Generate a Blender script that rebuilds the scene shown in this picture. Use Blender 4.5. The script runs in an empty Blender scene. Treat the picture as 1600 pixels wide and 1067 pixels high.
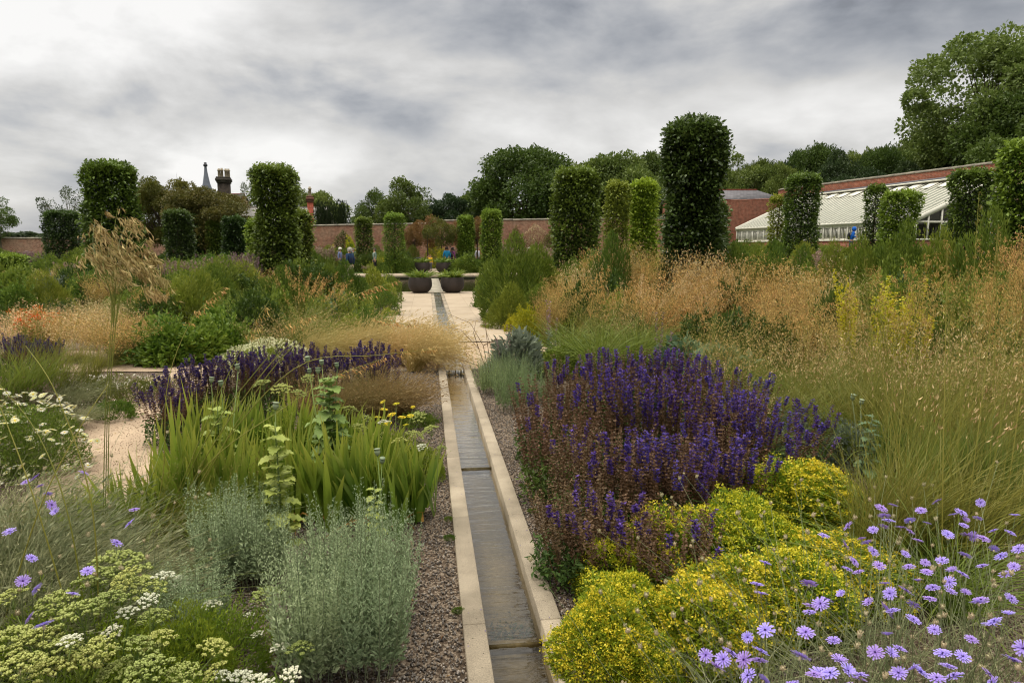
import bpy, math, random
import numpy as np
PI = math.pi
R = math.radians
rng = np.random.default_rng(11)
random.seed(11)
scene = bpy.context.scene

# ------------------------------------------------------------------ camera
CAMH = 1.75
F = 1066.7                       # focal length in photograph pixels (24 mm)
PITCH = math.atan(147.5 / F)
YAW = math.atan(133.4 / math.hypot(F, 147.5))
cd = bpy.data.cameras.new("camera")
cam = bpy.data.objects.new("camera", cd)
scene.collection.objects.link(cam)
cam.location = (0, 0, CAMH)
cam.rotation_euler = (PI / 2 - PITCH, 0, -YAW)
cd.lens = 24.0
cd.sensor_width = 36.0
cd.clip_start = 0.05
cd.clip_end = 5000
scene.camera = cam

# ------------------------------------------------------------------ sky, sun, exposure
scene.view_settings.view_transform = 'Standard'
scene.view_settings.look = 'None'
scene.view_settings.exposure = 0.0
scene.view_settings.gamma = 1.0
scene.cycles.max_bounces = 6
scene.cycles.diffuse_bounces = 3
scene.cycles.glossy_bounces = 3
scene.cycles.transmission_bounces = 4
scene.cycles.transparent_max_bounces = 8
scene.cycles.caustics_reflective = False
scene.cycles.caustics_refractive = False
scene.cycles.use_adaptive_sampling = True
scene.cycles.adaptive_threshold = 0.01
scene.cycles.filter_width = 1.15

_cy, _sy = math.cos(YAW), math.sin(YAW)
_cp, _sp = math.cos(PITCH), math.sin(PITCH)
def ray(px, py):
    x = (px - 800) / F; y = -(py - 533.5) / F
    fwd = (_cp, -_sp)                       # (forward, up)
    up = (_sp, _cp)
    f_ = fwd[0] + y * up[0]; z = fwd[1] + y * up[1]
    return np.array([x * _cy + f_ * _sy, -x * _sy + f_ * _cy, z])
def G(px, py, z=0.0):
    r = ray(px, py); t = (z - CAMH) / r[2]
    return np.array([r[0] * t, r[1] * t, z])
def W(c, d, z=0.0):                          # camera aligned horizontal coordinates
    return np.array([c * _cy + d * _sy, -c * _sy + d * _cy, z])
def AT(px, d, py=386.0):                     # ground point seen in column px (at row py) at depth d
    r = ray(px, py); fd = r[0] * _sy + r[1] * _cy
    return np.array([r[0] * d / fd, r[1] * d / fd, 0.0])
def ZAT(p, py):                              # height over point p that shows at row py
    d = p[0] * _sy + p[1] * _cy
    a = -(py - 533.5) / F
    return CAMH + d * (a * _cp - _sp) / (_cp + a * _sp)

world = bpy.data.worlds.new("World"); scene.world = world
world.use_nodes = True
wt = world.node_tree; wn = wt.nodes; wl = wt.links
wn.clear()
SUN_EL, SUN_AZ = R(48), R(-55)
def wnode(t, **k):
    n = wn.new(t)
    for a, b in k.items(): setattr(n, a, b)
    return n
def wm(op, a, b=None, c=None, clamp=False):
    n = wnode('ShaderNodeMath', operation=op, use_clamp=clamp)
    for i, v in enumerate((a, b, c)):
        if v is None: continue
        if isinstance(v, (int, float)): n.inputs[i].default_value = v
        else: wl.new(v, n.inputs[i])
    return n.outputs[0]
out = wnode('ShaderNodeOutputWorld')
tc = wnode('ShaderNodeTexCoord')
nrm = wnode('ShaderNodeVectorMath', operation='NORMALIZE'); wl.new(tc.outputs['Generated'], nrm.inputs[0])
rot = wnode('ShaderNodeVectorRotate', rotation_type='Z_AXIS'); rot.inputs['Angle'].default_value = YAW
wl.new(nrm.outputs[0], rot.inputs['Vector'])          # x = right, y = forward
sep = wnode('ShaderNodeSeparateXYZ'); wl.new(rot.outputs[0], sep.inputs[0])
X_, Y_, Z_ = sep.outputs
zz = wm('MAXIMUM', Z_, 0.0)
den = wm('ADD', zz, 0.22)
cmb = wnode('ShaderNodeCombineXYZ')
wl.new(wm('DIVIDE', X_, den), cmb.inputs[0]); wl.new(wm('DIVIDE', Y_, den), cmb.inputs[1])
def wnoise(scale, detail, rough, dist, off, sx=1.0, sy=1.0):
    mp = wnode('ShaderNodeMapping'); mp.inputs['Scale'].default_value = (sx, sy, 1); mp.inputs['Location'].default_value = off
    wl.new(cmb.outputs[0], mp.inputs[0])
    n = wnode('ShaderNodeTexNoise'); n.inputs['Scale'].default_value = scale; n.inputs['Detail'].default_value = detail
    n.inputs['Roughness'].default_value = rough; n.inputs['Distortion'].default_value = dist
    wl.new(mp.outputs[0], n.inputs['Vector']); return n.outputs['Fac']
n1 = wnoise(1.1, 3, .45, .6, (3.1, 1.7, 0), .75, 1.0)
n2 = wnoise(3.2, 5, .5, .5, (7.3, 2.2, 0), .6, 1.0)
mpd = wnode('ShaderNodeMapping'); mpd.inputs['Scale'].default_value = (1, 1, 2.3); mpd.inputs['Location'].default_value = (2.7, .4, 1.1); wl.new(rot.outputs[0], mpd.inputs[0])
n3 = wnode('ShaderNodeTexNoise'); n3.inputs['Scale'].default_value = 3.4; n3.inputs['Detail'].default_value = 7; n3.inputs['Roughness'].default_value = .52; n3.inputs['Distortion'].default_value = .25; wl.new(mpd.outputs[0], n3.inputs['Vector'])
v = wm('ADD', wm('MULTIPLY', wm('SUBTRACT', n1, .5), 0.20), wm('MULTIPLY', wm('SUBTRACT', n2, .5), 0.06))
v = wm('ADD', v, wm('MULTIPLY', wm('SUBTRACT', n3.outputs['Fac'], .5), 1.3))
n4 = wnode('ShaderNodeTexNoise'); n4.inputs['Scale'].default_value = 8.5; n4.inputs['Detail'].default_value = 5; n4.inputs['Roughness'].default_value = .5; n4.inputs['Distortion'].default_value = .15; wl.new(mpd.outputs[0], n4.inputs['Vector'])
v = wm('ADD', v, wm('MULTIPLY', wm('SUBTRACT', n4.outputs['Fac'], .5), 0.5))
BASE = 0.60
v = wm('ADD', v, BASE)
# broad banks of brighter and darker cloud, by direction: (px, py, rx, ry, amount)
for (bx, by, rx, ry, am) in [(-20, 60, 300, 130, .40), (280, 10, 200, 70, .20), (560, 185, 190, 50, -.17), (330, 110, 110, 38, -.09),
                             (110, 200, 220, 40, -.10), (420, 235, 130, 34, .30), (160, 275, 260, 40, -.05), (860, 225, 180, 40, .05), (1300, 175, 260, 50, .20),
                             (1450, 10, 420, 70, -.20), (800, 40, 300, 70, -.10), (1180, 70, 120, 60, -.03), (600, 300, 240, 40, .06), (40, 320, 90, 40, .05),
                             (950, 150, 200, 30, -.06), (1350, 260, 200, 50, -.08)]:
    r0 = ray(bx, by); c0 = r0[0] * _cy - r0[1] * _sy; d0 = r0[0] * _sy + r0[1] * _cy; l0 = np.linalg.norm(r0)
    az0 = math.atan2(c0, d0); el0 = r0[2] / l0
    az = wm('ARCTAN2', X_, Y_)
    u = wm('DIVIDE', wm('SUBTRACT', az, az0), rx / F); w_ = wm('DIVIDE', wm('SUBTRACT', Z_, el0), ry / F)
    wob = wm('MULTIPLY', wm('SUBTRACT', n3.outputs['Fac'], .5), 3.0)
    w_ = wm('ADD', w_, wob)
    e = wm('EXPONENT', wm('MULTIPLY', wm('ADD', wm('MULTIPLY', u, u), wm('MULTIPLY', w_, w_)), -1.0))
    v = wm('ADD', v, wm('MULTIPLY', e, am))
v = wm('MAXIMUM', v, 0.26)
v = wm('MINIMUM', v, 0.93)
# an overcast sky grows brighter to the zenith
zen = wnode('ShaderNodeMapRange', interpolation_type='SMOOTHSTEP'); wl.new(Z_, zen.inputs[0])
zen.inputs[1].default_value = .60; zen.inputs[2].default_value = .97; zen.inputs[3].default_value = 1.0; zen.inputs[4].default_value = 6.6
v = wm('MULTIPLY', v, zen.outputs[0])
ramp = wnode('ShaderNodeMix', data_type='RGBA')
ramp.inputs[6].default_value = (.93, .98, 1.08, 1); ramp.inputs[7].default_value = (1.0, .985, .96, 1)
tt_ = wnode('ShaderNodeMapRange'); wl.new(v, tt_.inputs[0]); tt_.inputs[1].default_value = .3; tt_.inputs[2].default_value = .62
wl.new(tt_.outputs[0], ramp.inputs[0])
zw = wnode('ShaderNodeMapRange'); wl.new(Z_, zw.inputs[0]); zw.inputs[1].default_value = .42; zw.inputs[2].default_value = .9
warm = wnode('ShaderNodeMix', data_type='RGBA'); wl.new(zw.outputs[0], warm.inputs[0]); wl.new(ramp.outputs[2], warm.inputs[6]); warm.inputs[7].default_value = (1.0, .95, .86, 1)
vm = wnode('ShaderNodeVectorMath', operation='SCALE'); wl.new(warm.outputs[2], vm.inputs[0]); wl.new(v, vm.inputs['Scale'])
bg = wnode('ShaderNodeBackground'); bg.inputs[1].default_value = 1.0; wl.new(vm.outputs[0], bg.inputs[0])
sk = wnode('ShaderNodeTexSky', sky_type='NISHITA', sun_disc=False, sun_elevation=SUN_EL, sun_rotation=SUN_AZ)
bg2 = wnode('ShaderNodeBackground'); wl.new(sk.outputs[0], bg2.inputs[0]); bg2.inputs[1].default_value = 0.006
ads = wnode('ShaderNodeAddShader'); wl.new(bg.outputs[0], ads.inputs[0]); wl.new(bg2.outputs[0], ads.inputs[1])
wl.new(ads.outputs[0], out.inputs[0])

sl = bpy.data.lights.new("sun", 'SUN'); sl.energy = 1.5; sl.angle = R(22); sl.color = (1.0, .93, .80)
so = bpy.data.objects.new("sun", sl); scene.collection.objects.link(so)
so.rotation_euler = (PI / 2 - SUN_EL, 0, -SUN_AZ + PI); so.location = (0, 0, 30)

# ------------------------------------------------------------------ materials
def lin(c):
    return tuple(((v / 255) / 12.92 if v / 255 <= .04045 else ((v / 255 + .055) / 1.055) ** 2.4) for v in c)
def newmat(name):
    m = bpy.data.materials.new(name); m.use_nodes = True
    nt = m.node_tree; nt.nodes.clear()
    o = nt.nodes.new('ShaderNodeOutputMaterial')
    return m, nt, o
def mixcol(nt, fac, a, b, mode='MIX'):
    n = nt.nodes.new('ShaderNodeMix'); n.data_type = 'RGBA'; n.blend_type = mode
    if isinstance(fac, (int, float)): n.inputs[0].default_value = fac
    else: nt.links.new(fac, n.inputs[0])
    for i, v in ((6, a), (7, b)):
        if isinstance(v, tuple): n.inputs[i].default_value = v if len(v) == 4 else (*v, 1)
        else: nt.links.new(v, n.inputs[i])
    return n.outputs[2]
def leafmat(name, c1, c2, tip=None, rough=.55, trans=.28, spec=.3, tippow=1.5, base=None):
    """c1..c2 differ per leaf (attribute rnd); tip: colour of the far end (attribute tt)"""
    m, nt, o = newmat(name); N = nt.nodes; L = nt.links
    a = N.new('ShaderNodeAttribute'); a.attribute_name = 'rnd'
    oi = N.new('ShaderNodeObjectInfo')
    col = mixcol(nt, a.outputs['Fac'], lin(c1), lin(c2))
    if tip is not None or base is not None:
        t = N.new('ShaderNodeAttribute'); t.attribute_name = 'tt'
    if tip is not None:
        p = N.new('ShaderNodeMath'); p.operation = 'POWER'; L.new(t.outputs['Fac'], p.inputs[0]); p.inputs[1].default_value = tippow
        col = mixcol(nt, p.outputs[0], col, lin(tip))
    hs = N.new('ShaderNodeHueSaturation')
    mr = N.new('ShaderNodeMapRange'); L.new(oi.outputs['Random'], mr.inputs[0]); mr.inputs[3].default_value = .485; mr.inputs[4].default_value = .515
    L.new(mr.outputs[0], hs.inputs['Hue'])
    mr2 = N.new('ShaderNodeMapRange'); L.new(oi.outputs['Random'], mr2.inputs[0]); mr2.inputs[3].default_value = 1.12; mr2.inputs[4].default_value = .85
    L.new(mr2.outputs[0], hs.inputs['Value'])
    L.new(col, hs.inputs['Color'])
    b = N.new('ShaderNodeBsdfPrincipled'); L.new(hs.outputs[0], b.inputs['Base Color']); b.inputs['Roughness'].default_value = rough
    b.inputs['Specular IOR Level'].default_value = spec
    tr = N.new('ShaderNodeBsdfTranslucent'); L.new(hs.outputs[0], tr.inputs[0])
    mx = N.new('ShaderNodeMixShader'); mx.inputs[0].default_value = trans
    L.new(b.outputs[0], mx.inputs[1]); L.new(tr.outputs[0], mx.inputs[2]); L.new(mx.outputs[0], o.inputs[0])
    return m
def plain(name, c, rough=.6, noise=None, spec=.4, metal=0, bump=0, nscale=8.0):
    m, nt, o = newmat(name); N = nt.nodes; L = nt.links
    b = N.new('ShaderNodeBsdfPrincipled'); b.inputs['Roughness'].default_value = rough; b.inputs['Metallic'].default_value = metal
    b.inputs['Specular IOR Level'].default_value = spec
    c = lin(c)
    tc = N.new('ShaderNodeTexCoord')
    nz = N.new('ShaderNodeTexNoise'); nz.inputs['Scale'].default_value = nscale; nz.inputs['Detail'].default_value = 5; L.new(tc.outputs['Object'], nz.inputs['Vector'])
    amt = noise if noise is not None else .15
    mr = N.new('ShaderNodeMapRange'); L.new(nz.outputs['Fac'], mr.inputs[0]); mr.inputs[1].default_value = .3; mr.inputs[2].default_value = .7
    col = mixcol(nt, mr.outputs[0], tuple(x * (1 - amt) for x in c), tuple(min(1, x * (1 + amt)) for x in c))
    L.new(col, b.inputs['Base Color'])
    if bump:
        bp = N.new('ShaderNodeBump'); bp.inputs['Strength'].default_value = bump; bp.inputs['Distance'].default_value = .01
        L.new(nz.outputs['Fac'], bp.inputs['Height']); L.new(bp.outputs[0], b.inputs['Normal'])
    L.new(b.outputs[0], o.inputs[0])
    return m
def stone_mat(name, c, c2, scale=3.0, fine=120.0, bump=.25, rough=.8, stain=.35, joint=None):
    m, nt, o = newmat(name); N = nt.nodes; L = nt.links
    b = N.new('ShaderNodeBsdfPrincipled'); b.inputs['Roughness'].default_value = rough; b.inputs['Specular IOR Level'].default_value = .3
    tc = N.new('ShaderNodeTexCoord')
    a = N.new('ShaderNodeTexNoise'); a.inputs['Scale'].default_value = scale; a.inputs['Detail'].default_value = 7; a.inputs['Roughness'].default_value = .62; L.new(tc.outputs['Object'], a.inputs['Vector'])
    f = N.new('ShaderNodeTexNoise'); f.inputs['Scale'].default_value = fine; f.inputs['Detail'].default_value = 3; L.new(tc.outputs['Object'], f.inputs['Vector'])
    r1 = N.new('ShaderNodeMapRange'); L.new(a.outputs['Fac'], r1.inputs[0]); r1.inputs[1].default_value = .35; r1.inputs[2].default_value = .68
    col = mixcol(nt, r1.outputs[0], lin(c), lin(c2))
    r2 = N.new('ShaderNodeMapRange'); L.new(f.outputs['Fac'], r2.inputs[0]); r2.inputs[1].default_value = .3; r2.inputs[2].default_value = .7; r2.inputs[3].default_value = 1 - stain; r2.inputs[4].default_value = 1 + stain * .6
    vs = N.new('ShaderNodeVectorMath'); vs.operation = 'SCALE'; L.new(col, vs.inputs[0]); L.new(r2.outputs[0], vs.inputs['Scale'])
    col = vs.outputs[0]
    at = N.new('ShaderNodeAttribute'); at.attribute_name = 'rnd'
    r3 = N.new('ShaderNodeMapRange'); L.new(at.outputs['Fac'], r3.inputs[0]); r3.inputs[3].default_value = .88; r3.inputs[4].default_value = 1.08
    v2 = N.new('ShaderNodeVectorMath'); v2.operation = 'SCALE'; L.new(col, v2.inputs[0]); L.new(r3.outputs[0], v2.inputs['Scale'])
    L.new(v2.outputs[0], b.inputs['Base Color'])
    bp = N.new('ShaderNodeBump'); bp.inputs['Strength'].default_value = bump; bp.inputs['Distance'].default_value = .004
    L.new(f.outputs['Fac'], bp.inputs['Height']); L.new(bp.outputs[0], b.inputs['Normal'])
    L.new(b.outputs[0], o.inputs[0]); return m
def brick_mat(name, c1, c2, mortar, dirt, dirtamt=.5, s=1.0):
    m, nt, o = newmat(name); N = nt.nodes; L = nt.links
    b = N.new('ShaderNodeBsdfPrincipled'); b.inputs['Roughness'].default_value = .9; b.inputs['Specular IOR Level'].default_value = .2
    tc = N.new('ShaderNodeTexCoord'); sp = N.new('ShaderNodeSeparateXYZ'); L.new(tc.outputs['Object'], sp.inputs[0])
    ad = N.new('ShaderNodeMath'); ad.operation = 'ADD'; L.new(sp.outputs[0], ad.inputs[0]); L.new(sp.outputs[1], ad.inputs[1])
    cb = N.new('ShaderNodeCombineXYZ'); L.new(ad.outputs[0], cb.inputs[0]); L.new(sp.outputs[2], cb.inputs[1])
    br = N.new('ShaderNodeTexBrick'); L.new(cb.outputs[0], br.inputs['Vector']); br.inputs['Scale'].default_value = s
    br.inputs['Brick Width'].default_value = .235; br.inputs['Row Height'].default_value = .085; br.inputs['Mortar Size'].default_value = .009; br.inputs['Mortar Smooth'].default_value = .2
    br.inputs['Color1'].default_value = (*lin(c1), 1); br.inputs['Color2'].default_value = (*lin(c2), 1); br.inputs['Mortar'].default_value = (*lin(mortar), 1); br.inputs['Bias'].default_value = -.1
    nz = N.new('ShaderNodeTexNoise'); nz.inputs['Scale'].default_value = .9; nz.inputs['Detail'].default_value = 8; nz.inputs['Roughness'].default_value = .7; L.new(tc.outputs['Object'], nz.inputs['Vector'])
    mr = N.new('ShaderNodeMapRange'); L.new(nz.outputs['Fac'], mr.inputs[0]); mr.inputs[1].default_value = .42; mr.inputs[2].default_value = .72; mr.inputs[4].default_value = dirtamt
    col = mixcol(nt, mr.outputs[0], br.outputs['Color'], lin(dirt))
    n2 = N.new('ShaderNodeTexNoise'); n2.inputs['Scale'].default_value = 5; n2.inputs['Detail'].default_value = 4; L.new(tc.outputs['Object'], n2.inputs['Vector'])
    m2 = N.new('ShaderNodeMapRange'); L.new(n2.outputs['Fac'], m2.inputs[0]); m2.inputs[1].default_value = .3; m2.inputs[2].default_value = .7; m2.inputs[3].default_value = .72; m2.inputs[4].default_value = 1.25
    vs = N.new('ShaderNodeVectorMath'); vs.operation = 'SCALE'; L.new(col, vs.inputs[0]); L.new(m2.outputs[0], vs.inputs['Scale'])
    L.new(vs.outputs[0], b.inputs['Base Color'])
    bp = N.new('ShaderNodeBump'); bp.inputs['Strength'].default_value = .5; bp.inputs['Distance'].default_value = .01; bp.invert = True
    L.new(br.outputs['Fac'], bp.inputs['Height']); L.new(bp.outputs[0], b.inputs['Normal'])
    L.new(b.outputs[0], o.inputs[0]); return m

# ------------------------------------------------------------------ mesh building
class MB:
    def __init__(s): s.v = []; s.f = []; s.r = []; s.t = []; s.m = []; s.n = 0
    def add(s, v, f, rnd=0.5, tt=0.5, mat=0):
        v = np.asarray(v, float).reshape(-1, 3); f = np.asarray(f, int).reshape(-1, 3)
        s.v.append(v); s.f.append(f + s.n); s.n += len(v)
        s.r.append(np.broadcast_to(np.asarray(rnd, float), (len(v),)).copy() if np.ndim(rnd) == 0 else np.asarray(rnd, float))
        s.t.append(np.broadcast_to(np.asarray(tt, float), (len(v),)).copy() if np.ndim(tt) == 0 else np.asarray(tt, float))
        s.m.append(np.full(len(f), mat, int))
    def mesh(s, name, mats, smooth=False):
        me = bpy.data.meshes.new(name)
        v = np.concatenate(s.v); f = np.concatenate(s.f)
        me.vertices.add(len(v)); me.vertices.foreach_set('co', v.astype(np.float32).ravel())
        me.loops.add(f.size); me.loops.foreach_set('vertex_index', f.astype(np.int32).ravel())
        me.polygons.add(len(f)); me.polygons.foreach_set('loop_start', np.arange(0, f.size, 3, dtype=np.int32))
        for m in (mats if isinstance(mats, (list, tuple)) else [mats]): me.materials.append(m)
        me.polygons.foreach_set('material_index', np.concatenate(s.m).astype(np.int32))
        if smooth: me.polygons.foreach_set('use_smooth', np.ones(len(f), dtype=bool))
        a = me.attributes.new('rnd', 'FLOAT', 'POINT'); a.data.foreach_set('value', np.concatenate(s.r).astype(np.float32))
        a = me.attributes.new('tt', 'FLOAT', 'POINT'); a.data.foreach_set('value', np.concatenate(s.t).astype(np.float32))
        me.update(calc_edges=True); me.validate()
        return me

def nz(a): return a / np.maximum(np.linalg.norm(a, axis=-1, keepdims=True), 1e-9)
def frames(d, roll=None, upish=None):
    d = nz(d); n = len(d)
    ref = np.tile([0, 0, 1.0], (n, 1)) if upish is None else upish
    ref = np.where(np.abs((d * nz(ref)).sum(1, keepdims=True)) > .98, np.array([1.0, .2, 0]), ref)
    y = nz(np.cross(ref, d)); z = np.cross(d, y)
    if roll is not None:
        c, s_ = np.cos(roll)[:, None], np.sin(roll)[:, None]
        y, z = y * c + z * s_, z * c - y * s_
    return np.stack([d, y, z], 2)            # columns
def scat(mb, tv, tf, pos, Rm, sc, rnd=None, tt=None, mat=0):
    n = len(pos); k = len(tv)
    if n == 0: return
    sc = np.asarray(sc, float)
    if sc.ndim == 0: sc = np.full((n, 3), float(sc))
    elif sc.ndim == 1: sc = np.repeat(sc[:, None], 3, 1)
    V = np.einsum('nij,nkj->nki', Rm, tv[None] * sc[:, None, :]) + pos[:, None, :]
    Fc = tf[None] + (np.arange(n) * k)[:, None, None]
    if rnd is None: rnd = rng.random(n)
    t = np.tile(tv[:, 0], n) if tt is None else (np.repeat(tt, k) if np.ndim(tt) else tt)
    mb.add(V.reshape(-1, 3), Fc.reshape(-1, 3), np.repeat(rnd, k), t, mat)
LEAF_V = np.array([[0, 0, 0], [.45, .5, .14], [1, 0, -.05], [.45, -.5, .14]], float); LEAF_F = np.array([[0, 2, 1], [0, 3, 2]])
LEAF6_V = np.array([[0, 0, 0], [.3, .42, .1], [.7, .38, .08], [1, 0, -.12], [.7, -.38, .08], [.3, -.42, .1], [.5, 0, .0]], float)
LEAF6_F = np.array([[0, 6, 1], [1, 6, 2], [2, 6, 3], [3, 6, 4], [4, 6, 5], [5, 6, 0]])
OCT_V = np.array([[1, 0, 0], [-1, 0, 0], [0, 1, 0], [0, -1, 0], [0, 0, 1], [0, 0, -1]], float) * .5
OCT_F = np.array([[0, 2, 4], [2, 1, 4], [1, 3, 4], [3, 0, 4], [2, 0, 5], [1, 2, 5], [3, 1, 5], [0, 3, 5]])
def sphere_t(nu=8, nv=5):
    v = [(0, 0, .5)]
    for j in range(1, nv):
        a = PI * j / nv
        for i in range(nu): v.append((.5 * math.sin(a) * math.cos(2 * PI * i / nu), .5 * math.sin(a) * math.sin(2 * PI * i / nu), .5 * math.cos(a)))
    v.append((0, 0, -.5)); f = []
    for i in range(nu): f.append((0, 1 + i, 1 + (i + 1) % nu))
    for j in range(nv - 2):
        for i in range(nu):
            a = 1 + j * nu + i; b = 1 + j * nu + (i + 1) % nu; f += [(a, a + nu, b), (b, a + nu, b + nu)]
    l = len(v) - 1
    for i in range(nu): f.append((l, l - nu + (i + 1) % nu, l - nu + i))
    return np.array(v, float), np.array(f)
SPH_V, SPH_F = sphere_t()
def leaves(mb, pos, d, L, wr, rnd=None, roll=None, mat=0, six=False, tt=None, rollspread=PI):
    n = len(pos)
    if roll is None: roll = rng.uniform(-rollspread, rollspread, n)
    L = np.broadcast_to(np.asarray(L, float), (n,)); wr = np.broadcast_to(np.asarray(wr, float), (n,))
    sc = np.stack([L, L * wr, L], 1)
    scat(mb, LEAF6_V if six else LEAF_V, LEAF6_F if six else LEAF_F, pos, frames(d, roll), sc, rnd, tt, mat)
def ribbons(mb, base, d0, L, Wd, droop=None, seg=5, side=None, taper='blade', rnd=None, mat=0, tmap=(0, 1), ret=False, fold=0):
    n = len(base); d0 = nz(d0)
    L = np.broadcast_to(np.asarray(L, float), (n,)); Wd = np.broadcast_to(np.asarray(Wd, float), (n,))
    if droop is None: droop = np.zeros((n, 3))
    t = np.linspace(0, 1, seg + 1)
    P = base[:, None, :] + L[:, None, None] * (d0[:, None, :] * t[None, :, None] + droop[:, None, :] * (t ** 2)[None, :, None])
    if side is None:
        a = rng.uniform(0, 2 * PI, n); rv = np.stack([np.cos(a), np.sin(a), np.zeros(n)], 1)
        side = rv - d0 * (rv * d0).sum(1, keepdims=True)
    side = nz(side)
    if taper == 'blade': w = np.minimum(1, np.minimum(.55 + t * 2.0, (1 - t) * 2.4 + .04))
    elif taper == 'stem': w = 1 - .6 * t
    else: w = np.sin(PI * np.clip(t, .08, .97))
    hw = .5 * Wd[:, None] * w[None, :]
    if rnd is None: rnd = rng.random(n)
    k = seg + 1
    if fold:
        nr = np.cross(side, d0)
        A = P - side[:, None, :] * hw[:, :, None] + nr[:, None, :] * (hw * fold)[:, :, None]; B = P + side[:, None, :] * hw[:, :, None] + nr[:, None, :] * (hw * fold)[:, :, None]
        V = np.stack([A, P, B], 2).reshape(n, k * 3, 3); q = []
        for i in range(seg):
            a = i * 3
            q += [(a, a + 1, a + 4), (a, a + 4, a + 3), (a + 1, a + 2, a + 5), (a + 1, a + 5, a + 4)]
        kk = 3
    else:
        A = P - side[:, None, :] * hw[:, :, None]; B = P + side[:, None, :] * hw[:, :, None]
        V = np.stack([A, B], 2).reshape(n, k * 2, 3); q = []
        for i in range(seg):
            a = i * 2; q += [(a, a + 1, a + 3), (a, a + 3, a + 2)]
        kk = 2
    q = np.array(q); Fc = q[None] + (np.arange(n) * k * kk)[:, None, None]
    tt = tmap[0] + (tmap[1] - tmap[0]) * np.tile(np.repeat(t, kk), n)
    mb.add(V.reshape(-1, 3), Fc.reshape(-1, 3), np.repeat(rnd, k * kk), tt, mat)
    if ret:
        def at(tq):
            tq = np.asarray(tq, float)
            if tq.ndim == 0: tq = np.full(n, float(tq))
            return base + L[:, None] * (d0 * tq[:, None] + droop * (tq ** 2)[:, None])
        return at
def tube(mb, pts, rad, sides=6, rnd=.5, mat=0, cap=True):
    pts = np.asarray(pts, float); n = len(pts); rad = np.broadcast_to(np.asarray(rad, float), (n,))
    tg = nz(np.gradient(pts, axis=0)); ref = np.array([0, 0, 1.0]) if abs(tg[0][2]) < .9 else np.array([1.0, 0, 0])
    y = nz(np.cross(np.tile(ref, (n, 1)), tg)); z = np.cross(tg, y)
    a = np.arange(sides) * 2 * PI / sides
    V = pts[:, None, :] + rad[:, None, None] * (y[:, None, :] * np.cos(a)[None, :, None] + z[:, None, :] * np.sin(a)[None, :, None])
    f = []
    for i in range(n - 1):
        for j in range(sides):
            a0 = i * sides + j; b0 = i * sides + (j + 1) % sides
            f += [(a0, b0, b0 + sides), (a0, b0 + sides, a0 + sides)]
    V = V.reshape(-1, 3)
    if cap:
        V = np.vstack([V, pts[0], pts[-1]]); c0 = n * sides; c1 = c0 + 1
        for j in range(sides):
            f.append((c0, (j + 1) % sides, j)); f.append((c1, (n - 1) * sides + j, (n - 1) * sides + (j + 1) % sides))
    t = np.concatenate([np.repeat(np.linspace(0, 1, n), sides), [0, 1] if cap else []])
    mb.add(V, f, rnd, t, mat)
def box(mb, c, s, rz=0, rnd=.5, mat=0, M=None):
    v = np.array([(x, y, z) for x in (-.5, .5) for y in (-.5, .5) for z in (-.5, .5)]) * np.array(s)
    if rz: ca, sa = math.cos(rz), math.sin(rz); v = v @ np.array([[ca, sa, 0], [-sa, ca, 0], [0, 0, 1]])
    if M is not None: v = v @ np.array(M).T
    f = [(0, 1, 3), (0, 3, 2), (4, 6, 7), (4, 7, 5), (0, 4, 5), (0, 5, 1), (2, 3, 7), (2, 7, 6), (0, 2, 6), (0, 6, 4), (1, 5, 7), (1, 7, 3)]
    mb.add(v + np.array(c), f, rnd, .5, mat)
def prism(mb, poly, z0, z1, rnd=.5, mat=0):          # convex polygon in xy extruded
    poly = np.asarray(poly, float); n = len(poly)
    z0 = np.broadcast_to(z0, (n,)); z1 = np.broadcast_to(z1, (n,))
    v = np.vstack([np.column_stack([poly, z0]), np.column_stack([poly, z1])]); f = []
    for i in range(1, n - 1): f += [(0, i + 1, i), (n, n + i, n + i + 1)]
    for i in range(n): j = (i + 1) % n; f += [(i, j, n + j), (i, n + j, n + i)]
    mb.add(v, f, rnd, .5, mat)
def lathe(mb, prof, n=24, rnd=.5, mat=0, c=(0, 0, 0)):
    m = len(prof); v = []
    for (r, z) in prof:
        for i in range(n): v.append((c[0] + r * math.cos(2 * PI * i / n), c[1] + r * math.sin(2 * PI * i / n), c[2] + z))
    f = []
    for j in range(m - 1):
        for i in range(n):
            a = j * n + i; b = j * n + (i + 1) % n; f += [(a, b, b + n), (a, b + n, a + n)]
    mb.add(v, f, rnd, .5, mat)
def quad(mb, a, b, c, d, rnd=.5, mat=0): mb.add([a, b, c, d], [(0, 1, 2), (0, 2, 3)], rnd, .5, mat)

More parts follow.
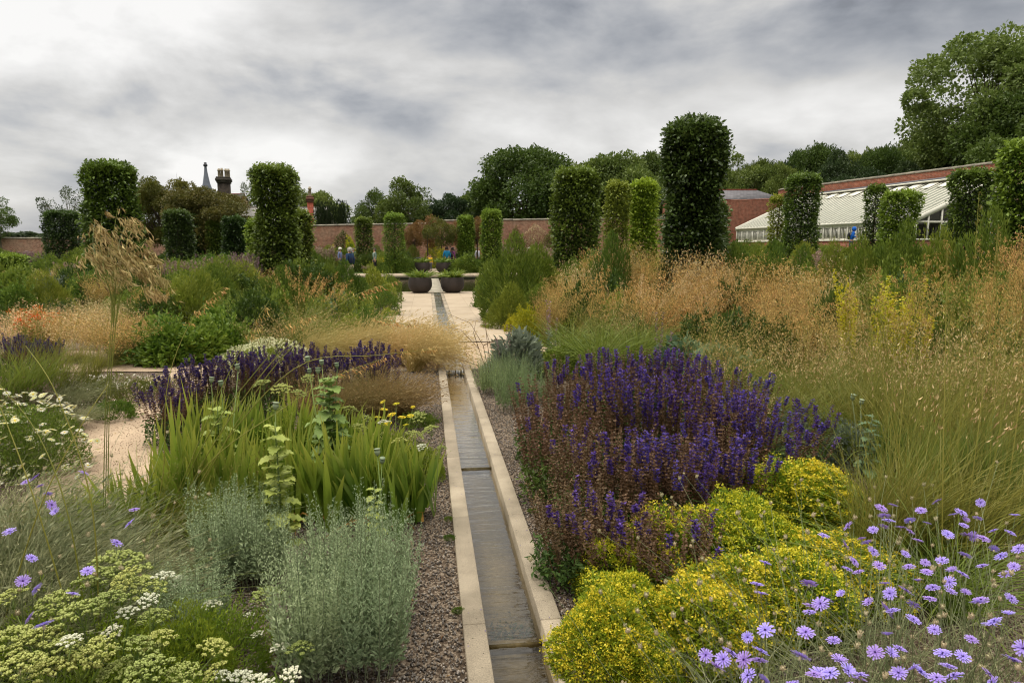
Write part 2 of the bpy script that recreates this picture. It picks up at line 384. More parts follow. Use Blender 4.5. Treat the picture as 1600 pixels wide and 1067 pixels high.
# ------------------------------------------------------------------ things
COL = scene.collection
LABELS = set()
def link(name, data, parent=None):
    o = bpy.data.objects.new(name, data); COL.objects.link(o)
    if parent is not None: o.parent = parent
    return o
def tag(o, label, cat, group=None, kind=None):
    if label: o['label'] = label; LABELS.add(label)
    if cat: o['category'] = cat
    if group: o['group'] = group
    o['kind'] = kind or 'thing'
    return o
def struct(name, me, kind='structure'):
    o = link(name, me); o['kind'] = kind; return o
def inst(proto, loc, rz=0, s=1.0, label=None, group=None, tilt=None, cat=None, name=None):
    """proto = (name, category, [(part name, mesh, [(sub name, mesh)...])...]); one part = a single mesh thing"""
    nm, ct, parts = proto
    nm = name or nm
    if len(parts) == 1 and not parts[0][2]: o = link(nm, parts[0][1])
    else:
        o = link(nm, None)
        for p in parts:
            c = link(p[0], p[1], o)
            if len(p) > 3 and p[3] is not None: c.location = p[3]
            for q in p[2]: link(q[0], q[1], c)
    o.location = tuple(loc)
    o.rotation_euler = (tilt[0] if tilt else 0, tilt[1] if tilt else 0, rz)
    o.scale = (s, s, s) if np.ndim(s) == 0 else tuple(s)
    return tag(o, label, cat or ct, group)

# height of the ground: level garden, rising to the terrace in front of the glasshouse
GH_A = np.array([22.1, 38.0]); GH_B = np.array([18.2, 56.0])
_gd = (GH_B - GH_A) / np.linalg.norm(GH_B - GH_A); _gn = np.array([_gd[1], -_gd[0]])   # _gn points to the wall (right)
def gz(x, y):
    c = x * _cy - y * _sy; d = x * _sy + y * _cy
    s_ = (c - GH_A[0]) * _gn[0] + (d - GH_A[1]) * _gn[1]
    t = np.clip((s_ + 13) / 10.0, 0, 1); t = t * t * (3 - 2 * t)
    k = np.clip((d - 14) / 14, 0, 1); return 1.25 * t * k * k * (3 - 2 * k)
def on(p): return np.array([p[0], p[1], float(gz(p[0], p[1]))])

# ------------------------------------------------------------------ the setting: ground, paths, rill, terrace, pool
RX0, RX1, RI0, RI1 = .138, .604, .243, .503           # outer and inner edges of the rill
PX0, PX1, PY0, PY1 = -6.2, 8.0, 27.05, 42.2            # pool
def ground():
    xs = sorted(set([-1600, -700, -300, -150, -90, -60, -40, -30, -24] + list(np.arange(-20, 45, 1.0)) + [RI0 - .02, RI1 + .02, PX0, PX1, 50, 60, 90, 150, 300, 700, 1600]))
    ys = sorted(set([-300, -100, -30, -10, -4] + list(np.arange(-2, 72, 1.0)) + [PY0, PY1, 80, 100, 150, 250, 500, 1000, 2500]))
    xs = np.array(xs, float); ys = np.array(ys, float)
    V = []; idx = {}
    for j, y in enumerate(ys):
        for i, x in enumerate(xs): idx[i, j] = len(V); V.append((x, y, -.02 + float(gz(x, y))))
    f = []
    for j in range(len(ys) - 1):
        for i in range(len(xs) - 1):
            cx, cy = (xs[i] + xs[i + 1]) / 2, (ys[j] + ys[j + 1]) / 2
            if RI0 - .02 < cx < RI1 + .02 and -2 < cy < PY0: continue
            if PX0 < cx < PX1 and PY0 < cy < PY1: continue
            a, b, c, d = idx[i, j], idx[i + 1, j], idx[i + 1, j + 1], idx[i, j + 1]
            f += [(a, b, c), (a, c, d)]
    mb = MB(); mb.add(V, f)
    m, nt, o = newmat('bed_soil'); N = nt.nodes; L = nt.links
    b = N.new('ShaderNodeBsdfPrincipled'); b.inputs['Roughness'].default_value = .9; b.inputs['Specular IOR Level'].default_value = .15
    tc = N.new('ShaderNodeTexCoord')
    vo = N.new('ShaderNodeTexVoronoi'); vo.inputs['Scale'].default_value = 95; L.new(tc.outputs['Object'], vo.inputs['Vector'])
    rp = N.new('ShaderNodeValToRGB'); L.new(vo.outputs['Color'], rp.inputs[0])
    e = rp.color_ramp.elements; e[0].color = (*lin((58, 48, 38)), 1); e[1].color = (*lin((156, 142, 124)), 1); e[0].position = .15; e[1].position = .95
    k = rp.color_ramp.elements.new(.5); k.color = (*lin((92, 78, 64)), 1)
    a = N.new('ShaderNodeTexNoise'); a.inputs['Scale'].default_value = .8; a.inputs['Detail'].default_value = 6; L.new(tc.outputs['Object'], a.inputs['Vector'])
    mr = N.new('ShaderNodeMapRange'); L.new(a.outputs['Fac'], mr.inputs[0]); mr.inputs[1].default_value = .35; mr.inputs[2].default_value = .7; mr.inputs[3].default_value = .75; mr.inputs[4].default_value = 1.1
    vs = N.new('ShaderNodeVectorMath'); vs.operation = 'SCALE'; L.new(rp.outputs[0], vs.inputs[0]); L.new(mr.outputs[0], vs.inputs['Scale'])
    # far off the gravel gives way to turf
    ln = N.new('ShaderNodeVectorMath'); ln.operation = 'LENGTH'; L.new(tc.outputs['Object'], ln.inputs[0])
    m3 = N.new('ShaderNodeMapRange'); L.new(ln.outputs['Value'], m3.inputs[0]); m3.inputs[1].default_value = 20; m3.inputs[2].default_value = 34
    col = mixcol(nt, m3.outputs[0], vs.outputs[0], lin((62, 74, 34)))
    L.new(col, b.inputs['Base Color'])
    bp = N.new('ShaderNodeBump'); bp.inputs['Strength'].default_value = .8; bp.inputs['Distance'].default_value = .008; L.new(vo.outputs['Distance'], bp.inputs['Height']); bp.invert = True; L.new(bp.outputs[0], b.inputs['Normal'])
    L.new(b.outputs[0], o.inputs[0])
    struct('ground', mb.mesh('ground', m))
ground()

SANDSTONE = stone_mat('sandstone', (170, 157, 136), (132, 121, 103), 2.6, 160, .25, .75, .32)
SLAB = stone_mat('paving_stone', (176, 160, 138), (158, 142, 120), 1.2, 120, .15, .75, .12)
CHANNEL = stone_mat('channel_stone', (84, 76, 50), (112, 98, 68), 3.0, 60, .4, .6, .3)
GREYSTONE = stone_mat('coping_stone', (140, 132, 116), (104, 100, 90), 2.0, 60, .3, .85, .25)
def water_mat(name, tint, bump, scale, sx, sy, spec=1.0):
    m, nt, o = newmat(name); N = nt.nodes; L = nt.links
    tc = N.new('ShaderNodeTexCoord'); mp = N.new('ShaderNodeMapping'); mp.inputs['Scale'].default_value = (sx, sy, 1); L.new(tc.outputs['Object'], mp.inputs[0])
    n = N.new('ShaderNodeTexNoise'); n.inputs['Scale'].default_value = scale; n.inputs['Detail'].default_value = 3; n.inputs['Distortion'].default_value = .4; L.new(mp.outputs[0], n.inputs['Vector'])
    bp = N.new('ShaderNodeBump'); bp.inputs['Strength'].default_value = bump; bp.inputs['Distance'].default_value = .02; L.new(n.outputs['Fac'], bp.inputs['Height'])
    g = N.new('ShaderNodeBsdfGlossy'); g.inputs['Roughness'].default_value = .06; g.inputs['Color'].default_value = (1, .96, .88, 1); L.new(bp.outputs[0], g.inputs['Normal'])
    t = N.new('ShaderNodeBsdfTransparent'); t.inputs[0].default_value = (*tint, 1)
    fr = N.new('ShaderNodeFresnel'); fr.inputs['IOR'].default_value = 1.34; L.new(bp.outputs[0], fr.inputs['Normal'])
    ml = N.new('ShaderNodeMath'); ml.operation = 'MULTIPLY'; ml.use_clamp = True; L.new(fr.outputs[0], ml.inputs[0]); ml.inputs[1].default_value = spec
    mx = N.new('ShaderNodeMixShader'); L.new(ml.outputs[0], mx.inputs[0]); L.new(t.outputs[0], mx.inputs[1]); L.new(g.outputs[0], mx.inputs[2]); L.new(mx.outputs[0], o.inputs[0])
    return m
def rill():
    # coping stones of equal length, either side, with open joints
    mb = MB(); L_ = 1.285; y0 = 2.97 - 3 * L_; sides = [(RX0, RI0), (RI1, RX1)]
    for k in range(22):
        a = y0 + k * L_ + .0035; b = y0 + (k + 1) * L_ - .0035
        if a > PY0: break
        b = min(b, PY0)
        for (xa, xb) in sides:
            h = .0 if b < 12.6 else -.001
            r = rng.random(); bv = .004
            z1 = .012 + h
            v = [(xa, a, -.16), (xb, a, -.16), (xb, b, -.16), (xa, b, -.16), (xa, a, z1 - bv), (xb, a, z1 - bv), (xb, b, z1 - bv), (xa, b, z1 - bv),
                 (xa + bv, a + bv * .4, z1), (xb - bv, a + bv * .4, z1), (xb - bv, b - bv * .4, z1), (xa + bv, b - bv * .4, z1)]
            f = []
            for (s, t) in ((0, 4), (4, 8)):
                for i in range(4): j = (i + 1) % 4; f += [(s + i, s + j, t + j), (s + i, t + j, t + i)]
            f += [(8, 9, 10), (8, 10, 11)]
            mb.add(v, f, r)
    struct('rill_coping', mb.mesh('rill_coping', SANDSTONE))
    db = MB(); lr_ = np.random.default_rng(5); n = 260; dark = plain('lichen_spot', (70, 62, 48), .95, .3)
    for k in range(n):
        xa, xb = sides[lr_.integers(2)]; x = lr_.uniform(xa + .008, xb - .008); y = 2.3 + 10 * lr_.random() ** 1.8; q = lr_.uniform(.0008, .0035); a0 = lr_.uniform(0, 6); m_ = 7
        v = [(x, y, .0128)] + [(x + q * lr_.uniform(.6, 1.2) * math.cos(a0 + 6.283 * i / m_), y + q * lr_.uniform(.6, 1.3) * math.sin(a0 + 6.283 * i / m_), .0126) for i in range(m_)]
        db.add(v, [(0, 1 + i, 1 + (i + 1) % m_) for i in range(m_)])
    struct('lichen_spots', db.mesh('lichen_spots', dark), 'stuff')
    steps = [(-1.0, 2.92, -.078), (2.92, 5.44, -.066), (5.44, 7.89, -.054), (7.89, 8.85, -.060), (8.85, 9.74, -.075), (9.74, 18.7, -.012), (18.7, 21.3, -.020), (21.3, 24.9, -.028), (24.9, PY0, -.008)]
    cb = MB()
    for i, (a, b, z) in enumerate(steps):
        box(cb, ((RI0 + RI1) / 2, (a + b) / 2, z - .16), (RI1 - RI0 + .01, b - a, .2), rnd=.5)
        # weir stone at the downstream lip
        box(cb, ((RI0 + RI1) / 2, a + .02, z - .035), (RI1 - RI0 + .006, .03, .064), rnd=.3)
    ch = struct('rill_channel', cb.mesh('rill_channel', [CHANNEL]))
    wb = MB(); wf = MB()
    for i, (a, b, z) in enumerate(steps):
        a2 = a + .0; nn = max(2, int((b - a) / .06)); ys = np.linspace(a2, b, nn)
        w = rng.normal(0, .0006, nn)
        for k in range(nn - 1):
            quad(wb, (RI0 - .004, ys[k], z + w[k]), (RI1 + .004, ys[k], z + w[k]), (RI1 + .004, ys[k + 1], z + w[k + 1]), (RI0 - .004, ys[k + 1], z + w[k + 1]))
    m = water_mat('rill_water', (.80, .76, .62), .26, 4.5, 1.0, 3.8, 3.1)
    m2 = water_mat('rill_water_fast', (.6, .62, .6), .9, 26, 1.6, .5, 3.2)
    struct('rill_water', wb.mesh('rill_water', m, True))
    # the sheet of water falling over the one deep step, in broken strands
    m3, nt, o = newmat('falling_water'); b_ = nt.nodes.new('ShaderNodeBsdfPrincipled'); b_.inputs['Base Color'].default_value = (.8, .82, .8, 1); b_.inputs['Roughness'].default_value = .15; nt.links.new(b_.outputs[0], o.inputs[0])
    for k in range(26):
        x = rng.uniform(RI0 + .005, RI1 - .005); w = rng.uniform(.001, .005)
        zz_ = -.013; y = 9.738
        pts = [(x, y + .01, zz_ + .002), (x, y - .008, zz_ - .004), (x + rng.normal(0, .002), y - .018 - rng.random() * .008, zz_ - .03), (x + rng.normal(0, .003), y - .03 - rng.random() * .01, -.074)]
        tube(wf, pts, [w, w * .9, w * .6, w * .4], 4)
    tag(struct('waterfall', wf.mesh('waterfall', m3, True)), None, None, None, 'structure')
    # water weed on the bed before the lowest lip
    al = leafmat('water_weed', (20, 60, 38), (40, 80, 50), rough=.4)
    ab = MB(); n = 500
    pos = np.stack([rng.uniform(RI0 + .03, RI1 - .03, n), 2.96 + np.abs(rng.normal(0, .11, n)), np.full(n, -.122)], 1)
    leaves(ab, pos, np.stack([rng.normal(0, .5, n), rng.normal(-.5, .4, n), rng.uniform(.2, .7, n)], 1), rng.uniform(.012, .035, n), .35)
    struct('water_weed', ab.mesh('water_weed', al), 'stuff')
rill()

def slabs():
    mb = MB(); y_end = 12.55
    for (xa, xb) in ((-1.05, -.47), (-.466, RX0 - .004), (RX1 + .004, 1.20), (1.204, 1.76)):
        y = y_end + rng.uniform(-.0, .0); k = 0
        while y < PY0 - .01:
            yb = min(y + 1.285, PY0)
            quad(mb, (xa, y + .003, .011), (xb, y + .003, .011), (xb, yb - .003, .011), (xa, yb - .003, .011), rnd=.3 + .5 * rng.random())
            y = yb
    struct('terrace_paving', mb.mesh('terrace_paving', SLAB))
    jb = MB(); quad(jb, (-1.05, y_end, .005), (RX0, y_end, .005), (RX0, PY0, .005), (-1.05, PY0, .005)); quad(jb, (RX1, y_end, .005), (1.76, y_end, .005), (1.76, PY0, .005), (RX1, PY0, .005))
    struct('terrace_jointing', jb.mesh('terrace_jointing', plain('joint', (120, 106, 84), .95)))
    # paved surround of the pool: its far margin and the walk beyond
    fb = MB()
    for i in range(11):
        a = PX0 + i * (PX1 - PX0) / 11
        box(fb, (a + .645, PY1 + 1.5, -.03), (1.285, 3.0, .16), rnd=rng.random())
    for i in range(3):
        for s in (PX0 - .6, PX1 + .6): box(fb, (s, PY0 + 2.5 + i * 5.04, -.05), (1.18, 5.03, .16), rnd=rng.random())
    box(fb, (-4.2, PY0 - .45, -.045), (6.28, .9, .1), rnd=.5); box(fb, (5.2, PY0 - .45, -.045), (6.86, .9, .1), rnd=.6)
    for i in range(6): box(fb, (.37 , PY1 + 4.2 + i * 2.4, -.03), (2.4, 2.39, .08), rnd=rng.random())
    struct('pool_surround', fb.mesh('pool_surround', SLAB))
slabs()

def pool():
    mb = MB(); z = -.9
    quad(mb, (PX0, PY0, z), (PX1, PY0, z), (PX1, PY1, z), (PX0, PY1, z))
    quad(mb, (PX0, PY0, z), (PX0, PY0, -.03), (PX1, PY0, -.03), (PX1, PY0, z)); quad(mb, (PX0, PY1, z), (PX1, PY1, z), (PX1, PY1, -.1), (PX0, PY1, -.1))
    quad(mb, (PX0, PY0, z), (PX0, PY1, z), (PX0, PY1, -.03), (PX0, PY0, -.03)); quad(mb, (PX1, PY0, z), (PX1, PY0, -.03), (PX1, PY1, -.03), (PX1, PY1, z))
    struct('pool_basin', mb.mesh('pool_basin', plain('pool_lining', (40, 46, 24), .8, .3)))
    w = MB(); quad(w, (PX0, PY0, -.17), (PX1, PY0, -.17), (PX1, PY1, -.17), (PX0, PY1, -.17))
    struct('pool_water', w.mesh('pool_water', water_mat('pool_water', (.42, .46, .26), .35, 3.0, .5, 1.6, .9)))
    c = MB()  # row of pale slabs down the middle of the pool, at water level
    for i in range(12): box(c, ((RI0 + RI1) / 2 , PY0 + .63 + i * 1.26, -.21), (.62, 1.25, .12), rnd=rng.random())
    struct('pool_slabs', c.mesh('pool_slabs', stone_mat('pale_slab', (168, 160, 142), (140, 134, 118), 2, 60)))
pool()

HOGGIN = stone_mat('path_gravel', (186, 164, 138), (152, 132, 110), 1.6, 220, .5, .95, .38)
def sheet(pts, z, mb, rnd=.5):
    """filled outline, fan from the centroid, its edge a little ragged"""
    P = np.array(pts, float); Q = []
    for i in range(len(P)):
        a, b = P[i], P[(i + 1) % len(P)]
        for k in range(8): Q.append(a + (b - a) * k / 8 + rng.normal(0, .012, 2))
    Q = np.array(Q); c = Q.mean(0); n = len(Q)
    v = [(c[0], c[1], z)] + [(x, y, z) for x, y in Q]
    mb.add(v, [(0, 1 + i, 1 + (i + 1) % n) for i in range(n)], rnd)
hb = MB()
sheet([(-16, 9.9), (RX0 - .003, 9.78), (RX0 - .003, 12.53), (-16, 13.4)], -.0105, hb) if False else None
cross = [(-14, 9.4 + .9), (-5.2, 10.25), (-2, 9.95), (RX0 - .004, 9.76), (RX0 - .004, 12.54), (-3, 12.3), (-6, 12.3), (-14, 13.0)]
sheet(cross, -.004, hb)
sheet([(RX1 + .004, 9.70), (3.0, 9.9), (9, 10.4), (9, 12.6), (3.5, 12.1), (1.7, 12.53), (RX1 + .004, 12.54)], -.004, hb)
gpt = lambda x, y: tuple(G(x, y)[:2])
sheet([gpt(262, 620), gpt(250, 690), gpt(236, 770), gpt(215, 900), gpt(-80, 980), gpt(20, 800), gpt(85, 720), gpt(105, 670), gpt(120, 640)], -.008, hb)
sheet([gpt(262, 622), gpt(165, 628), (-3.9, 9.2), (-3.6, 10.2), (-2.6, 10.1), (-2.75, 9.0)], -.012, hb)
struct('path', hb.mesh('path', HOGGIN))
eb = MB()
box(eb, (1.18, 9.71, -.01), (1.15, .03, .05)); box(eb, (-.6, 9.77, -.01), (1.47, .03, .05))
struct('path_edging', eb.mesh('path_edging', SANDSTONE))

# loose stone mulch over the beds beside the rill, and grit strewn over the gravel path
def grit():
    m = leafmat('stone_chip', (50, 45, 40), (168, 160, 148), rough=.8, trans=0, spec=.3)
    mb = MB(); n = 52000
    def strip(n, x0, x1, y0, y1, pw=1.6):
        return np.stack([rng.uniform(x0, x1, n), y0 + (y1 - y0) * rng.random(n) ** pw, np.full(n, -.016)], 1)
    P = np.concatenate([strip(21000, -1.3, RX0 - .006, 2.3, 9.7), strip(16000, RX1 + .006, 1.7, 2.3, 9.7), strip(6000, -3, -.9, 2.3, 5, 1.2)])
    k = len(P); d = nz(rng.normal(0, 1, (k, 3))); s = .005 + .007 * rng.random((k, 3)) ** 1.5
    P[:, 2] += s[:, 2] * .3
    scat(mb, OCT_V * 1.6, OCT_F, P, frames(d, rng.uniform(0, 6, k)), s, rnd=np.clip(rng.beta(1.3, 2.6, k), 0, 1))
    struct('gravel', mb.mesh('gravel', m), 'stuff')
    m2 = leafmat('path_grit', (120, 98, 76), (214, 198, 172), rough=.9, trans=0, spec=.2)
    mb = MB(); k = 9000; a = rng.random(k)
    p = np.stack([-1.9 - 2.2 * rng.random(k), 3.6 + 4.6 * rng.random(k), np.full(k, -.005)], 1)
    scat(mb, OCT_V, OCT_F, p, frames(nz(rng.normal(0, 1, (k, 3))), rng.uniform(0, 6, k)), .004 + .008 * rng.random((k, 3)))
    struct('path_grit', mb.mesh('path_grit', m2), 'stuff')
grit()

# ------------------------------------------------------------------ garden walls and buildings
BRICK = brick_mat('old_brick', (172, 116, 92), (132, 84, 68), (170, 150, 130), (176, 150, 126), .75)
BRICK2 = brick_mat('red_brick', (162, 92, 70), (128, 72, 56), (166, 146, 126), (110, 70, 56), .45)
BRICKP = brick_mat('pale_brick', (170, 120, 98), (134, 84, 68), (186, 172, 152), (168, 148, 126), .6)
def wall_thing(name, pts, th, cope, mat, label, cap_mat=GREYSTONE, zb=None, over=.05, ch=.1):
    """straight wall from pts[0]=(x,y,ztop) to pts[1]; origin at its first end, local x along it"""
    a = np.array(pts[0], float); b = np.array(pts[1], float); L = math.hypot(b[0] - a[0], b[1] - a[1]); ang = math.atan2(b[1] - a[1], b[0] - a[0])
    root = link(name, None); root.location = (a[0], a[1], 0); root.rotation_euler = (0, 0, ang)
    mb = MB(); za, zc = a[2], b[2]; z0 = -.3 if zb is None else zb
    n = 12; 
    for i in range(n):
        x0, x1 = L * i / n, L * (i + 1) / n; t0, t1 = za + (zc - za) * i / n, za + (zc - za) * (i + 1) / n
        for y, flip in ((0, False), (th, True)):
            q = [(x0, y, z0), (x1, y, z0), (x1, y, t1), (x0, y, t0)]
            if flip: q = q[::-1]
            quad(mb, *q)
    for x, t in ((0, za), (L, zc)): quad(mb, (x, 0, z0), (x, th, z0), (x, th, t), (x, 0, t))
    link('brickwork', mb.mesh('brickwork', mat), root)
    cb = MB(); m = max(1, int(L / .9))
    for i in range(m):
        x0, x1 = L * i / m + .004, L * (i + 1) / m - .004; t0, t1 = za + (zc - za) * i / m, za + (zc - za) * (i + 1) / m
        j = rng.normal(0, .006); pk = ch * .45
        v = [(x0, -over, t0 + j), (x1, -over, t1 + j), (x1, th + over, t1 + j), (x0, th + over, t0 + j),
             (x0, -over, t0 + ch * .6 + j), (x1, -over, t1 + ch * .6 + j), (x1, th + over, t1 + ch * .6 + j), (x0, th + over, t0 + ch * .6 + j),
             (x0, th / 2, t0 + ch + pk + j), (x1, th / 2, t1 + ch + pk + j)]
        f = [(0, 1, 5), (0, 5, 4), (2, 3, 7), (2, 7, 6), (4, 5, 9), (4, 9, 8), (6, 7, 8), (6, 8, 9), (0, 4, 8), (0, 8, 7), (0, 7, 3), (1, 2, 6), (1, 6, 9), (1, 9, 5), (0, 3, 2), (0, 2, 1)]
        cb.add(v, f, rng.random())
    link('coping', cb.mesh('coping', cap_mat), root)
    return tag(root, label, 'wall')
def ATZ(px, d, py): p = AT(px, d); return (p[0], p[1], ZAT(p, py))
wall_thing('garden_wall', [ATZ(464, 61, 354), ATZ(690, 61, 350)], .4, 1, BRICK, 'old red brick garden wall behind the pool, from the yews to the russet trees')
wall_thing('garden_wall', [ATZ(689, 60.6, 346), ATZ(1250, 60.6, 339)], .4, 1, BRICK, 'taller stretch of brick garden wall below the big dark oak, right of the pool')
wall_thing('garden_wall', [ATZ(-330, 66, 371.5), ATZ(250, 66, 374)], .4, 1, BRICKP, 'low weathered pinkish brick wall with pale coping at the far left')
wall_thing('garden_wall', [ATZ(215, 64, 374), ATZ(480, 64, 376)], .4, 1, BRICKP, 'weathered brick wall glimpsed behind the clipped columns and maple at left')

# --- barn-like store with a slate roof at the corner, right
SLATE = None
def slate_mat(name, c1, c2, row=.2):
    m, nt, o = newmat(name); N = nt.nodes; L = nt.links
    b = N.new('ShaderNodeBsdfPrincipled'); b.inputs['Roughness'].default_value = .6
    tc = N.new('ShaderNodeTexCoord'); sp = N.new('ShaderNodeSeparateXYZ'); L.new(tc.outputs['Object'], sp.inputs[0])
    cb = N.new('ShaderNodeCombineXYZ'); L.new(sp.outputs[0], cb.inputs[0]); ad = N.new('ShaderNodeMath'); ad.operation = 'MULTIPLY'; L.new(sp.outputs[2], ad.inputs[0]); ad.inputs[1].default_value = 1.5; L.new(ad.outputs[0], cb.inputs[1])
    br = N.new('ShaderNodeTexBrick'); L.new(cb.outputs[0], br.inputs['Vector']); br.inputs['Scale'].default_value = 1; br.inputs['Brick Width'].default_value = .3; br.inputs['Row Height'].default_value = row; br.inputs['Mortar Size'].default_value = .012
    br.inputs['Color1'].default_value = (*lin(c1), 1); br.inputs['Color2'].default_value = (*lin(c2), 1); br.inputs['Mortar'].default_value = (*lin(tuple(x * .6 for x in c2)), 1)
    n2 = N.new('ShaderNodeTexNoise'); n2.inputs['Scale'].default_value = 1.4; n2.inputs['Detail'].default_value = 6; L.new(tc.outputs['Object'], n2.inputs['Vector'])
    mr = N.new('ShaderNodeMapRange'); L.new(n2.outputs['Fac'], mr.inputs[0]); mr.inputs[1].default_value = .3; mr.inputs[2].default_value = .7; mr.inputs[3].default_value = .7; mr.inputs[4].default_value = 1.25
    vs = N.new('ShaderNodeVectorMath'); vs.operation = 'SCALE'; L.new(br.outputs[0], vs.inputs[0]); L.new(mr.outputs[0], vs.inputs['Scale']); L.new(vs.outputs[0], b.inputs['Base Color'])
    L.new(b.outputs[0], o.inputs[0]); return m
SLATE = slate_mat('slate', (104, 100, 104), (78, 76, 80))
STONESLATE = slate_mat('stone_slate', (150, 146, 138), (118, 116, 110), .28)
def local_root(name, p, ang): o = link(name, None); o.location = p; o.rotation_euler = (0, 0, ang); return o
def gable_house(name, p0, p1, depth, zw, zr, mats, label, cat='building', hip=0, z0=-.3, over=.3, windows=()):
    """front wall from p0 to p1; roof parallel to it"""
    L = math.hypot(p1[0] - p0[0], p1[1] - p0[1]); ang = math.atan2(p1[1] - p0[1], p1[0] - p0[0])
    r = local_root(name, (p0[0], p0[1], 0), ang)
    w = MB()
    quad(w, (0, 0, z0), (L, 0, z0), (L, 0, zw), (0, 0, zw)); quad(w, (L, depth, z0), (0, depth, z0), (0, depth, zw), (L, depth, zw))
    for x in (0, L): 
        quad(w, (x, 0, z0), (x, depth, z0), (x, depth, zw), (x, 0, zw))
        if not hip or x == 0: w.add([(x, 0, zw), (x, depth, zw), (x, depth / 2, zr - .05)], [(0, 1, 2)])
    link('wall', w.mesh('wall', mats[0]), r)
    m = MB(); e = over; t = .07
    xa, xb = -e * .6, L + e * .6; ra, rb = xa, xb - hip
    for sy, sg in ((-e, 1), (depth + e, -1)):
        ze = zw - e * (zr - zw) / (depth / 2)
        a, b, c, d = (xa, sy, ze), (xb, sy, ze), (rb, depth / 2, zr), (ra, depth / 2, zr)
        mm = MB()
        m.add([a, b, c, d, (a[0], a[1], a[2] + t), (b[0], b[1], b[2] + t), (c[0], c[1], c[2] + t), (d[0], d[1], d[2] + t)],
              [(4, 5, 6), (4, 6, 7), (0, 2, 1), (0, 3, 2), (0, 1, 5), (0, 5, 4), (1, 2, 6), (1, 6, 5), (0, 4, 7), (0, 7, 3)])
    if hip: m.add([(xb, -e, zw - e + t), (xb, depth + e, zw - e + t), (rb, depth / 2, zr + t)], [(0, 1, 2)])
    rf = link('roof', m.mesh('roof', mats[1]), r)
    rg = MB(); k = int((rb - ra) / .45)
    for i in range(k): box(rg, (ra + (rb - ra) * (i + .5) / k, depth / 2, zr + t + .03), ((rb - ra) / k - .01, .26, .1), rnd=rng.random())
    link('ridge_tiles', rg.mesh('ridge_tiles', mats[2]), rf)
    for (x, z, ww, hh) in windows:
        wf = MB(); box(wf, (x, -.03, z), (ww, .08, hh)); fr = link('window', wf.mesh('window', plain('window_frame', (200, 196, 180), .5)), r)
        wg = MB(); box(wg, (x, -.06, z), (ww - .14, .04, hh - .14)); link('pane', wg.mesh('pane', plain('dark_pane', (20, 24, 26), .15, spec=.6)), fr)
    return tag(r, label, cat)
RED_TILE = plain('ridge_tile', (140, 78, 62), .8, .2)
pA = AT(1060, 62.3); pB = AT(1217, 62.3)
gable_house('store_building', pA, pB, 7, ZAT(pA, 311), ZAT(pA, 293.5), [BRICK2, SLATE, RED_TILE], 'long brick store with grey slate roof behind the glasshouse corner', hip=1.2)
wb_ = wall_thing('garden_wall', [ATZ(1085, 60.2, 316), ATZ(1262, 60.0, 309)], .4, 1, BRICK2, 'warm red brick wall under the slate roofed store, beside the glasshouse end', cap_mat=BRICK2, ch=.05, over=.02)

# --- cottage at the left, behind the garden wall
r_ = AT(380, 78); 
gable_house('cottage', AT(366, 76), AT(497, 76), 8, ZAT(AT(430, 76), 348), ZAT(AT(430, 80), 325), [plain('pale_stone', (150, 142, 126), .9, .2, nscale=2), STONESLATE, GREYSTONE], 'pale stone cottage with lichened grey slate roof behind the tall clipped column', windows=[(3.0, 3.2, 1.0, 1.1)])
gable_house('house', AT(318, 84), AT(362, 84), 9, ZAT(AT(340, 84), 330), ZAT(AT(340, 84), 300), [BRICK2, SLATE, RED_TILE], 'tall brick house hidden behind the russet maple below the spire')
def chimney(name, px, d, ytop, ybase, w, mat, capm, pots, label, z0=0, ph=.5, taper=1):
    p = AT(px, d); zt = ZAT(p, ytop); r = local_root(name, (p[0], p[1], 0), .15)
    m = MB(); box(m, (0, 0, (zt - .9 + z0) / 2), (w, w * 1.15, zt - .9 - z0)); link('stack', m.mesh('stack', mat), r)
    c = MB(); box(c, (0, 0, zt - .8), (w * 1.14, w * 1.3, .21)); box(c, (0, 0, zt - .55), (w * 1.3, w * 1.45, .3)); box(c, (0, 0, zt - .32), (w * 1.16, w * 1.3, .17)); link('chimney_cap', c.mesh('cap', capm), r)
    for (x, y, h) in pots:
        q = MB(); lathe(q, [(.16, 0), (.14, ph * h * .7), (.19, ph * h * .72), (.19, ph * h * .85), (.13, ph * h * .86), (.12, ph * h), (.09, ph * h), (.09, .1)], 10, c=(x, y, zt - .235))
        link('chimney_pot', q.mesh('pot', plain('pot_' + name, (150, 140, 118), .8, .3)), r)
    return tag(r, label, 'chimney')
SOOT = brick_mat('sooty_brick', (66, 58, 50), (48, 44, 40), (74, 66, 58), (40, 38, 34), .5)
chimney('chimney_stack', 355.5, 80, 274, 0, 1.25, SOOT, plain('sooty_stone', (62, 58, 50), .9, .3), [(-.42, -.3, 1.5), (-.2, .35, 1.7), (.3, -.3, 1.5), (.52, .3, 1.6)], 'thick soot-blackened chimney stack with four pots behind the maple', ph=.62)
chimney('chimney_stack', 487.5, 74, 303, 0, .62, brick_mat('bright_brick', (170, 80, 58), (140, 62, 48), (150, 110, 90), (110, 60, 46), .4), plain('brown_stone', (110, 74, 60), .9, .3), [(0, 0, 1.6)], 'slender red brick chimney with a single pot beside the yews', ph=.6)
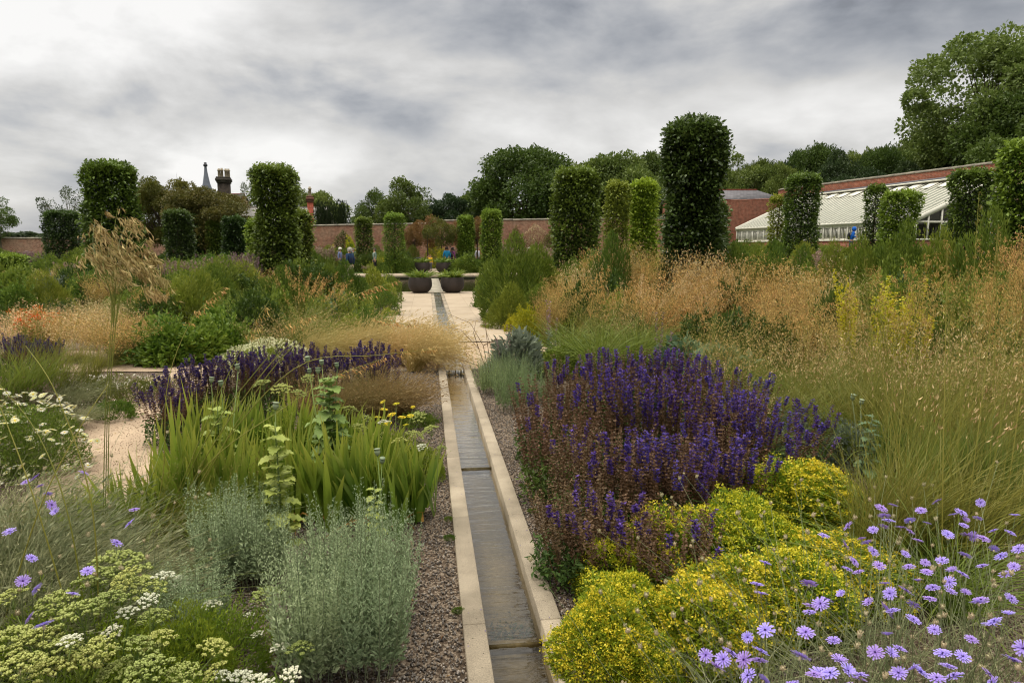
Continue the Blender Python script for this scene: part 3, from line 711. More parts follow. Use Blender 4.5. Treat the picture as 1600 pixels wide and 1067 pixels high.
def spire():
    p = AT(328.5, 86); r = local_root('spire', (p[0], p[1], 0), .2); zt = ZAT(p, 258)
    m = MB(); H = 8.0
    prof = [(.13, zt - .1), (.2, zt - .9), (.42, zt - 2.2), (.95, zt - 3.9), (1.6, zt - 5.3), (2.3, zt - 6.4)]
    lathe(m, prof[::-1], 8); link('spire_roof', m.mesh('spire_roof', plain('lead', (104, 110, 120), .45, .25, nscale=1.5)), r)
    f = MB(); lathe(f, [(.14, zt - .2), (.24, zt - .15), (.24, zt + .05), (.16, zt + .1), (.16, zt + .28), (.0, zt + .34)], 10); link('finial', f.mesh('finial', plain('dark_lead', (50, 52, 58), .5)), r)
    b = MB(); lathe(b, [(1.9, 0), (1.9, zt - 6.3), (2.35, zt - 6.35)], 8); link('turret', b.mesh('turret', BRICK2), r)
    tag(r, 'grey lead spire with concave sides rising above the russet maple', 'spire')
spire()

# --- glasshouse
WHITE = plain('greenhouse_paint', (222, 219, 204), .55, .06, nscale=3)
BLIND = plain('shaded_glass', (132, 136, 122), .3, .10, spec=.6, nscale=1.2)
GLASSM = None
def glass_mat():
    m, nt, o = newmat('window_glass'); N = nt.nodes; L = nt.links
    g = N.new('ShaderNodeBsdfGlossy'); g.inputs['Roughness'].default_value = .05; t = N.new('ShaderNodeBsdfTransparent'); t.inputs[0].default_value = (.55, .6, .55, 1)
    fr = N.new('ShaderNodeFresnel'); fr.inputs[0].default_value = 1.6; mx = N.new('ShaderNodeMixShader'); L.new(fr.outputs[0], mx.inputs[0]); L.new(t.outputs[0], mx.inputs[1]); L.new(g.outputs[0], mx.inputs[2]); L.new(mx.outputs[0], o.inputs[0]); return m
GLASSM = glass_mat()
def glasshouse(name, p0, p1, width, zs, label, endnear=True, nwin=24, baywidth=.46):
    """p0 near front corner, p1 far front corner (camera aligned), runs along +x local (towards far), +y local away from the wall... wall side is -y"""
    a = W(*p0); b = W(*p1); L = math.hypot(b[0] - a[0], b[1] - a[1]); ang = math.atan2(b[1] - a[1], b[0] - a[0])
    z0, zs_, ze, zr = zs                    # ground, sill, eave, ridge
    r = local_root(name, (a[0], a[1], 0), ang); w = width    # wall lies on local -y (to the right when looking along +x)
    mb = MB(); box(mb, (L / 2, -.12, (z0 - .5 + zs_) / 2), (L, .22, zs_ - z0 + .5)); box(mb, (.11, -w / 2 - .1, (z0 - .5 + zs_) / 2), (.22, w - .3, zs_ - z0 + .5)); box(mb, (L - .11, -w / 2 - .1, (z0 - .5 + zs_) / 2), (.22, w - .3, zs_ - z0 + .5))
    link('plinth', mb.mesh('plinth', BRICK2), r)
    sb = MB(); box(sb, (L / 2, -.1, zs_ + .035), (L + .1, .34, .066)); box(sb, (L / 2, -.11, ze - .06), (L, .12, .16)); box(sb, (L / 2, .03, ze + .03), (L + .1, .14, .1))
    link('eaves_frame', sb.mesh('eaves_frame', WHITE), r)
    for i in range(nwin):
        xa, xb = L * i / nwin, L * (i + 1) / nwin; xm = (xa + xb) / 2; ww = xb - xa; hh = ze - zs_ - .2; zc = (ze + zs_) / 2 - .03
        f = MB(); box(f, (xa + .05, -.1, zc), (.12, .12, hh)); box(f, (xm, -.1, zs_ + .11), (ww - .13, .07, .08)); box(f, (xm, -.1, ze - .18), (ww - .13, .07, .08))
        for k in (1, 2, 3, 4): box(f, (xa + .11 + (ww - .12) * k / 5, -.1, zc), (.035, .05, hh - .16))
        o = link('window', f.mesh('window', WHITE), r)
        g = MB(); box(g, (xm + .03, -.1, zc), (ww - .13, .012, hh - .1)); link('pane', g.mesh('pane', GLASSM), o)
    # roof
    rp = MB(); quad(rp, (-.05, .08, ze + .04), (L + .05, .08, ze + .04), (L + .05, -w, zr), (-.05, -w, zr)); 
    quad(rp, (-.05, .08, ze + .02), (-.05, -w, zr - .02), (L + .05, -w, zr - .02), (L + .05, .08, ze + .02))
    rf = link('roof', rp.mesh('roof', BLIND), r)
    gb = MB(); nb = int(L / baywidth); sl_ = (zr - ze) / w
    for i in range(nb + 1):
        x = L * i / nb
        v0 = np.array([x, .1, ze + .07]); v1 = np.array([x, -w, zr + .05]); q = .026; h = .022
        gb.add([v0 + (-q, 0, -h), v0 + (q, 0, -h), v0 + (q, 0, h), v0 + (-q, 0, h), v1 + (-q, 0, -h), v1 + (q, 0, -h), v1 + (q, 0, h), v1 + (-q, 0, h)],
               [(0, 1, 2), (0, 2, 3), (3, 2, 6), (3, 6, 7), (1, 5, 6), (1, 6, 2), (0, 3, 7), (0, 7, 4)], .5)
    link('glazing_bars', gb.mesh('glazing_bars', WHITE), rf)
    tb = MB(); box(tb, (L / 2, -w + .32, zr + .02), (L, .5, .09), M=None); link('ridge_board', tb.mesh('ridge_board', WHITE), rf)
    fl = MB(); box(fl, (L / 2, -w + .04, zr + .16), (L + .3, .1, .12)); link('flashing', fl.mesh('flashing', plain('lead_flashing', (92, 96, 106), .5)), rf)
    # roof vents near the ridge
    nv = 14
    vb = MB()
    for i in range(nv):
        x = L * (i + .5) / nv; y = -w + .95; z = zr - sl_ * .95 + .12
        M = [[1, 0, 0], [0, math.cos(math.atan(sl_)), 0], [0, -math.sin(math.atan(sl_)), 1]]
        vb = MB(); box(vb, (x, y, z), (L / nv * .55, .8, .04), M=M); link('roof_vent', vb.mesh('roof_vent', WHITE), rf)
    # glazed gable ends
    for x, nm in ((0, 'gable_end'), (L, 'gable_end')):
        f = MB(); n = 7
        for k in range(n + 1):
            y = -w * k / n; zt = ze + (zr - ze) * k / n
            box(f, (x, y - (.05 if k == 0 else (-.05 if k == n else 0)), (zs_ + zt) / 2), (.08, .09, zt - zs_))
        v0 = np.array([x, .1, ze]); v1 = np.array([x, -w, zr])
        for dx in (0,):
            f.add([v0 + (-.09, 0, -.12), v0 + (.06, 0, -.12), v0 + (.06, 0, .14), v0 + (-.09, 0, .14), v1 + (-.09, 0, -.12), v1 + (.06, 0, -.12), v1 + (.06, 0, .14), v1 + (-.09, 0, .14)],
                  [(0, 1, 2), (0, 2, 3), (3, 2, 6), (3, 6, 7), (1, 5, 6), (1, 6, 2), (0, 3, 7), (0, 7, 4), (0, 4, 5), (0, 5, 1)])
        box(f, (x, -w / 2, ze - .05), (.06, w - .1, .1)); box(f, (x, -w / 2, zs_ + .04), (.1, w, .1))
        o = link(nm, f.mesh(nm, WHITE), r)
        g = MB(); g.add([(x + .02, 0, zs_), (x + .02, -w, zs_), (x + .02, -w, zr), (x + .02, 0, ze)], [(0, 1, 2), (0, 2, 3)]); link('pane', g.mesh('pane', GLASSM), o)
    # whitewashed wall seen inside, and benches
    ib = MB(); quad(ib, (0, -w + .03, z0), (L, -w + .03, z0), (L, -w + .03, zr - .1), (0, -w + .03, zr - .1)); link('inner_wall', ib.mesh('inner_wall', plain('limewash', (150, 146, 126), .9)), r)
    st = MB()
    for i in range(9): box(st, (L * (i + .5) / 9, -1.1, z0 + .85), (L / 9 - .3, 1.0, .06)); [box(st, (L * (i + .5) / 9 + sx * (L / 18 - .25), -1.1 + sy * .42, z0 + .4), (.05, .05, .84)) for sx in (-1, 1) for sy in (-1, 1)]
    link('staging', st.mesh('staging', plain('old_timber', (96, 84, 66), .8)), r)
    return tag(r, label, 'greenhouse')
glasshouse('greenhouse', tuple(GH_A), tuple(GH_B), 6.0, (1.2, 2.12, 3.17, 5.84), 'long white lean-to glasshouse against the high brick wall')
n2a = GH_A - _gd * 11 + _gn * 4.4; n2b = GH_A - _gd * .6 + _gn * 4.4
glasshouse('greenhouse', tuple(n2a), tuple(n2b), 4.6, (1.2, 1.9, 3.15, 5.0), 'lower white glasshouse bay nearer the viewer at the right edge', nwin=8, baywidth=.6)
wa = GH_A + _gn * 6.15 - _gd * .25; wb2 = GH_B + _gn * 6.2 + _gd * 4
pa = W(*wa); pb = W(*wb2)
wall_thing('garden_wall', [(pb[0], pb[1], 6.55), (pa[0], pa[1], 6.50)], .5, 1, BRICK2, 'high red brick wall rising behind the white glasshouse', ch=.12, z0=None) if False else None
wall_thing('garden_wall', [(pb[0], pb[1], 6.66), (pa[0], pa[1], 6.50)], .5, 1, BRICK2, 'high red brick wall rising behind the white glasshouse', ch=.12)
q0 = W(*(wa - _gd * .02)); q1 = W(*(wa + _gn * 9 - _gd * 1.5))
wall_thing('garden_wall', [(q0[0], q0[1], 6.05), (q1[0], q1[1], 6.0)], .4, 1, plain('cream_render', (176, 152, 120), .9, .12, nscale=1.5), 'cream rendered return of the high wall at the right edge')

# ------------------------------------------------------------------ foliage materials
M = {}
def LM(k, *a, **kw): M[k] = leafmat(k, *a, **kw)
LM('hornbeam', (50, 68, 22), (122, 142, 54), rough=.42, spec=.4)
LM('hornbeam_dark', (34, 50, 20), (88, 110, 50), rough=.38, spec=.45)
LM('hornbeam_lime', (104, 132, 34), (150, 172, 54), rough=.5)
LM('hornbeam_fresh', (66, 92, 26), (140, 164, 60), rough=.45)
LM('olive_leaf', (98, 112, 34), (146, 156, 56), rough=.5)
LM('bark', (66, 56, 44), (92, 80, 64), rough=.9, trans=0)
LM('bark_grey', (96, 90, 78), (130, 122, 106), rough=.9, trans=0)
LM('oak', (60, 80, 30), (100, 118, 50), rough=.5)
LM('oak_light', (78, 98, 40), (122, 138, 66), rough=.5)
LM('ash', (88, 108, 44), (136, 152, 80), rough=.5)
LM('dark_tree', (46, 64, 36), (76, 94, 52), rough=.5)
LM('willow', (82, 92, 72), (120, 130, 104), rough=.6)
LM('maple', (80, 92, 34), (114, 112, 50), rough=.5)
LM('maple_red', (84, 88, 38), (110, 102, 50), rough=.5)
LM('small_red', (112, 86, 50), (138, 112, 62), rough=.6)
LM('yew', (40, 52, 28), (60, 72, 38), rough=.7)
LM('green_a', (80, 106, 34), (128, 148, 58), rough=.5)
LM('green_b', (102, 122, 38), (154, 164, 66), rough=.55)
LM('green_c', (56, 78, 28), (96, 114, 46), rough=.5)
LM('peony', (74, 108, 34), (128, 152, 58), rough=.4, spec=.4)
LM('glaucous', (86, 112, 80), (130, 152, 112), rough=.6)
LM('grey_leaf', (104, 116, 96), (146, 156, 136), rough=.7)
LM('fern', (104, 128, 30), (150, 168, 54), rough=.6)
LM('yellow_leaf', (150, 150, 30), (196, 184, 48), rough=.5)
LM('iris', (82, 118, 30), (138, 164, 58), tip=(158, 160, 70), rough=.38, spec=.5, trans=.4, tippow=3.0)
LM('iris_tan', (150, 108, 40), (176, 138, 60), rough=.6)
LM('artemisia', (130, 148, 106), (178, 192, 148), rough=.75, trans=.2)
LM('artemisia_stem', (110, 120, 90), (130, 138, 104), rough=.8, trans=.0)
LM('lavender', (112, 134, 84), (150, 166, 112), rough=.7)
LM('stem_green', (84, 108, 44), (120, 136, 66), rough=.5, trans=.1)
LM('stem_olive', (110, 116, 42), (150, 146, 66), rough=.5, trans=.1)
LM('stem_grey', (104, 116, 80), (136, 144, 104), rough=.6, trans=.1)
LM('stem_brown', (96, 72, 46), (122, 94, 62), rough=.7, trans=.1)
LM('calyx', (84, 66, 44), (118, 92, 64), rough=.6, trans=.2)
LM('salvia', (64, 44, 118), (104, 78, 166), rough=.55, trans=.3)
LM('salvia_dark', (50, 34, 84), (80, 58, 118), rough=.55, trans=.3)
LM('salvia_leaf', (58, 84, 30), (98, 120, 54), rough=.6)
LM('oat', (146, 114, 66), (244, 222, 168), rough=.5, trans=.35)
LM('oat_gold', (146, 108, 50), (240, 206, 130), rough=.5, trans=.35)
LM('oat_plume', (122, 104, 56), (206, 186, 126), rough=.5, trans=.3)
LM('oat_rust', (128, 98, 50), (222, 186, 118), rough=.55, trans=.3)
LM('hair', (150, 130, 64), (194, 174, 104), tip=(206, 184, 124), rough=.5, trans=.35)
LM('hair_brown', (92, 80, 44), (150, 130, 80), tip=(154, 132, 84), rough=.55, trans=.3)
LM('grass', (50, 68, 22), (128, 134, 50), tip=(128, 128, 58), rough=.5, trans=.35)
LM('grass_yellow', (76, 88, 28), (154, 152, 66), tip=(146, 140, 70), rough=.5, trans=.35)
LM('grass_fresh', (54, 82, 26), (122, 144, 54), tip=(124, 136, 58), rough=.5, trans=.35)
LM('grass_grey', (112, 120, 80), (158, 158, 116), rough=.6, trans=.3)
LM('violet', (142, 112, 205), (170, 145, 228), tip=(184, 164, 236), rough=.5, trans=.3, tippow=2)
LM('violet_eye', (52, 30, 96), (84, 56, 134), rough=.5, trans=.1)
LM('cream_bud', (168, 156, 120), (206, 196, 160), rough=.5, trans=.3)
LM('white_petal', (214, 212, 190), (236, 234, 216), rough=.5, trans=.2)
LM('cream_petal', (206, 206, 158), (232, 230, 190), rough=.5, trans=.2)
LM('yellow_eye', (206, 184, 50), (224, 200, 80), rough=.6, trans=.1)
LM('umbel', (138, 150, 66), (188, 194, 116), rough=.6, trans=.25)
LM('umbel_white', (206, 208, 176), (232, 232, 208), rough=.6, trans=.2)
LM('yellow_floret', (196, 188, 34), (222, 208, 62), rough=.5, trans=.3)
LM('spurge_leaf', (104, 132, 30), (160, 176, 50), rough=.5, trans=.35)
LM('achillea', (206, 190, 24), (226, 210, 50), rough=.5, trans=.1)
LM('mauve', (120, 96, 100), (158, 130, 132), rough=.6, trans=.3)
LM('orange', (196, 84, 22), (220, 110, 36), rough=.5, trans=.3)
LM('seedhead', (112, 128, 100), (140, 152, 120), rough=.6, trans=.0)
LM('pink_dry', (150, 122, 110), (182, 156, 140), rough=.7, trans=.2)
LM('pale_rose', (176, 164, 120), (208, 186, 150), rough=.6, trans=.2)

# ------------------------------------------------------------------ plant builders (prototype meshes, origin at the foot)
def jit(n, s): return rng.normal(0, s, n)
def dirs_up(n, spread, lean=(0, 0)):
    a = rng.uniform(0, 2 * PI, n); r = spread * np.sqrt(rng.random(n))
    return nz(np.stack([np.cos(a) * r + lean[0], np.sin(a) * r + lean[1], np.ones(n)], 1))
def disc(n, r, z=0):
    a = rng.uniform(0, 2 * PI, n); q = r * np.sqrt(rng.random(n)); return np.stack([np.cos(a) * q, np.sin(a) * q, np.full(n, z)], 1)
def lumpy(D, k=9, amp=.3, sharp=14):
    C = nz(rng.normal(0, 1, (k, 3)) + [0, 0, .3]); A = rng.uniform(.3, 1, k) * amp
    return 1 + (A[None] * np.exp(sharp * (D @ C.T - 1))).max(1) - amp * .5

def column(r, h, n, leaf, mat, z0=.25, bulge=0.0, gap=None, square=.0, notch=None, lean=0, rtop=1.0):
    """clipped hornbeam column: a rounded drum of leaves round a stem, uneven where it has grown out"""
    lf = MB(); n = int(n * 1.9)
    ns = int(n * .74); nt_ = n - ns
    a = rng.uniform(0, 2 * PI, ns); z = z0 + (h - z0) * rng.random(ns) ** .92
    t = (z - z0) / (h - z0)
    ph_ = rng.uniform(0, 6.28, 4); rr = r * (1 + .06 * np.sin(a * 3 + t * 5 + ph_[0]) + .06 * np.sin(a * 5 - t * 11 + ph_[1]) + .05 * np.sin(a * 2 + t * 19 + ph_[2]) + bulge * 1.6 * np.sin(t * 7 + ph_[3])) * (1 + (rtop - 1) * t)
    rr *= np.where(t > .9, 1 - ((t - .9) * 10) ** 2 * .12, 1) * (1 + .05 * np.sin(a * 2 + z * 3.1) * np.sin(z * 5.3 + a)) * np.where(t < .06, .75 + t * 4, 1)
    if gap: rr *= 1 - gap[2] * np.exp(-((t - gap[0]) / gap[1]) ** 2)
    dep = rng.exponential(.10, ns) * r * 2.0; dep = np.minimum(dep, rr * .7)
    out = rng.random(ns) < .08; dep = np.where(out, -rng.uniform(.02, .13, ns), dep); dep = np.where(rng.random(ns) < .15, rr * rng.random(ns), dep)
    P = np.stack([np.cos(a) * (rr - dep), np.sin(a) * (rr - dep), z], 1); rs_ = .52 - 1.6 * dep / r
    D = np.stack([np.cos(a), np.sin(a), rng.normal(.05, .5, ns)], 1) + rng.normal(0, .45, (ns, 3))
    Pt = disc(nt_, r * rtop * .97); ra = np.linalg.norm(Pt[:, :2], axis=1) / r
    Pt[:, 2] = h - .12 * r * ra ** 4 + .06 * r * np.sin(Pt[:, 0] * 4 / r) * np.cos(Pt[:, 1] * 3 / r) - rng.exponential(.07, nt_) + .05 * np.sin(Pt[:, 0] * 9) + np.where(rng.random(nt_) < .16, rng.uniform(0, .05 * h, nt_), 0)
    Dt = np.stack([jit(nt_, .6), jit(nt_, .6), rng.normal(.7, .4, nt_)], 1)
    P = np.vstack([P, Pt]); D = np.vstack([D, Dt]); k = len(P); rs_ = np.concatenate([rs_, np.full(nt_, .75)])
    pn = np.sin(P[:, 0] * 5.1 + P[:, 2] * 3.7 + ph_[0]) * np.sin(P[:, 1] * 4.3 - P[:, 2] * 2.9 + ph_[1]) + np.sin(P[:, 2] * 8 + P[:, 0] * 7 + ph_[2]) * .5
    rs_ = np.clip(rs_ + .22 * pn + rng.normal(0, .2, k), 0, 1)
    if notch is not None: keep = ~notch(P); P, D, rs_ = P[keep], D[keep], rs_[keep]; k = len(P)
    if lean: P[:, 0] += lean * P[:, 2]
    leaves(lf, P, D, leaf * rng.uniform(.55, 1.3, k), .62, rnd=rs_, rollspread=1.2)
    st = MB(); tube(st, [(0, 0, 0), (.02, 0, h * .4), (0, .02, h * .92)], [.06, .045, .02], 7, .5)
    for i in range(22):
        z = rng.uniform(z0, h * .93); a = rng.uniform(0, 2 * PI); q = r * .8
        tube(st, [(0, 0, z), (math.cos(a) * q * .5, math.sin(a) * q * .5, z + .12), (math.cos(a) * q, math.sin(a) * q, z + .2)], [.022, .015, .008], 4, .4, cap=False)
    return ('hornbeam_column', 'topiary', [('crown', lf.mesh('column_crown', mat), []), ('trunk', st.mesh('column_trunk', M['bark']), [])])

def shrub(r, h, n, leaf, mat, wr=.5, amp=.45, sharp=14, flowers=None, up=.35, name='shrub', six=False, stems=True, flat=.0, sub=.7, k=9):
    lf = MB(); D = nz(rng.normal(0, 1, (n, 3))); D[:, 2] = np.abs(D[:, 2]) * (1 - flat) - .04
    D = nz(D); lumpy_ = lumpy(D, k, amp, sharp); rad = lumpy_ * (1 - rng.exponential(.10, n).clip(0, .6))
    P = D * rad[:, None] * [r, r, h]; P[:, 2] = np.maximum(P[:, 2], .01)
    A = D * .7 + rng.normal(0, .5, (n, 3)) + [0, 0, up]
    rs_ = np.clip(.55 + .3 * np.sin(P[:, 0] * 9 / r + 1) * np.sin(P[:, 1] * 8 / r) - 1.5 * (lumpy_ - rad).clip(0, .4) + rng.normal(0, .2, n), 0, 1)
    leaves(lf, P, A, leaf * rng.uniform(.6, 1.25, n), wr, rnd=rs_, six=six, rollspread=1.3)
    m = int(26 + 20 * amp); Ds = nz(rng.normal(0, 1, (m, 3)) + [0, 0, .5]); Ds[:, 2] = np.abs(Ds[:, 2])
    for q in range(16):
        f_ = .82 + rng.uniform(.18, .42, m) * (q + 1) / 16; leaves(lf, Ds * f_[:, None] * [r, r, h] + rng.normal(0, leaf * .12, (m, 3)), Ds + rng.normal(0, .5, (m, 3)) + [0, 0, .3], leaf * rng.uniform(.5, 1, m), wr, six=six)
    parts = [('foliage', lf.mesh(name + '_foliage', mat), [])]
    if stems:
        sb = MB(); m = 26; d = nz(np.stack([jit(m, .5), jit(m, .5), np.abs(jit(m, .4)) + .5], 1))
        ribbons(sb, disc(m, r * .25), d, np.full(m, min(r, h) * sub), .012, seg=3, taper='stem')
        parts.append(('stems', sb.mesh(name + '_stems', M['bark']), []))
    if flowers:
        fm, nf, fs = flowers; fb = MB(); Df = nz(rng.normal(0, 1, (nf, 3))); Df[:, 2] = np.abs(Df[:, 2]) * .9 + .1; Df = nz(Df)
        # same lobes are not needed: blossoms sit just outside the leaves
        Pf = Df * (1.02 + .08 * rng.random(nf))[:, None] * [r, r, h]
        for q in range(4):
            leaves(fb, Pf + rng.normal(0, fs * .25, (nf, 3)), rng.normal(0, 1, (nf, 3)) + [0, 0, .4], fs * rng.uniform(.5, 1, nf), .7)
        parts.append(('blossom', fb.mesh(name + '_blossom', fm), []))
    return (name, 'shrub', parts)

def tree(H, cr, cbase, ncl, lpc, leaf, mat, bark='bark', trunk_r=.3, spread=1.0, name='tree', clr=.3, asym=0, sparse=0, flatt=.75, seedf=None):
    """tapered trunk, limbs that reach each leaf cluster, clusters on an uneven crown"""
    cb = MB(); tb = MB()
    ch = (H - cbase) / 2; cz = cbase + ch
    D = nz(rng.normal(0, 1, (ncl, 3))); D[:, 2] = D[:, 2] * .9 + .12; D = nz(D)
    rad = lumpy(D, 7, .45, 7) * (rng.uniform(.55, 1, ncl) ** .6)
    C = D * rad[:, None] * [cr, cr, ch] + [asym * cr, 0, cz]
    C[:, 2] = np.minimum(C[:, 2], H - clr * cr * .3)
    for i in range(ncl):
        rc = cr * clr * rng.uniform(.65, 1.25); n = int(lpc * 1.7 * rng.uniform(.6, 1.3))
        d = nz(rng.normal(0, 1, (n, 3)) + [0, 0, .35]); q = rc * (1 - rng.exponential(.16, n).clip(0, .8))
        lb = 1 + .25 * np.sin(d[:, 0] * 5 + i) * np.sin(d[:, 1] * 6 + i * 2) 
        P = C[i] + d * (q * lb)[:, None] * [1, 1, flatt]
        leaves(cb, P, d + rng.normal(0, .6, (n, 3)), leaf * rng.uniform(.6, 1.3, n), .7, rnd=np.clip(rng.normal(.5 + rng.normal(0, .16), .22, n), 0, 1), rollspread=1.4)
    top = np.array([asym * cr * .6, 0, cbase + ch * 1.1])
    tr = [np.array([0, 0, 0]), np.array([.02 * H * .2, 0, cbase * .5]), np.array([asym * cr * .2, .01, cbase]), (np.array([asym * cr * .4, 0, cz])), top]
    tube(tb, tr, [trunk_r * 1.35, trunk_r, trunk_r * .85, trunk_r * .5, trunk_r * .15], 8)
    for i in range(min(ncl, 46)):
        t = rng.uniform(.25, .95); s = tr[2] * (1 - t) + tr[4] * t; e = C[i]; mid = (s + e) / 2 + [0, 0, -.08 * np.linalg.norm(e - s)] + rng.normal(0, .05 * cr, 3)
        w = trunk_r * (.42 - .25 * t)
        tube(tb, [s, mid, e], [w, w * .6, w * .15], 5, cap=False)
        for k in range(2):
            e2 = e + rng.normal(0, clr * cr * .5, 3); tube(tb, [mid, (mid + e2) / 2, e2], [w * .4, w * .25, w * .08], 4, cap=False)
    return (name, 'tree', [('crown', cb.mesh(name + '_crown', M[mat] if isinstance(mat, str) else mat), []), ('trunk', tb.mesh(name + '_trunk', M[bark]), [])])

# --- grasses
def spikelets(mb, P, L, w, mat=0, down=.7, lean=(.5, 0)):
    n = len(P); d = np.stack([rng.normal(lean[0], .35, n), rng.normal(lean[1], .35, n), rng.normal(-down, .35, n)], 1)
    leaves(mb, P, d, L * rng.uniform(.6, 1.2, n), w, mat=mat, rollspread=PI)
def grass_tuft(n, h, r, w, spread, droopz, mat, wind=.15, seg=5, name='grass', wtap='blade'):
    mb = MB(); d = dirs_up(n, spread, (wind, 0)); dz = np.stack([d[:, 0] * .9, d[:, 1] * .9, -np.ones(n) * droopz * rng.uniform(.4, 1.3, n)], 1)
    ribbons(mb, disc(n, r), d, h * rng.uniform(.55, 1.05, n), w, dz, seg, taper=wtap)
    return mb
def panicle(mb, sb, tip, axis, L, wd, n, sp, wind=.5, slim=.24):
    """branched flower head along axis ending at tip; spikelets hang to leeward"""
    m = 18; t = rng.random(m); base = tip - axis * (L * (1 - t))[:, None]
    bd = nz(np.stack([rng.normal(wind, .6, m), jit(m, .6), rng.uniform(-.1, .8, m)], 1)); bl = wd * (1.15 - t) * rng.uniform(.5, 1.1, m)
    at = ribbons(sb, base, bd, bl, .0012, np.tile([.15, 0, -.6], (m, 1)), 3, taper='stem', ret=True)
    for q in range(n // m):
        spikelets(mb, at(rng.uniform(.35, 1.0, m)) + rng.normal(0, .006, (m, 3)), sp, slim, down=.9)
    spikelets(mb, base + rng.normal(0, .008, (m, 3)), sp, slim, down=.9)
def giant_oats(nl, ns, h, pan=(.42, .16, 54, .028), lw=.005, spread=.55, wind=.22, name='giant_oat_grass', bend=.3, oatm='oat_gold', leafm='grass_fresh', stemm='stem_olive', lh=.62):
    lb = grass_tuft(nl, h * lh, .16, lw, spread * 1.5, .55, None, wind * .6, 5)
    sb = MB(); hb = MB()
    d = dirs_up(ns, spread, (wind, 0)); L = h * rng.uniform(.8, 1.08, ns); dr = np.stack([d[:, 0] * bend + bend * wind, d[:, 1] * bend, -np.ones(ns) * bend * .35], 1)
    at = ribbons(sb, disc(ns, .10), d, L, .0042, dr, 7, taper='stem', ret=True)
    tip = at(1.0); pre = at(.9)
    for i in range(ns):
        ax = nz((tip[i] - pre[i])[None])[0]; panicle(hb, sb, tip[i], ax, pan[0] * rng.uniform(.7, 1.1), pan[1] * rng.uniform(.7, 1.2), pan[2], pan[3])
    return (name, 'ornamental grass', [('leaf_blades', lb.mesh('oat_leaves', M[leafm]), []), ('stems', sb.mesh('oat_stems', M[stemm]), []), ('flower_heads', hb.mesh('oat_heads', M[oatm]), [])])
def cloud_grass(h, r, ns, nsp, sp, mat, leafm='grass', wind=.2, name='golden_oat_grass', nl=260, lh=.45, zone=(.45, 1.05), stemm='hair', stemw=.0022):
    """fine stems that carry a haze of small golden spikelets"""
    lb = grass_tuft(nl, h * lh, r * .35, .004, .9, .8, None, wind, 4)
    sb = MB(); hb = MB(); d = dirs_up(ns, .62 * r / (h * .55), (wind, 0)); L = h * rng.uniform(.7, 1.08, ns)
    dr = np.stack([d[:, 0] * .35 + .12 * wind, d[:, 1] * .35, -np.ones(ns) * .16], 1)
    at = ribbons(sb, disc(ns, r * .2), d, L, stemw, dr, 5, taper='stem', ret=True)
    for q in range(nsp):
        t = rng.uniform(zone[0], zone[1], ns); P = at(t); sd = (.03 + .09 * (1.05 - t))[:, None] * rng.normal(0, 1, (ns, 3)) * h
        spikelets(hb, P + sd * .8, sp, .3, down=.35, lean=(.5 * wind + .15, 0))
    # wiry side branches
    m = ns * 3; k = rng.integers(0, ns, m); t = rng.uniform(.5, .95, m)
    P = at(rng.uniform(.5, .9)); idx = rng.integers(0, ns, m); tt = rng.uniform(.5, .95, ns)
    for q in range(3):
        P = at(rng.uniform(.45, .95, ns)); ribbons(sb, P, nz(rng.normal(0, 1, (ns, 3)) + [wind, 0, .5]), h * .14 * rng.uniform(.5, 1.2, ns), stemw * .6, None, 2, taper='stem')
    return (name, 'ornamental grass', [('leaf_blades', lb.mesh('cloud_leaves', M[leafm]), []), ('stems', sb.mesh('cloud_stems', M[stemm]), []), ('flower_heads', hb.mesh('cloud_heads', M[mat]), [])])
def hair_grass(h, n, mat, wind=.5, name='feather_grass', w=.0022, leafm=None, spread=.75, r=.1, droop=.55):
    mb = MB(); d = dirs_up(n, spread, (wind * .6, 0)); L = h * rng.uniform(.55, 1.15, n)
    dr = np.stack([d[:, 0] * .5 + wind * rng.uniform(.5, 1.2, n), d[:, 1] * .6 + jit(n, .1), -droop * rng.uniform(.5, 1.5, n)], 1)
    at = ribbons(mb, disc(n, r), d, L, w, dr, 7, taper='stem', ret=True)
    for q in range(3):
        P = at(rng.uniform(.55, 1.0, n)); e = d + dr * 1.5
        leaves(mb, P, e + rng.normal(0, .25, (n, 3)), .035 * rng.uniform(.6, 1.3, n), .12, tt=np.full(n, .95))
    return (name, 'ornamental grass', [('leaf_blades', mb.mesh('hair', M[mat]), [])])
def tall_grass(h, n, mat, name='tall_grass', w=.0045, spread=.38, wind=.12, ns=26, headm='grass_yellow', stemm='stem_olive', r=.2, droop=.35, sp=.020, nsp=9):
    lb = grass_tuft(n, h * .82, r, w, spread, droop, None, wind, 6)
    sb = MB(); hb = MB(); d = dirs_up(ns, spread * .8, (wind, 0)); L = h * rng.uniform(.8, 1.15, ns)
    at = ribbons(sb, disc(ns, r), d, L, .003, np.stack([d[:, 0] * .25, d[:, 1] * .25, -np.full(ns, .06)], 1), 6, taper='stem', ret=True)
    for q in range(nsp):
        P = at(rng.uniform(.72, 1.0, ns)); leaves(hb, P + rng.normal(0, .012, (ns, 3)), d + rng.normal(0, .35, (ns, 3)) + [.2, 0, 0], sp * rng.uniform(.6, 1.4, ns), .25)
    return (name, 'ornamental grass', [('leaf_blades', lb.mesh('tall_leaves', M[mat]), []), ('stems', sb.mesh('tall_stems', M[stemm]), []), ('flower_heads', hb.mesh('tall_heads', M[headm]), [])])

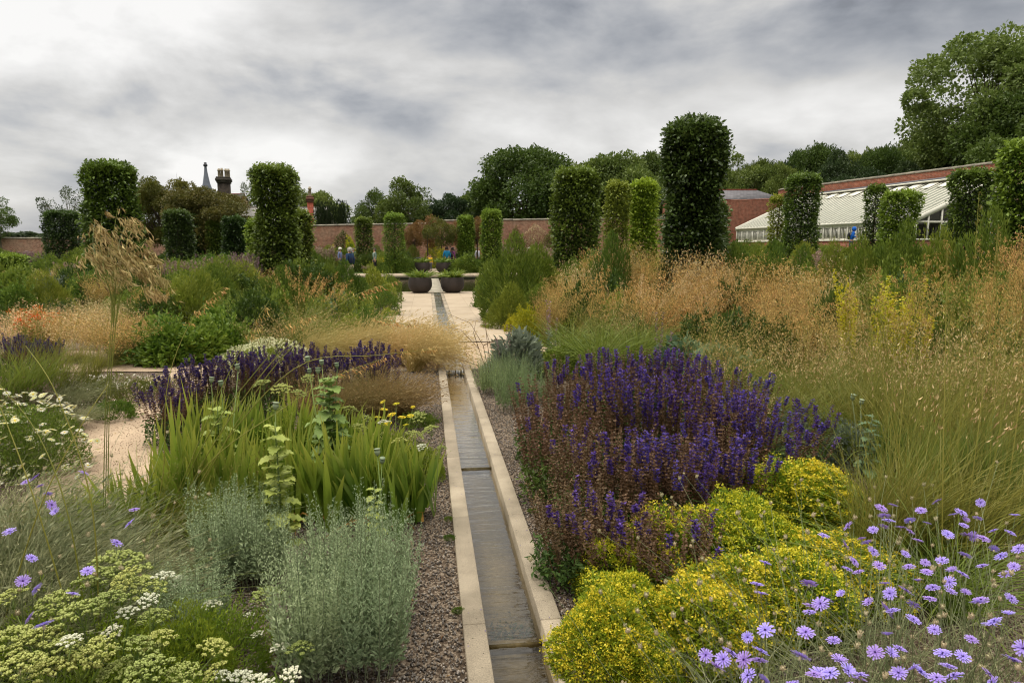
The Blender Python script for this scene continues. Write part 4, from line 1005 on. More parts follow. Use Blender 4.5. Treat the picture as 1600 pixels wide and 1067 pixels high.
# --- border perennials
def salvia(ns, h, r, mature=.7, name='meadow_sage', spread=.42, wind=.05, flow=.35, petm='salvia', seg=15, calm='calyx'):
    """stiff spikes of rusty calyces with violet flowers towards the tip"""
    sb = MB(); cbm = MB(); fb = MB(); lf = MB()
    base = disc(ns, r * .55); d = nz(np.stack([base[:, 0] / r * spread + jit(ns, .05) + wind, base[:, 1] / r * spread + jit(ns, .05), np.ones(ns)], 1)); L = h * rng.uniform(.72, 1.08, ns)
    dr = np.stack([-d[:, 0] * .12, -d[:, 1] * .12, np.zeros(ns)], 1)
    at = ribbons(sb, base, d, L, .0042, dr, 4, taper='stem', ret=True)
    for s in range(seg):
        t = .40 + .60 * s / seg; tt = np.full(ns, t); P = at(tt); wz = .010 * (1.25 - t)
        for q in range(4):
            a = rng.uniform(0, 2 * PI, ns); o = np.stack([np.cos(a), np.sin(a), np.full(ns, .55)], 1)
            leaves(cbm, P + rng.normal(0, .0015, (ns, 3)), o, .0185 * (1.3 - .5 * t) * rng.uniform(.8, 1.2, ns), .7)
    # flowers: on some spikes only, in the upper part
    on_ = rng.random(ns) < flow * 2; lo = rng.uniform(.62, .92, ns)
    for s in range(14):
        t = lo + (1.0 - lo) * s / 14; P = at(t)[on_]; k = len(P)
        for q in range(4):
            a = rng.uniform(0, 2 * PI, k); o = np.stack([np.cos(a), np.sin(a), rng.uniform(.1, .8, k)], 1)
            leaves(fb, P, o, .0215 * rng.uniform(.6, 1.15, k), .55)
    n = ns * 22; P = disc(n, r * .8); P[:, 2] = h * .42 * rng.random(n) ** 1.2; leaves(lf, P, rng.normal(0, .8, (n, 3)) + [0, 0, .4], .045 * rng.uniform(.5, 1.2, n), .38)
    return (name, 'perennial', [('foliage', lf.mesh('sage_leaves', M['salvia_leaf']), []), ('stems', sb.mesh('sage_stems', M['stem_brown']), []),
                                 ('seed_spikes', cbm.mesh('sage_calyces', M[calm]), []), ('flowers', fb.mesh('sage_flowers', M[petm]), [])])
def artemisia(ns, h, r, name='silver_wormwood', mat='artemisia', leaf=.024, per=130, spread=.35):
    sb = MB(); lf = MB(); base = disc(ns, r * .6); d = nz(np.stack([base[:, 0] / r * spread + jit(ns, .06), base[:, 1] / r * spread + jit(ns, .06), np.ones(ns)], 1)); L = h * rng.uniform(.6, 1.08, ns)
    at = ribbons(sb, base, d, L, .004, np.stack([-d[:, 0] * .2, -d[:, 1] * .2, np.zeros(ns)], 1), 4, taper='stem', ret=True)
    for q in range(per):
        t = .12 + .9 * ((q + rng.random(ns)) / per); P = at(np.minimum(t, 1.0)); a = rng.uniform(0, 2 * PI, ns) ; up = rng.uniform(.5, 1.4, ns)
        o = np.stack([np.cos(a), np.sin(a), up], 1); ln = leaf * (1.35 - .95 * t) * rng.uniform(.7, 1.3, ns)
        off = nz(o * [1, 1, .3]) * (ln * .9 * rng.random(ns))[:, None]
        leaves(lf, P + off, o, ln, .36)
    return (name, 'perennial', [('foliage', lf.mesh(name + '_leaves', M[mat]), []), ('stems', sb.mesh(name + '_stems', M['artemisia_stem']), [])])
def iris(nf, h, r, name='bearded_iris', dead=.06, w=.032):
    gb = MB(); n = 0
    for f in range(nf):
        c = disc(1, r)[0]; a = rng.uniform(0, PI); fd = np.array([math.cos(a), math.sin(a), 0]); k = rng.integers(6, 9)
        u = np.linspace(-1, 1, k) + rng.normal(0, .1, k); base = c + fd * (u * .045)[:, None]
        d = nz(np.stack([fd[0] * u * .25, fd[1] * u * .25, np.ones(k)], 1) + rng.normal(0, .085, (k, 3)) + [.05, 0, 0])
        L = h * (1 - .3 * np.abs(u)) * rng.uniform(.8, 1.1, k); sd = np.tile(fd, (k, 1)) - d * (d @ fd)[:, None] + rng.normal(0, .12, (k, 3))
        ribbons(gb, base, d, L, w * rng.uniform(.75, 1.15, k), np.stack([d[:, 0] * .25 + .16 * rng.random(k) ** 2, d[:, 1] * .25, -.34 * rng.random(k) ** 3], 1), 8, side=sd, taper='blade', fold=.22, mat=0)
    m = max(2, int(nf * 8 * dead)); c = disc(m, r * .9); d = dirs_up(m, .9); ribbons(gb, c, d, h * .6 * rng.uniform(.6, 1, m), w * .6, np.stack([d[:, 0], d[:, 1], -np.full(m, .9)], 1), 6, taper='blade', mat=1, fold=.3)
    return (name, 'perennial', [('leaf_fans', gb.mesh('iris_leaves', [M['iris'], M['iris_tan']]), [])])
def mound_yellow(r, h, n, name='yellow_spurge', fm='yellow_floret', lm='spurge_leaf', dens=1.0):
    lf = MB(); fb = MB(); sb = MB()
    D = nz(rng.normal(0, 1, (n, 3))); D[:, 2] = np.abs(D[:, 2]) - .1; D = nz(D); lumps = nz(rng.normal(0, 1, (14, 3)) + [0, 0, .5]); A = rng.uniform(.1, .34, 14)
    def rad(D): return .78 + (A[None] * np.exp(17 * (D @ lumps.T - 1))).max(1)
    P = D * (rad(D) * (1.04 - rng.exponential(.13, n).clip(0, .75)))[:, None] * [r, r, h]; P[:, 2] = P[:, 2].clip(.01)
    leaves(lf, P, D + rng.normal(0, .6, (n, 3)) + [0, 0, .3], .034 * rng.uniform(.5, 1.3, n), .34)
    nf = int(n * .10 * dens); Df = nz(rng.normal(0, 1, (nf, 3)) + [0, 0, .5]); Df[:, 2] = np.abs(Df[:, 2]); patch = np.sin(Df[:, 0] * 7 + 1) * np.sin(Df[:, 1] * 6 + 2) + Df[:, 2] * 1.2; keep = patch + rng.normal(0, .4, nf) > .10; Df = Df[keep]; nf = len(Df)
    Pc = Df * (rad(Df) * rng.uniform(.94, 1.13, nf))[:, None] * [r, r, h]
    for q in range(10):
        o = rng.normal(0, 1, (nf, 3)) * [.013, .013, .005]; leaves(fb, Pc + o, rng.normal(0, .6, (nf, 3)) + [0, 0, .5], .0155 * rng.uniform(.6, 1.2, nf), .75)
    ribbons(sb, Pc * .86, Pc * .14 + 1e-4, np.linalg.norm(Pc * .14, axis=1), .0018, None, 2, taper='stem')
    m = 70; Ds = nz(rng.normal(0, 1, (m, 3)) + [0, 0, .5]); Ds[:, 2] = np.abs(Ds[:, 2]); ex = rng.uniform(.06, .26, m)
    for q in range(9):
        f_ = rad(Ds) * (.95 + ex * (q + 1) / 9); leaves(lf, Ds * f_[:, None] * [r, r, h] + rng.normal(0, .004, (m, 3)), rng.normal(0, .7, (m, 3)) + [0, 0, .5], .020, .4)
        if q > 4:
            for u in range(2): leaves(fb, Ds * f_[:, None] * [r, r, h] + rng.normal(0, .008, (m, 3)), rng.normal(0, .7, (m, 3)) + [0, 0, .6], .013, .7)
    m = 90; d = nz(rng.normal(0, 1, (m, 3))); d[:, 2] = np.abs(d[:, 2]) + .2; d = nz(d); ribbons(sb, disc(m, r * .2), d, .8 * rad(d) * np.linalg.norm(d * [r, r, h], axis=1), .004, None, 3, taper='stem')
    return (name, 'perennial', [('foliage', lf.mesh('spurge_leaves', M[lm]), []), ('stems', sb.mesh('spurge_stems', M['stem_green']), []), ('blossom', fb.mesh('spurge_flowers', M[fm]), [])])
def strap(n, h, r, w, mat, name, spread=1.0, droop=.6, mats=None, cat='perennial'):
    mb = MB(); d = dirs_up(n, spread); ribbons(mb, disc(n, r), d, h * rng.uniform(.6, 1.1, n), w, np.stack([d[:, 0] * .6, d[:, 1] * .6, -np.ones(n) * droop * rng.uniform(.4, 1.3, n)], 1), 6, taper='blade', fold=.2)
    return (name, cat, [('leaf_blades', mb.mesh(name + '_leaves', M[mat]), [])])
def spike_plant(ns, h, r, leafm, flowm, name, fl=.3, fsz=.02, lsz=.06, per=46, cat='perennial', stemm='stem_green', spread=.25, nf=30):
    """leafy upright stems topped by a slim flower spike"""
    sb = MB(); lf = MB(); fb = MB(); base = disc(ns, r * .6); d = nz(np.stack([base[:, 0] / r * spread + jit(ns, .05), base[:, 1] / r * spread + jit(ns, .05), np.ones(ns)], 1)); L = h * rng.uniform(.7, 1.08, ns)
    at = ribbons(sb, base, d, L, .006, None, 4, taper='stem', ret=True)
    for q in range(per):
        t = (1 - fl) * (q + rng.random(ns)) / per; P = at(t); a = rng.uniform(0, 2 * PI, ns); o = np.stack([np.cos(a), np.sin(a), rng.uniform(.1, .9, ns)], 1)
        leaves(lf, P, o, lsz * (1.1 - .4 * t) * rng.uniform(.6, 1.2, ns), .3)
    for q in range(nf):
        t = 1 - fl * rng.random(ns); P = at(t); a = rng.uniform(0, 2 * PI, ns); o = np.stack([np.cos(a), np.sin(a), rng.uniform(-.1, .6, ns)], 1); leaves(fb, P, o, fsz * rng.uniform(.6, 1.2, ns), .6)
    return (name, cat, [('foliage', lf.mesh(name + '_leaves', M[leafm]), []), ('stems', sb.mesh(name + '_stems', M[stemm]), []), ('flower_spikes', fb.mesh(name + '_spikes', M[flowm]), [])])
def umbel_mesh(r, mat, nray=20, nfl=16, dome=.35, fl=.0045):
    """one umbel: rays from a single point, each ending in a small cluster of florets; origin at the top of its stalk"""
    mb = MB(); a = np.arange(nray) * 2.39996; q = np.sqrt((np.arange(nray) + .5) / nray) * r; z = r * .62 + (1 - (q / r) ** 2) * r * dome
    E = np.stack([np.cos(a) * q, np.sin(a) * q, z], 1) + rng.normal(0, r * .03, (nray, 3))
    ribbons(mb, np.zeros((nray, 3)), E, np.linalg.norm(E, axis=1), .0016, None, 2, taper='stem', mat=1)
    for i in range(nray):
        d = nz(rng.normal(0, 1, (nfl, 3))); d[:, 2] = np.abs(d[:, 2]) * .55; P = E[i] + d * r * .16
        k = rng.random(nfl); scat(mb, OCT_V * [1, 1, .6], OCT_F, P, frames(rng.normal(0, 1, (nfl, 3))), fl * rng.uniform(.8, 1.5, nfl) * 1.6)
    return mb.mesh('umbel', [mat, M['stem_green']])
def daisy_mesh(r, petm, eyem, n=14, cup=.05):
    mb = MB(); a = np.arange(n) * 2 * PI / n; d = np.stack([np.cos(a), np.sin(a), np.full(n, cup)], 1)
    leaves(mb, d * r * .12, d, r * rng.uniform(.85, 1.05, n), .42, roll=np.zeros(n)); scat(mb, SPH_V * [1, 1, .45], SPH_F, np.array([[0, 0, .001]]), np.eye(3)[None], r * .55, mat=1)
    return mb.mesh('daisy', [petm, eyem])
def cupid_mesh(r, lift=0.0, ragged=.06):
    """blue cupid's dart: two whorls of square tipped toothed strap petals, dark eye, papery cup below"""
    mb = MB()
    for w, (n, f, cup) in enumerate(((17, 1.0, .20), (11, .66, .5))):
        for i in range(n):
            a = 2 * PI * (i + .5 * w) / n + rng.normal(0, .05); L = r * f * rng.uniform(.88, 1.06); c = cup + lift + rng.normal(0, ragged)
            e = np.array([math.cos(a), math.sin(a), 0]); s = np.array([-math.sin(a), math.cos(a), 0]); u = np.array([0, 0, 1.0])
            p = lambda t, y, dz=0: e * (L * t) + s * (y * r) + u * (c * L * t * (1 - .45 * t) + dz * r + .002 * w)
            V = [p(.1, -.03), p(.1, .03), p(.6, -.085), p(.6, .085), p(.6, 0, -.02), p(.93, -.10), p(.93, .10), p(1.0, -.07, -.02), p(.94, -.035, -.02), p(1.03, 0, -.03), p(.94, .035, -.02), p(1.0, .07, -.02), p(.1, 0, -.01)]
            F_ = [(0, 12, 4), (0, 4, 2), (12, 1, 3), (12, 3, 4), (2, 4, 8), (2, 8, 5), (4, 3, 10), (3, 6, 10), (4, 10, 8), (5, 8, 7), (8, 10, 9), (10, 6, 11)]
            tt = [0, 0, .6, .6, .5, .9, .9, 1, .9, 1, .9, 1, 0]
            mb.add(V, F_, rng.random(), tt, 0)
    n = 26; d = nz(rng.normal(0, 1, (n, 3)) + [0, 0, .9]); leaves(mb, np.zeros((n, 3)) + [0, 0, .002], d, r * .24, .22, mat=1)
    fl = mb
    scat(fl, SPH_V * [.30, .30, .55], SPH_F, np.array([[0, 0, -r * .22]]), np.eye(3)[None], r * 1.0, mat=2)
    return fl.mesh('cupid_flower', [M['violet'], M['violet_eye'], M['cream_bud']])

# ------------------------------------------------------------------ placing
REG = {}
def reg(k, H, *protos): REG[k] = (H, protos)
_cnt = {}
def P(k, px, py, label, ytop=None, s=1.0, w=None, group=None, d=None, rz=None, name=None, cat=None, z=0, tilt=None, dz=None):
    """a plant whose foot shows at (px, py) - or stands at depth d in column px - grown until its top shows at row ytop"""
    H, protos = REG[k]; i = _cnt.get(k, 0); _cnt[k] = i + 1
    p = G(px, py) if d is None else AT(px, d)
    p = on(p); p[2] += z
    sz = s if ytop is None else max(.15, (ZAT(p, ytop) - p[2]) / H)
    sw = sz if w is None else w
    if rz is None: rz = rng.uniform(-.5, .5) + (0 if k in WIND else rng.uniform(0, 6.28))
    return inst(protos[i % len(protos)], p, rz, (sw, sw, sz), label, group, tilt, cat, name)
WIND = {'oats', 'oats_s', 'cloud', 'cloud_r', 'cloud_g', 'feather', 'brownhair', 'tall', 'tall_y', 'tall_g', 'wispy'}

# ------------------------------------------------------------------ trees beyond the walls
def T(proto, Hp, crp, px, d, ytop, wpx, label, rz=None, group='trees beyond the garden walls', base=0):
    p = AT(px, d); zt = ZAT(p, ytop); s = (zt - base) / Hp; sw = (wpx / 2) * 1.15 * d / F / crp
    return inst(proto, (p[0], p[1], base), rng.uniform(0, 6.28) if rz is None else rz, (sw, sw, s), label, group)
t_oak = tree(12, 6.5, 1.2, 70, 420, .30, 'oak', trunk_r=.45, clr=.27, name='oak_tree')
t_oak2 = tree(12, 6.0, 1.0, 60, 420, .30, 'oak_light', trunk_r=.4, clr=.27, name='broadleaf_tree')
t_dark = tree(11, 4.2, 1.0, 50, 330, .27, 'dark_tree', trunk_r=.3, clr=.28, name='evergreen_oak')
t_round = tree(10, 4.0, 2.0, 26, 420, .26, 'oak', trunk_r=.28, clr=.34, name='round_tree')
t_open = tree(12, 4.2, 3.5, 34, 190, .26, 'oak_light', bark='bark_grey', trunk_r=.2, clr=.24, name='birch_like_tree')
t_ash = tree(20, 8.0, 5.0, 90, 330, .30, 'ash', bark='bark', trunk_r=.5, clr=.2, name='ash_tree', asym=.05)
t_ashd = tree(16, 7.0, 1.0, 70, 520, .32, 'oak', trunk_r=.5, clr=.26, name='lime_tree')
t_wil = tree(9, 3.4, 2.0, 30, 60, .22, 'willow', bark='bark_grey', trunk_r=.18, clr=.22, name='birch_tree')
T(t_oak, 12, 6.5, 826, 86, 232, 160, 'great dome-headed dark oak beyond the wall, right of the pots', .3)
T(t_oak2, 12, 6.0, 905, 92, 248, 110, 'paler green broad tree between the great oak and the tallest column', 1.0)
T(t_oak2, 12, 6.0, 966, 88, 231, 120, 'light green tree with a crested top behind the lime green columns', 2.2)
T(t_oak, 12, 6.5, 1020, 95, 238, 90, 'dark tree half behind the tallest hornbeam column', 2.9)
T(t_round, 10, 4.0, 589, 82, 297, 52, 'small round oak left of the pair above the garden wall')
T(t_round, 10, 4.0, 637, 80, 280, 76, 'taller rounded oak, right of the pair above the garden wall')
T(t_dark, 11, 4.2, 701, 88, 303, 62, 'dark bushy evergreen between the rounded oak and the great oak')
T(t_oak2, 12, 6.0, 742, 98, 296, 70, 'mid green tree rising against the flank of the great oak')
T(t_dark, 11, 4.2, 672, 96, 322, 60, 'low dark tree filling the gap behind the rounded oak')
T(t_dark, 11, 4.2, 768, 84, 318, 50, 'low dark shrubby tree at the foot of the great oak')
T(t_oak2, 12, 6.0, 492, 98, 293, 76, 'broad green tree behind the slender red chimney')
T(t_oak2, 12, 6.0, 566, 150, 332, 46, 'distant pale green tree seen low between the yews and the round oak')
T(t_wil, 9, 3.4, 110, 72, 284, 62, 'thin grey-green birch showing sky between its twigs at left')
T(t_open, 12, 4.2, 2, 66, 312, 50, 'sparse tree cut by the left edge of the view')
T(t_wil, 9, 3.4, 385, 84, 278, 40, 'wispy tree standing behind the sooty chimney stack')
T(t_wil, 9, 3.4, 222, 84, 284, 34, 'thin treetop just left of the russet maple')
for (px, yt, w), lb in zip(((-8, 366, 90), (40, 362, 70), (90, 364, 80), (150, 356, 100), (205, 352, 90), (250, 360, 60)), ('at the left edge of the view', 'left of the drum-shaped column', 'directly behind the drum-shaped column', 'between the drum-shaped and shaggy columns', 'behind the shaggy column', 'below the olive green maple')):
    T(t_dark, 11, 4.2, px, 170, yt, w, 'distant low tree beyond the pale wall, ' + lb, group='distant belt of trees at left')
# belt of woodland behind the glasshouse wall
belt = [(1118, 250, 60, 74, t_oak2), (1152, 243, 64, 78, t_open), (1186, 250, 56, 80, t_oak), (1214, 247, 50, 76, t_oak2), (1243, 238, 56, 84, t_dark), (1272, 226, 66, 78, t_oak), (1306, 236, 56, 72, t_dark), (1332, 226, 66, 76, t_oak2), (1368, 229, 66, 70, t_oak), (1400, 222, 70, 72, t_oak2), (1432, 210, 70, 74, t_oak)]
blab = ['pale tree just right of the tallest column, above the slate roof', 'open feathery tree above the middle of the slate roof', 'dark tree above the right end of the slate roof', 'light green tree above the gap between slate roof and high wall',
        'dark evergreen where the high wall begins', 'tallest rounded tree of the belt above the far half of the glasshouse', 'dark low tree in the belt above the middle of the glasshouse', 'light tree in the belt above the middle of the glasshouse',
        'dark tree in the belt above the near half of the glasshouse', 'light spreading tree next to the tall ash', 'dark tree at the foot of the tall ash']
for (px, yt, w, d, pr), lb in zip(belt, blab):
    Hp = {'oak_tree': 12, 'broadleaf_tree': 12, 'birch_like_tree': 12, 'evergreen_oak': 11}[pr[0]]; cp = {'oak_tree': 6.5, 'broadleaf_tree': 6.0, 'birch_like_tree': 4.2, 'evergreen_oak': 4.2}[pr[0]]
    T(pr, Hp, cp, px, d, yt, w * 1.25, lb, group='woodland behind the glasshouse wall')
for px, yt, w, d, lb in ((1345, 262, 60, 66, 'low thicket tree showing directly over the glasshouse wall'), (1415, 254, 60, 62, 'low bushy tree over the near half of the glasshouse wall'), (1290, 264, 60, 72, 'low shady tree over the far half of the glasshouse wall')):
    T(t_dark, 11, 4.2, px, d, yt, w * 1.4, lb, group='woodland behind the glasshouse wall')
T(t_ash, 20, 8.0, 1548, 60, 44, 230, 'tall pale ash with bare limbs showing through its open crown', 1.2, group='tall trees at the right edge')
T(t_ashd, 16, 7.0, 1590, 55, 128, 190, 'dense dark lime tree below the tall ash at the right edge', .5, group='tall trees at the right edge')
T(t_ashd, 16, 7.0, 1485, 64, 178, 120, 'dark leafy tree below the left side of the tall ash', 2.5, group='tall trees at the right edge')
T(t_ash, 20, 8.0, 1650, 58, 70, 200, 'pale ash crown cut by the right edge of the view', 3.0, group='tall trees at the right edge')
# russet maple in front of the house
t_map = tree(8, 4, 1.2, 60, 480, .17, 'maple', trunk_r=.28, clr=.27, name='maple_tree', flatt=.55)
t_map2 = tree(8, 4, 1.2, 60, 480, .17, 'maple_red', trunk_r=.28, clr=.27, name='maple_tree', flatt=.55)
T(t_map, 8, 4, 262, 50, 277, 92, 'olive green maple behind the columns at left', group='maples by the left wall')
T(t_map2, 8, 4, 326, 48, 281, 118, 'russet maple sloping down below the spire and the sooty chimney', group='maples by the left wall')
# yews
def yew(name):
    lf = MB(); n = 5200; k = 9
    for i in range(k):
        a = 2 * PI * i / k; c = np.array([math.cos(a), math.sin(a)]) * .55 * (i % 3 != 0) ; m = n // k; t = rng.random(m); r = .42 * (1 - t ** 5) ** .5 + .02
        b = rng.uniform(0, 2 * PI, m); P_ = np.stack([c[0] * (.8 + .35 * t) + np.cos(b) * r, c[1] * (.8 + .35 * t) + np.sin(b) * r, .1 + (4.4 + .4 * math.sin(i * 5)) * t], 1)
        leaves(lf, P_, np.stack([np.cos(b) * .5, np.sin(b) * .5, np.full(m, 1.0)], 1) + rng.normal(0, .2, (m, 3)), .22 * rng.uniform(.6, 1.2, m), .3)
    st = MB(); tube(st, [(0, 0, 0), (0, 0, 3)], [.2, .08], 6)
    return (name, 'tree', [('crown', lf.mesh('yew_crown', M['yew']), []), ('trunk', st.mesh('yew_trunk', M['bark']), [])])
yw = yew('irish_yew')
T(yw, 4.8, 1.0, 512, 70, 317, 26, 'dark fluted yew next to the slender red chimney', group='clipped dark yews behind the wall')
T(yw, 4.8, 1.0, 501, 70.6, 320, 18, 'dark yew closest to the red chimney, half merged with its neighbour', group='clipped dark yews behind the wall')
T(yw, 4.8, 1.0, 536, 70, 315, 21, 'narrow dark yew standing apart at the right of the group', group='clipped dark yews behind the wall')

# ------------------------------------------------------------------ clipped hornbeam columns
HC = 'clipped hornbeam columns'
def colm(px, ytop, wpx, d, mat, label, n=7000, leaf=.125, bulge=.02, gap=None, notch=None, lean=0, rtop=1.0, z0=.3, square=0):
    p = on(AT(px, d)); h = ZAT(p, ytop) - p[2]; r = wpx / 2 * d / F
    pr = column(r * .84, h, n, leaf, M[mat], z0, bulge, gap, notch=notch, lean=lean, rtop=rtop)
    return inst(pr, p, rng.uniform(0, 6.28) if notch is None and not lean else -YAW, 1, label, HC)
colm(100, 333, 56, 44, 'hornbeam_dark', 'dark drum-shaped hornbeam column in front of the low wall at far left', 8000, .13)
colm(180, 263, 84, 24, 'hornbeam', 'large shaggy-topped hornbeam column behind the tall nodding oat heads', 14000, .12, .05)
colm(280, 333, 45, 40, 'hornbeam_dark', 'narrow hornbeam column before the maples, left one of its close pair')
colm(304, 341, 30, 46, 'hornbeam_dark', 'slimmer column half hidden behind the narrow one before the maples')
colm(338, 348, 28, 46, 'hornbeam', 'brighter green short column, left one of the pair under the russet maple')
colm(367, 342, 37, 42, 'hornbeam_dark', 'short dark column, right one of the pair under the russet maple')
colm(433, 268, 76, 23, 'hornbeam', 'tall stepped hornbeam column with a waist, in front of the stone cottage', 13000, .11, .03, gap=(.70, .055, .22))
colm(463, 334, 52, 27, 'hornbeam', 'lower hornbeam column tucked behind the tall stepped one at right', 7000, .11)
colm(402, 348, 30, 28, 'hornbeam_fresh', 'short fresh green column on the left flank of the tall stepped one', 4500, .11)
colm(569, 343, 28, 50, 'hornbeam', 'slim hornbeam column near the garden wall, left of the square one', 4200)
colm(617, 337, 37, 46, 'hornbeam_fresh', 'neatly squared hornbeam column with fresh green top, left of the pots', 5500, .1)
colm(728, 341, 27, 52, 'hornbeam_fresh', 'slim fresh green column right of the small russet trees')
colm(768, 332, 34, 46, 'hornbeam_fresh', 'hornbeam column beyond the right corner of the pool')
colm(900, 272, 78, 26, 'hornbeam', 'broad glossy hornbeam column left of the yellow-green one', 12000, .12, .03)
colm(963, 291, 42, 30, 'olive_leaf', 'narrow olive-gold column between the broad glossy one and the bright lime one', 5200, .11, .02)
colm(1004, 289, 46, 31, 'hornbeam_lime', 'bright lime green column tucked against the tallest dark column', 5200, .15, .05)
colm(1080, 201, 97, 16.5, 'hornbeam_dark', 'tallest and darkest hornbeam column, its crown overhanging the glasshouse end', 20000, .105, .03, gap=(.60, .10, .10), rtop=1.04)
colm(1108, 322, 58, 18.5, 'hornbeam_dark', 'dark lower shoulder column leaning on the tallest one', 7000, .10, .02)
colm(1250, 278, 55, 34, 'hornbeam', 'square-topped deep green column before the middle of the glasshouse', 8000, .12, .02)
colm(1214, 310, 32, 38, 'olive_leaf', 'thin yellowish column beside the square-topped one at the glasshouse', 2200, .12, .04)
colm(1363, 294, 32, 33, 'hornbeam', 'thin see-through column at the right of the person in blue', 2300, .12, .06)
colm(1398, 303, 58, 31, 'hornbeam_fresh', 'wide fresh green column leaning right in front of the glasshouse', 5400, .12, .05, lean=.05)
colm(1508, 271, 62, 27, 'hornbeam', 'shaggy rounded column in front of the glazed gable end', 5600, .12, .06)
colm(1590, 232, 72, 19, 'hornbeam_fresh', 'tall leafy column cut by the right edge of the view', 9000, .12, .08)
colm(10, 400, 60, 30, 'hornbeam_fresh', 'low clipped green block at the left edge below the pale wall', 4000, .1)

# ------------------------------------------------------------------ small trees and climbers along the wall
t_sm = tree(4, 1.8, 1.7, 26, 200, .11, 'small_red', trunk_r=.07, clr=.3, name='crab_apple_tree', flatt=.7)
t_smg = tree(4, 1.8, 1.7, 26, 200, .11, 'maple', trunk_r=.07, clr=.3, name='crab_apple_tree', flatt=.7)
for (px, yt, w, d, pr, lb) in ((668, 342, 44, 55, t_sm, 'small russet crab tree by the wall, left of the olive one'), (746, 343, 40, 53, t_sm, 'small russet crab tree behind the slim column, right of the pots'), (690, 343, 44, 52, t_smg, 'small olive-leaved tree on a clear stem behind the walkers'),
                               (648, 352, 34, 57, t_sm, 'low russet crab tree against the wall beside the squared column'), (715, 350, 34, 57, t_sm, 'low russet crab tree against the wall behind the slim column')):
    T(pr, 4, 1.8, px, d, yt, w, lb, group='small trees along the garden wall')
def climber(px, d, ytop, wpx, mat, label, ybot=392):
    p = AT(px, d); zt = ZAT(p, ytop); w = wpx * d / F; n = 2600; lf = MB()
    x = rng.normal(0, .28, n) * w; z = zt * rng.random(n) ** .8 * (1 - .35 * (np.abs(x) / w * 2).clip(0, 1.5)); y = -rng.exponential(.10, n)
    leaves(lf, np.stack([x, y, z], 1), np.stack([jit(n, .6), np.full(n, -.8), jit(n, .5)], 1), .12 * rng.uniform(.6, 1.2, n), .6)
    sb = MB()
    for i in range(7): tube(sb, [(0, 0, 0), (w * .1 * (i - 3), -.03, zt * .5), (w * .14 * (i - 3), -.03, zt * .85)], [.02, .012, .006], 4)
    inst(('wall_climber', 'climbing plant', [('foliage', lf.mesh('climber', mat), []), ('stems', sb.mesh('climber_stems', M['bark']), [])]), p, -YAW, 1, label, 'climbers on the garden wall')
climber(537, 60.4, 358, 34, M['green_c'], 'dark green climber on the brick wall left of the slim column')
climber(836, 60, 349, 60, M['pale_rose'], 'cream and rose flowered climber on the wall below the great oak')
climber(806, 60, 352, 24, M['maple'], 'bronze climber on the wall just right of the last poolside column')
climber(862, 60, 356, 30, M['green_a'], 'green climber on the wall left of the broad glossy column')

# ------------------------------------------------------------------ planters and people
def planter():
    m = stone_mat('planter_resin', (70, 62, 58), (58, 52, 50), 3, 60, .15, .6, .15)
    b = MB(); prof = [(.0, .0), (.24, .0), (.31, .03), (.40, .12), (.455, .24), (.465, .36), (.45, .50), (.43, .58), (.425, .60), (.40, .60), (.395, .55), (.40, .45), (.0, .45)]
    lathe(b, prof, 40)
    s = MB(); lathe(s, [(.0, .53), (.398, .53)], 30)
    return ('planter', 'planter', [('bowl', b.mesh('bowl', m, True), []), ('compost', s.mesh('compost', plain('compost', (40, 32, 26), .95)), [])])
pl = planter()
PG = 'round dark planters at the ends of the pool'
spots = [((-.29 + .02, 27.02 - .0), 'round dark grey planter at the near left of the rill', .98), ((.965, 27.0), 'round dark grey planter at the near right of the rill', .98),
         ((-.30, 46.6), 'round dark planter beyond the pool, left of the child in yellow', 1.12), ((1.12, 46.4), 'round dark planter beyond the pool, right of the child in yellow', 1.12)]
ag = strap(230, .62, .30, .04, 'green_a', 'agapanthus', 1.0, .5)
ag_top = MB()
for (xy, lb, s) in spots:
    rz_ = rng.uniform(0, 6)
    y = xy[1] if xy[1] > 30 else xy[1] - .55
    inst(pl, (xy[0], y, .012 if y < 30 else .05), rz_, s, lb, PG)
    inst(ag, (xy[0], y, (.53 * s) + (.012 if y < 30 else .05)), rz_, s, 'strap-leaved agapanthus overflowing the ' + lb.replace('round dark grey ', '').replace('round dark ', ''), 'agapanthus in the planters', cat='plant')

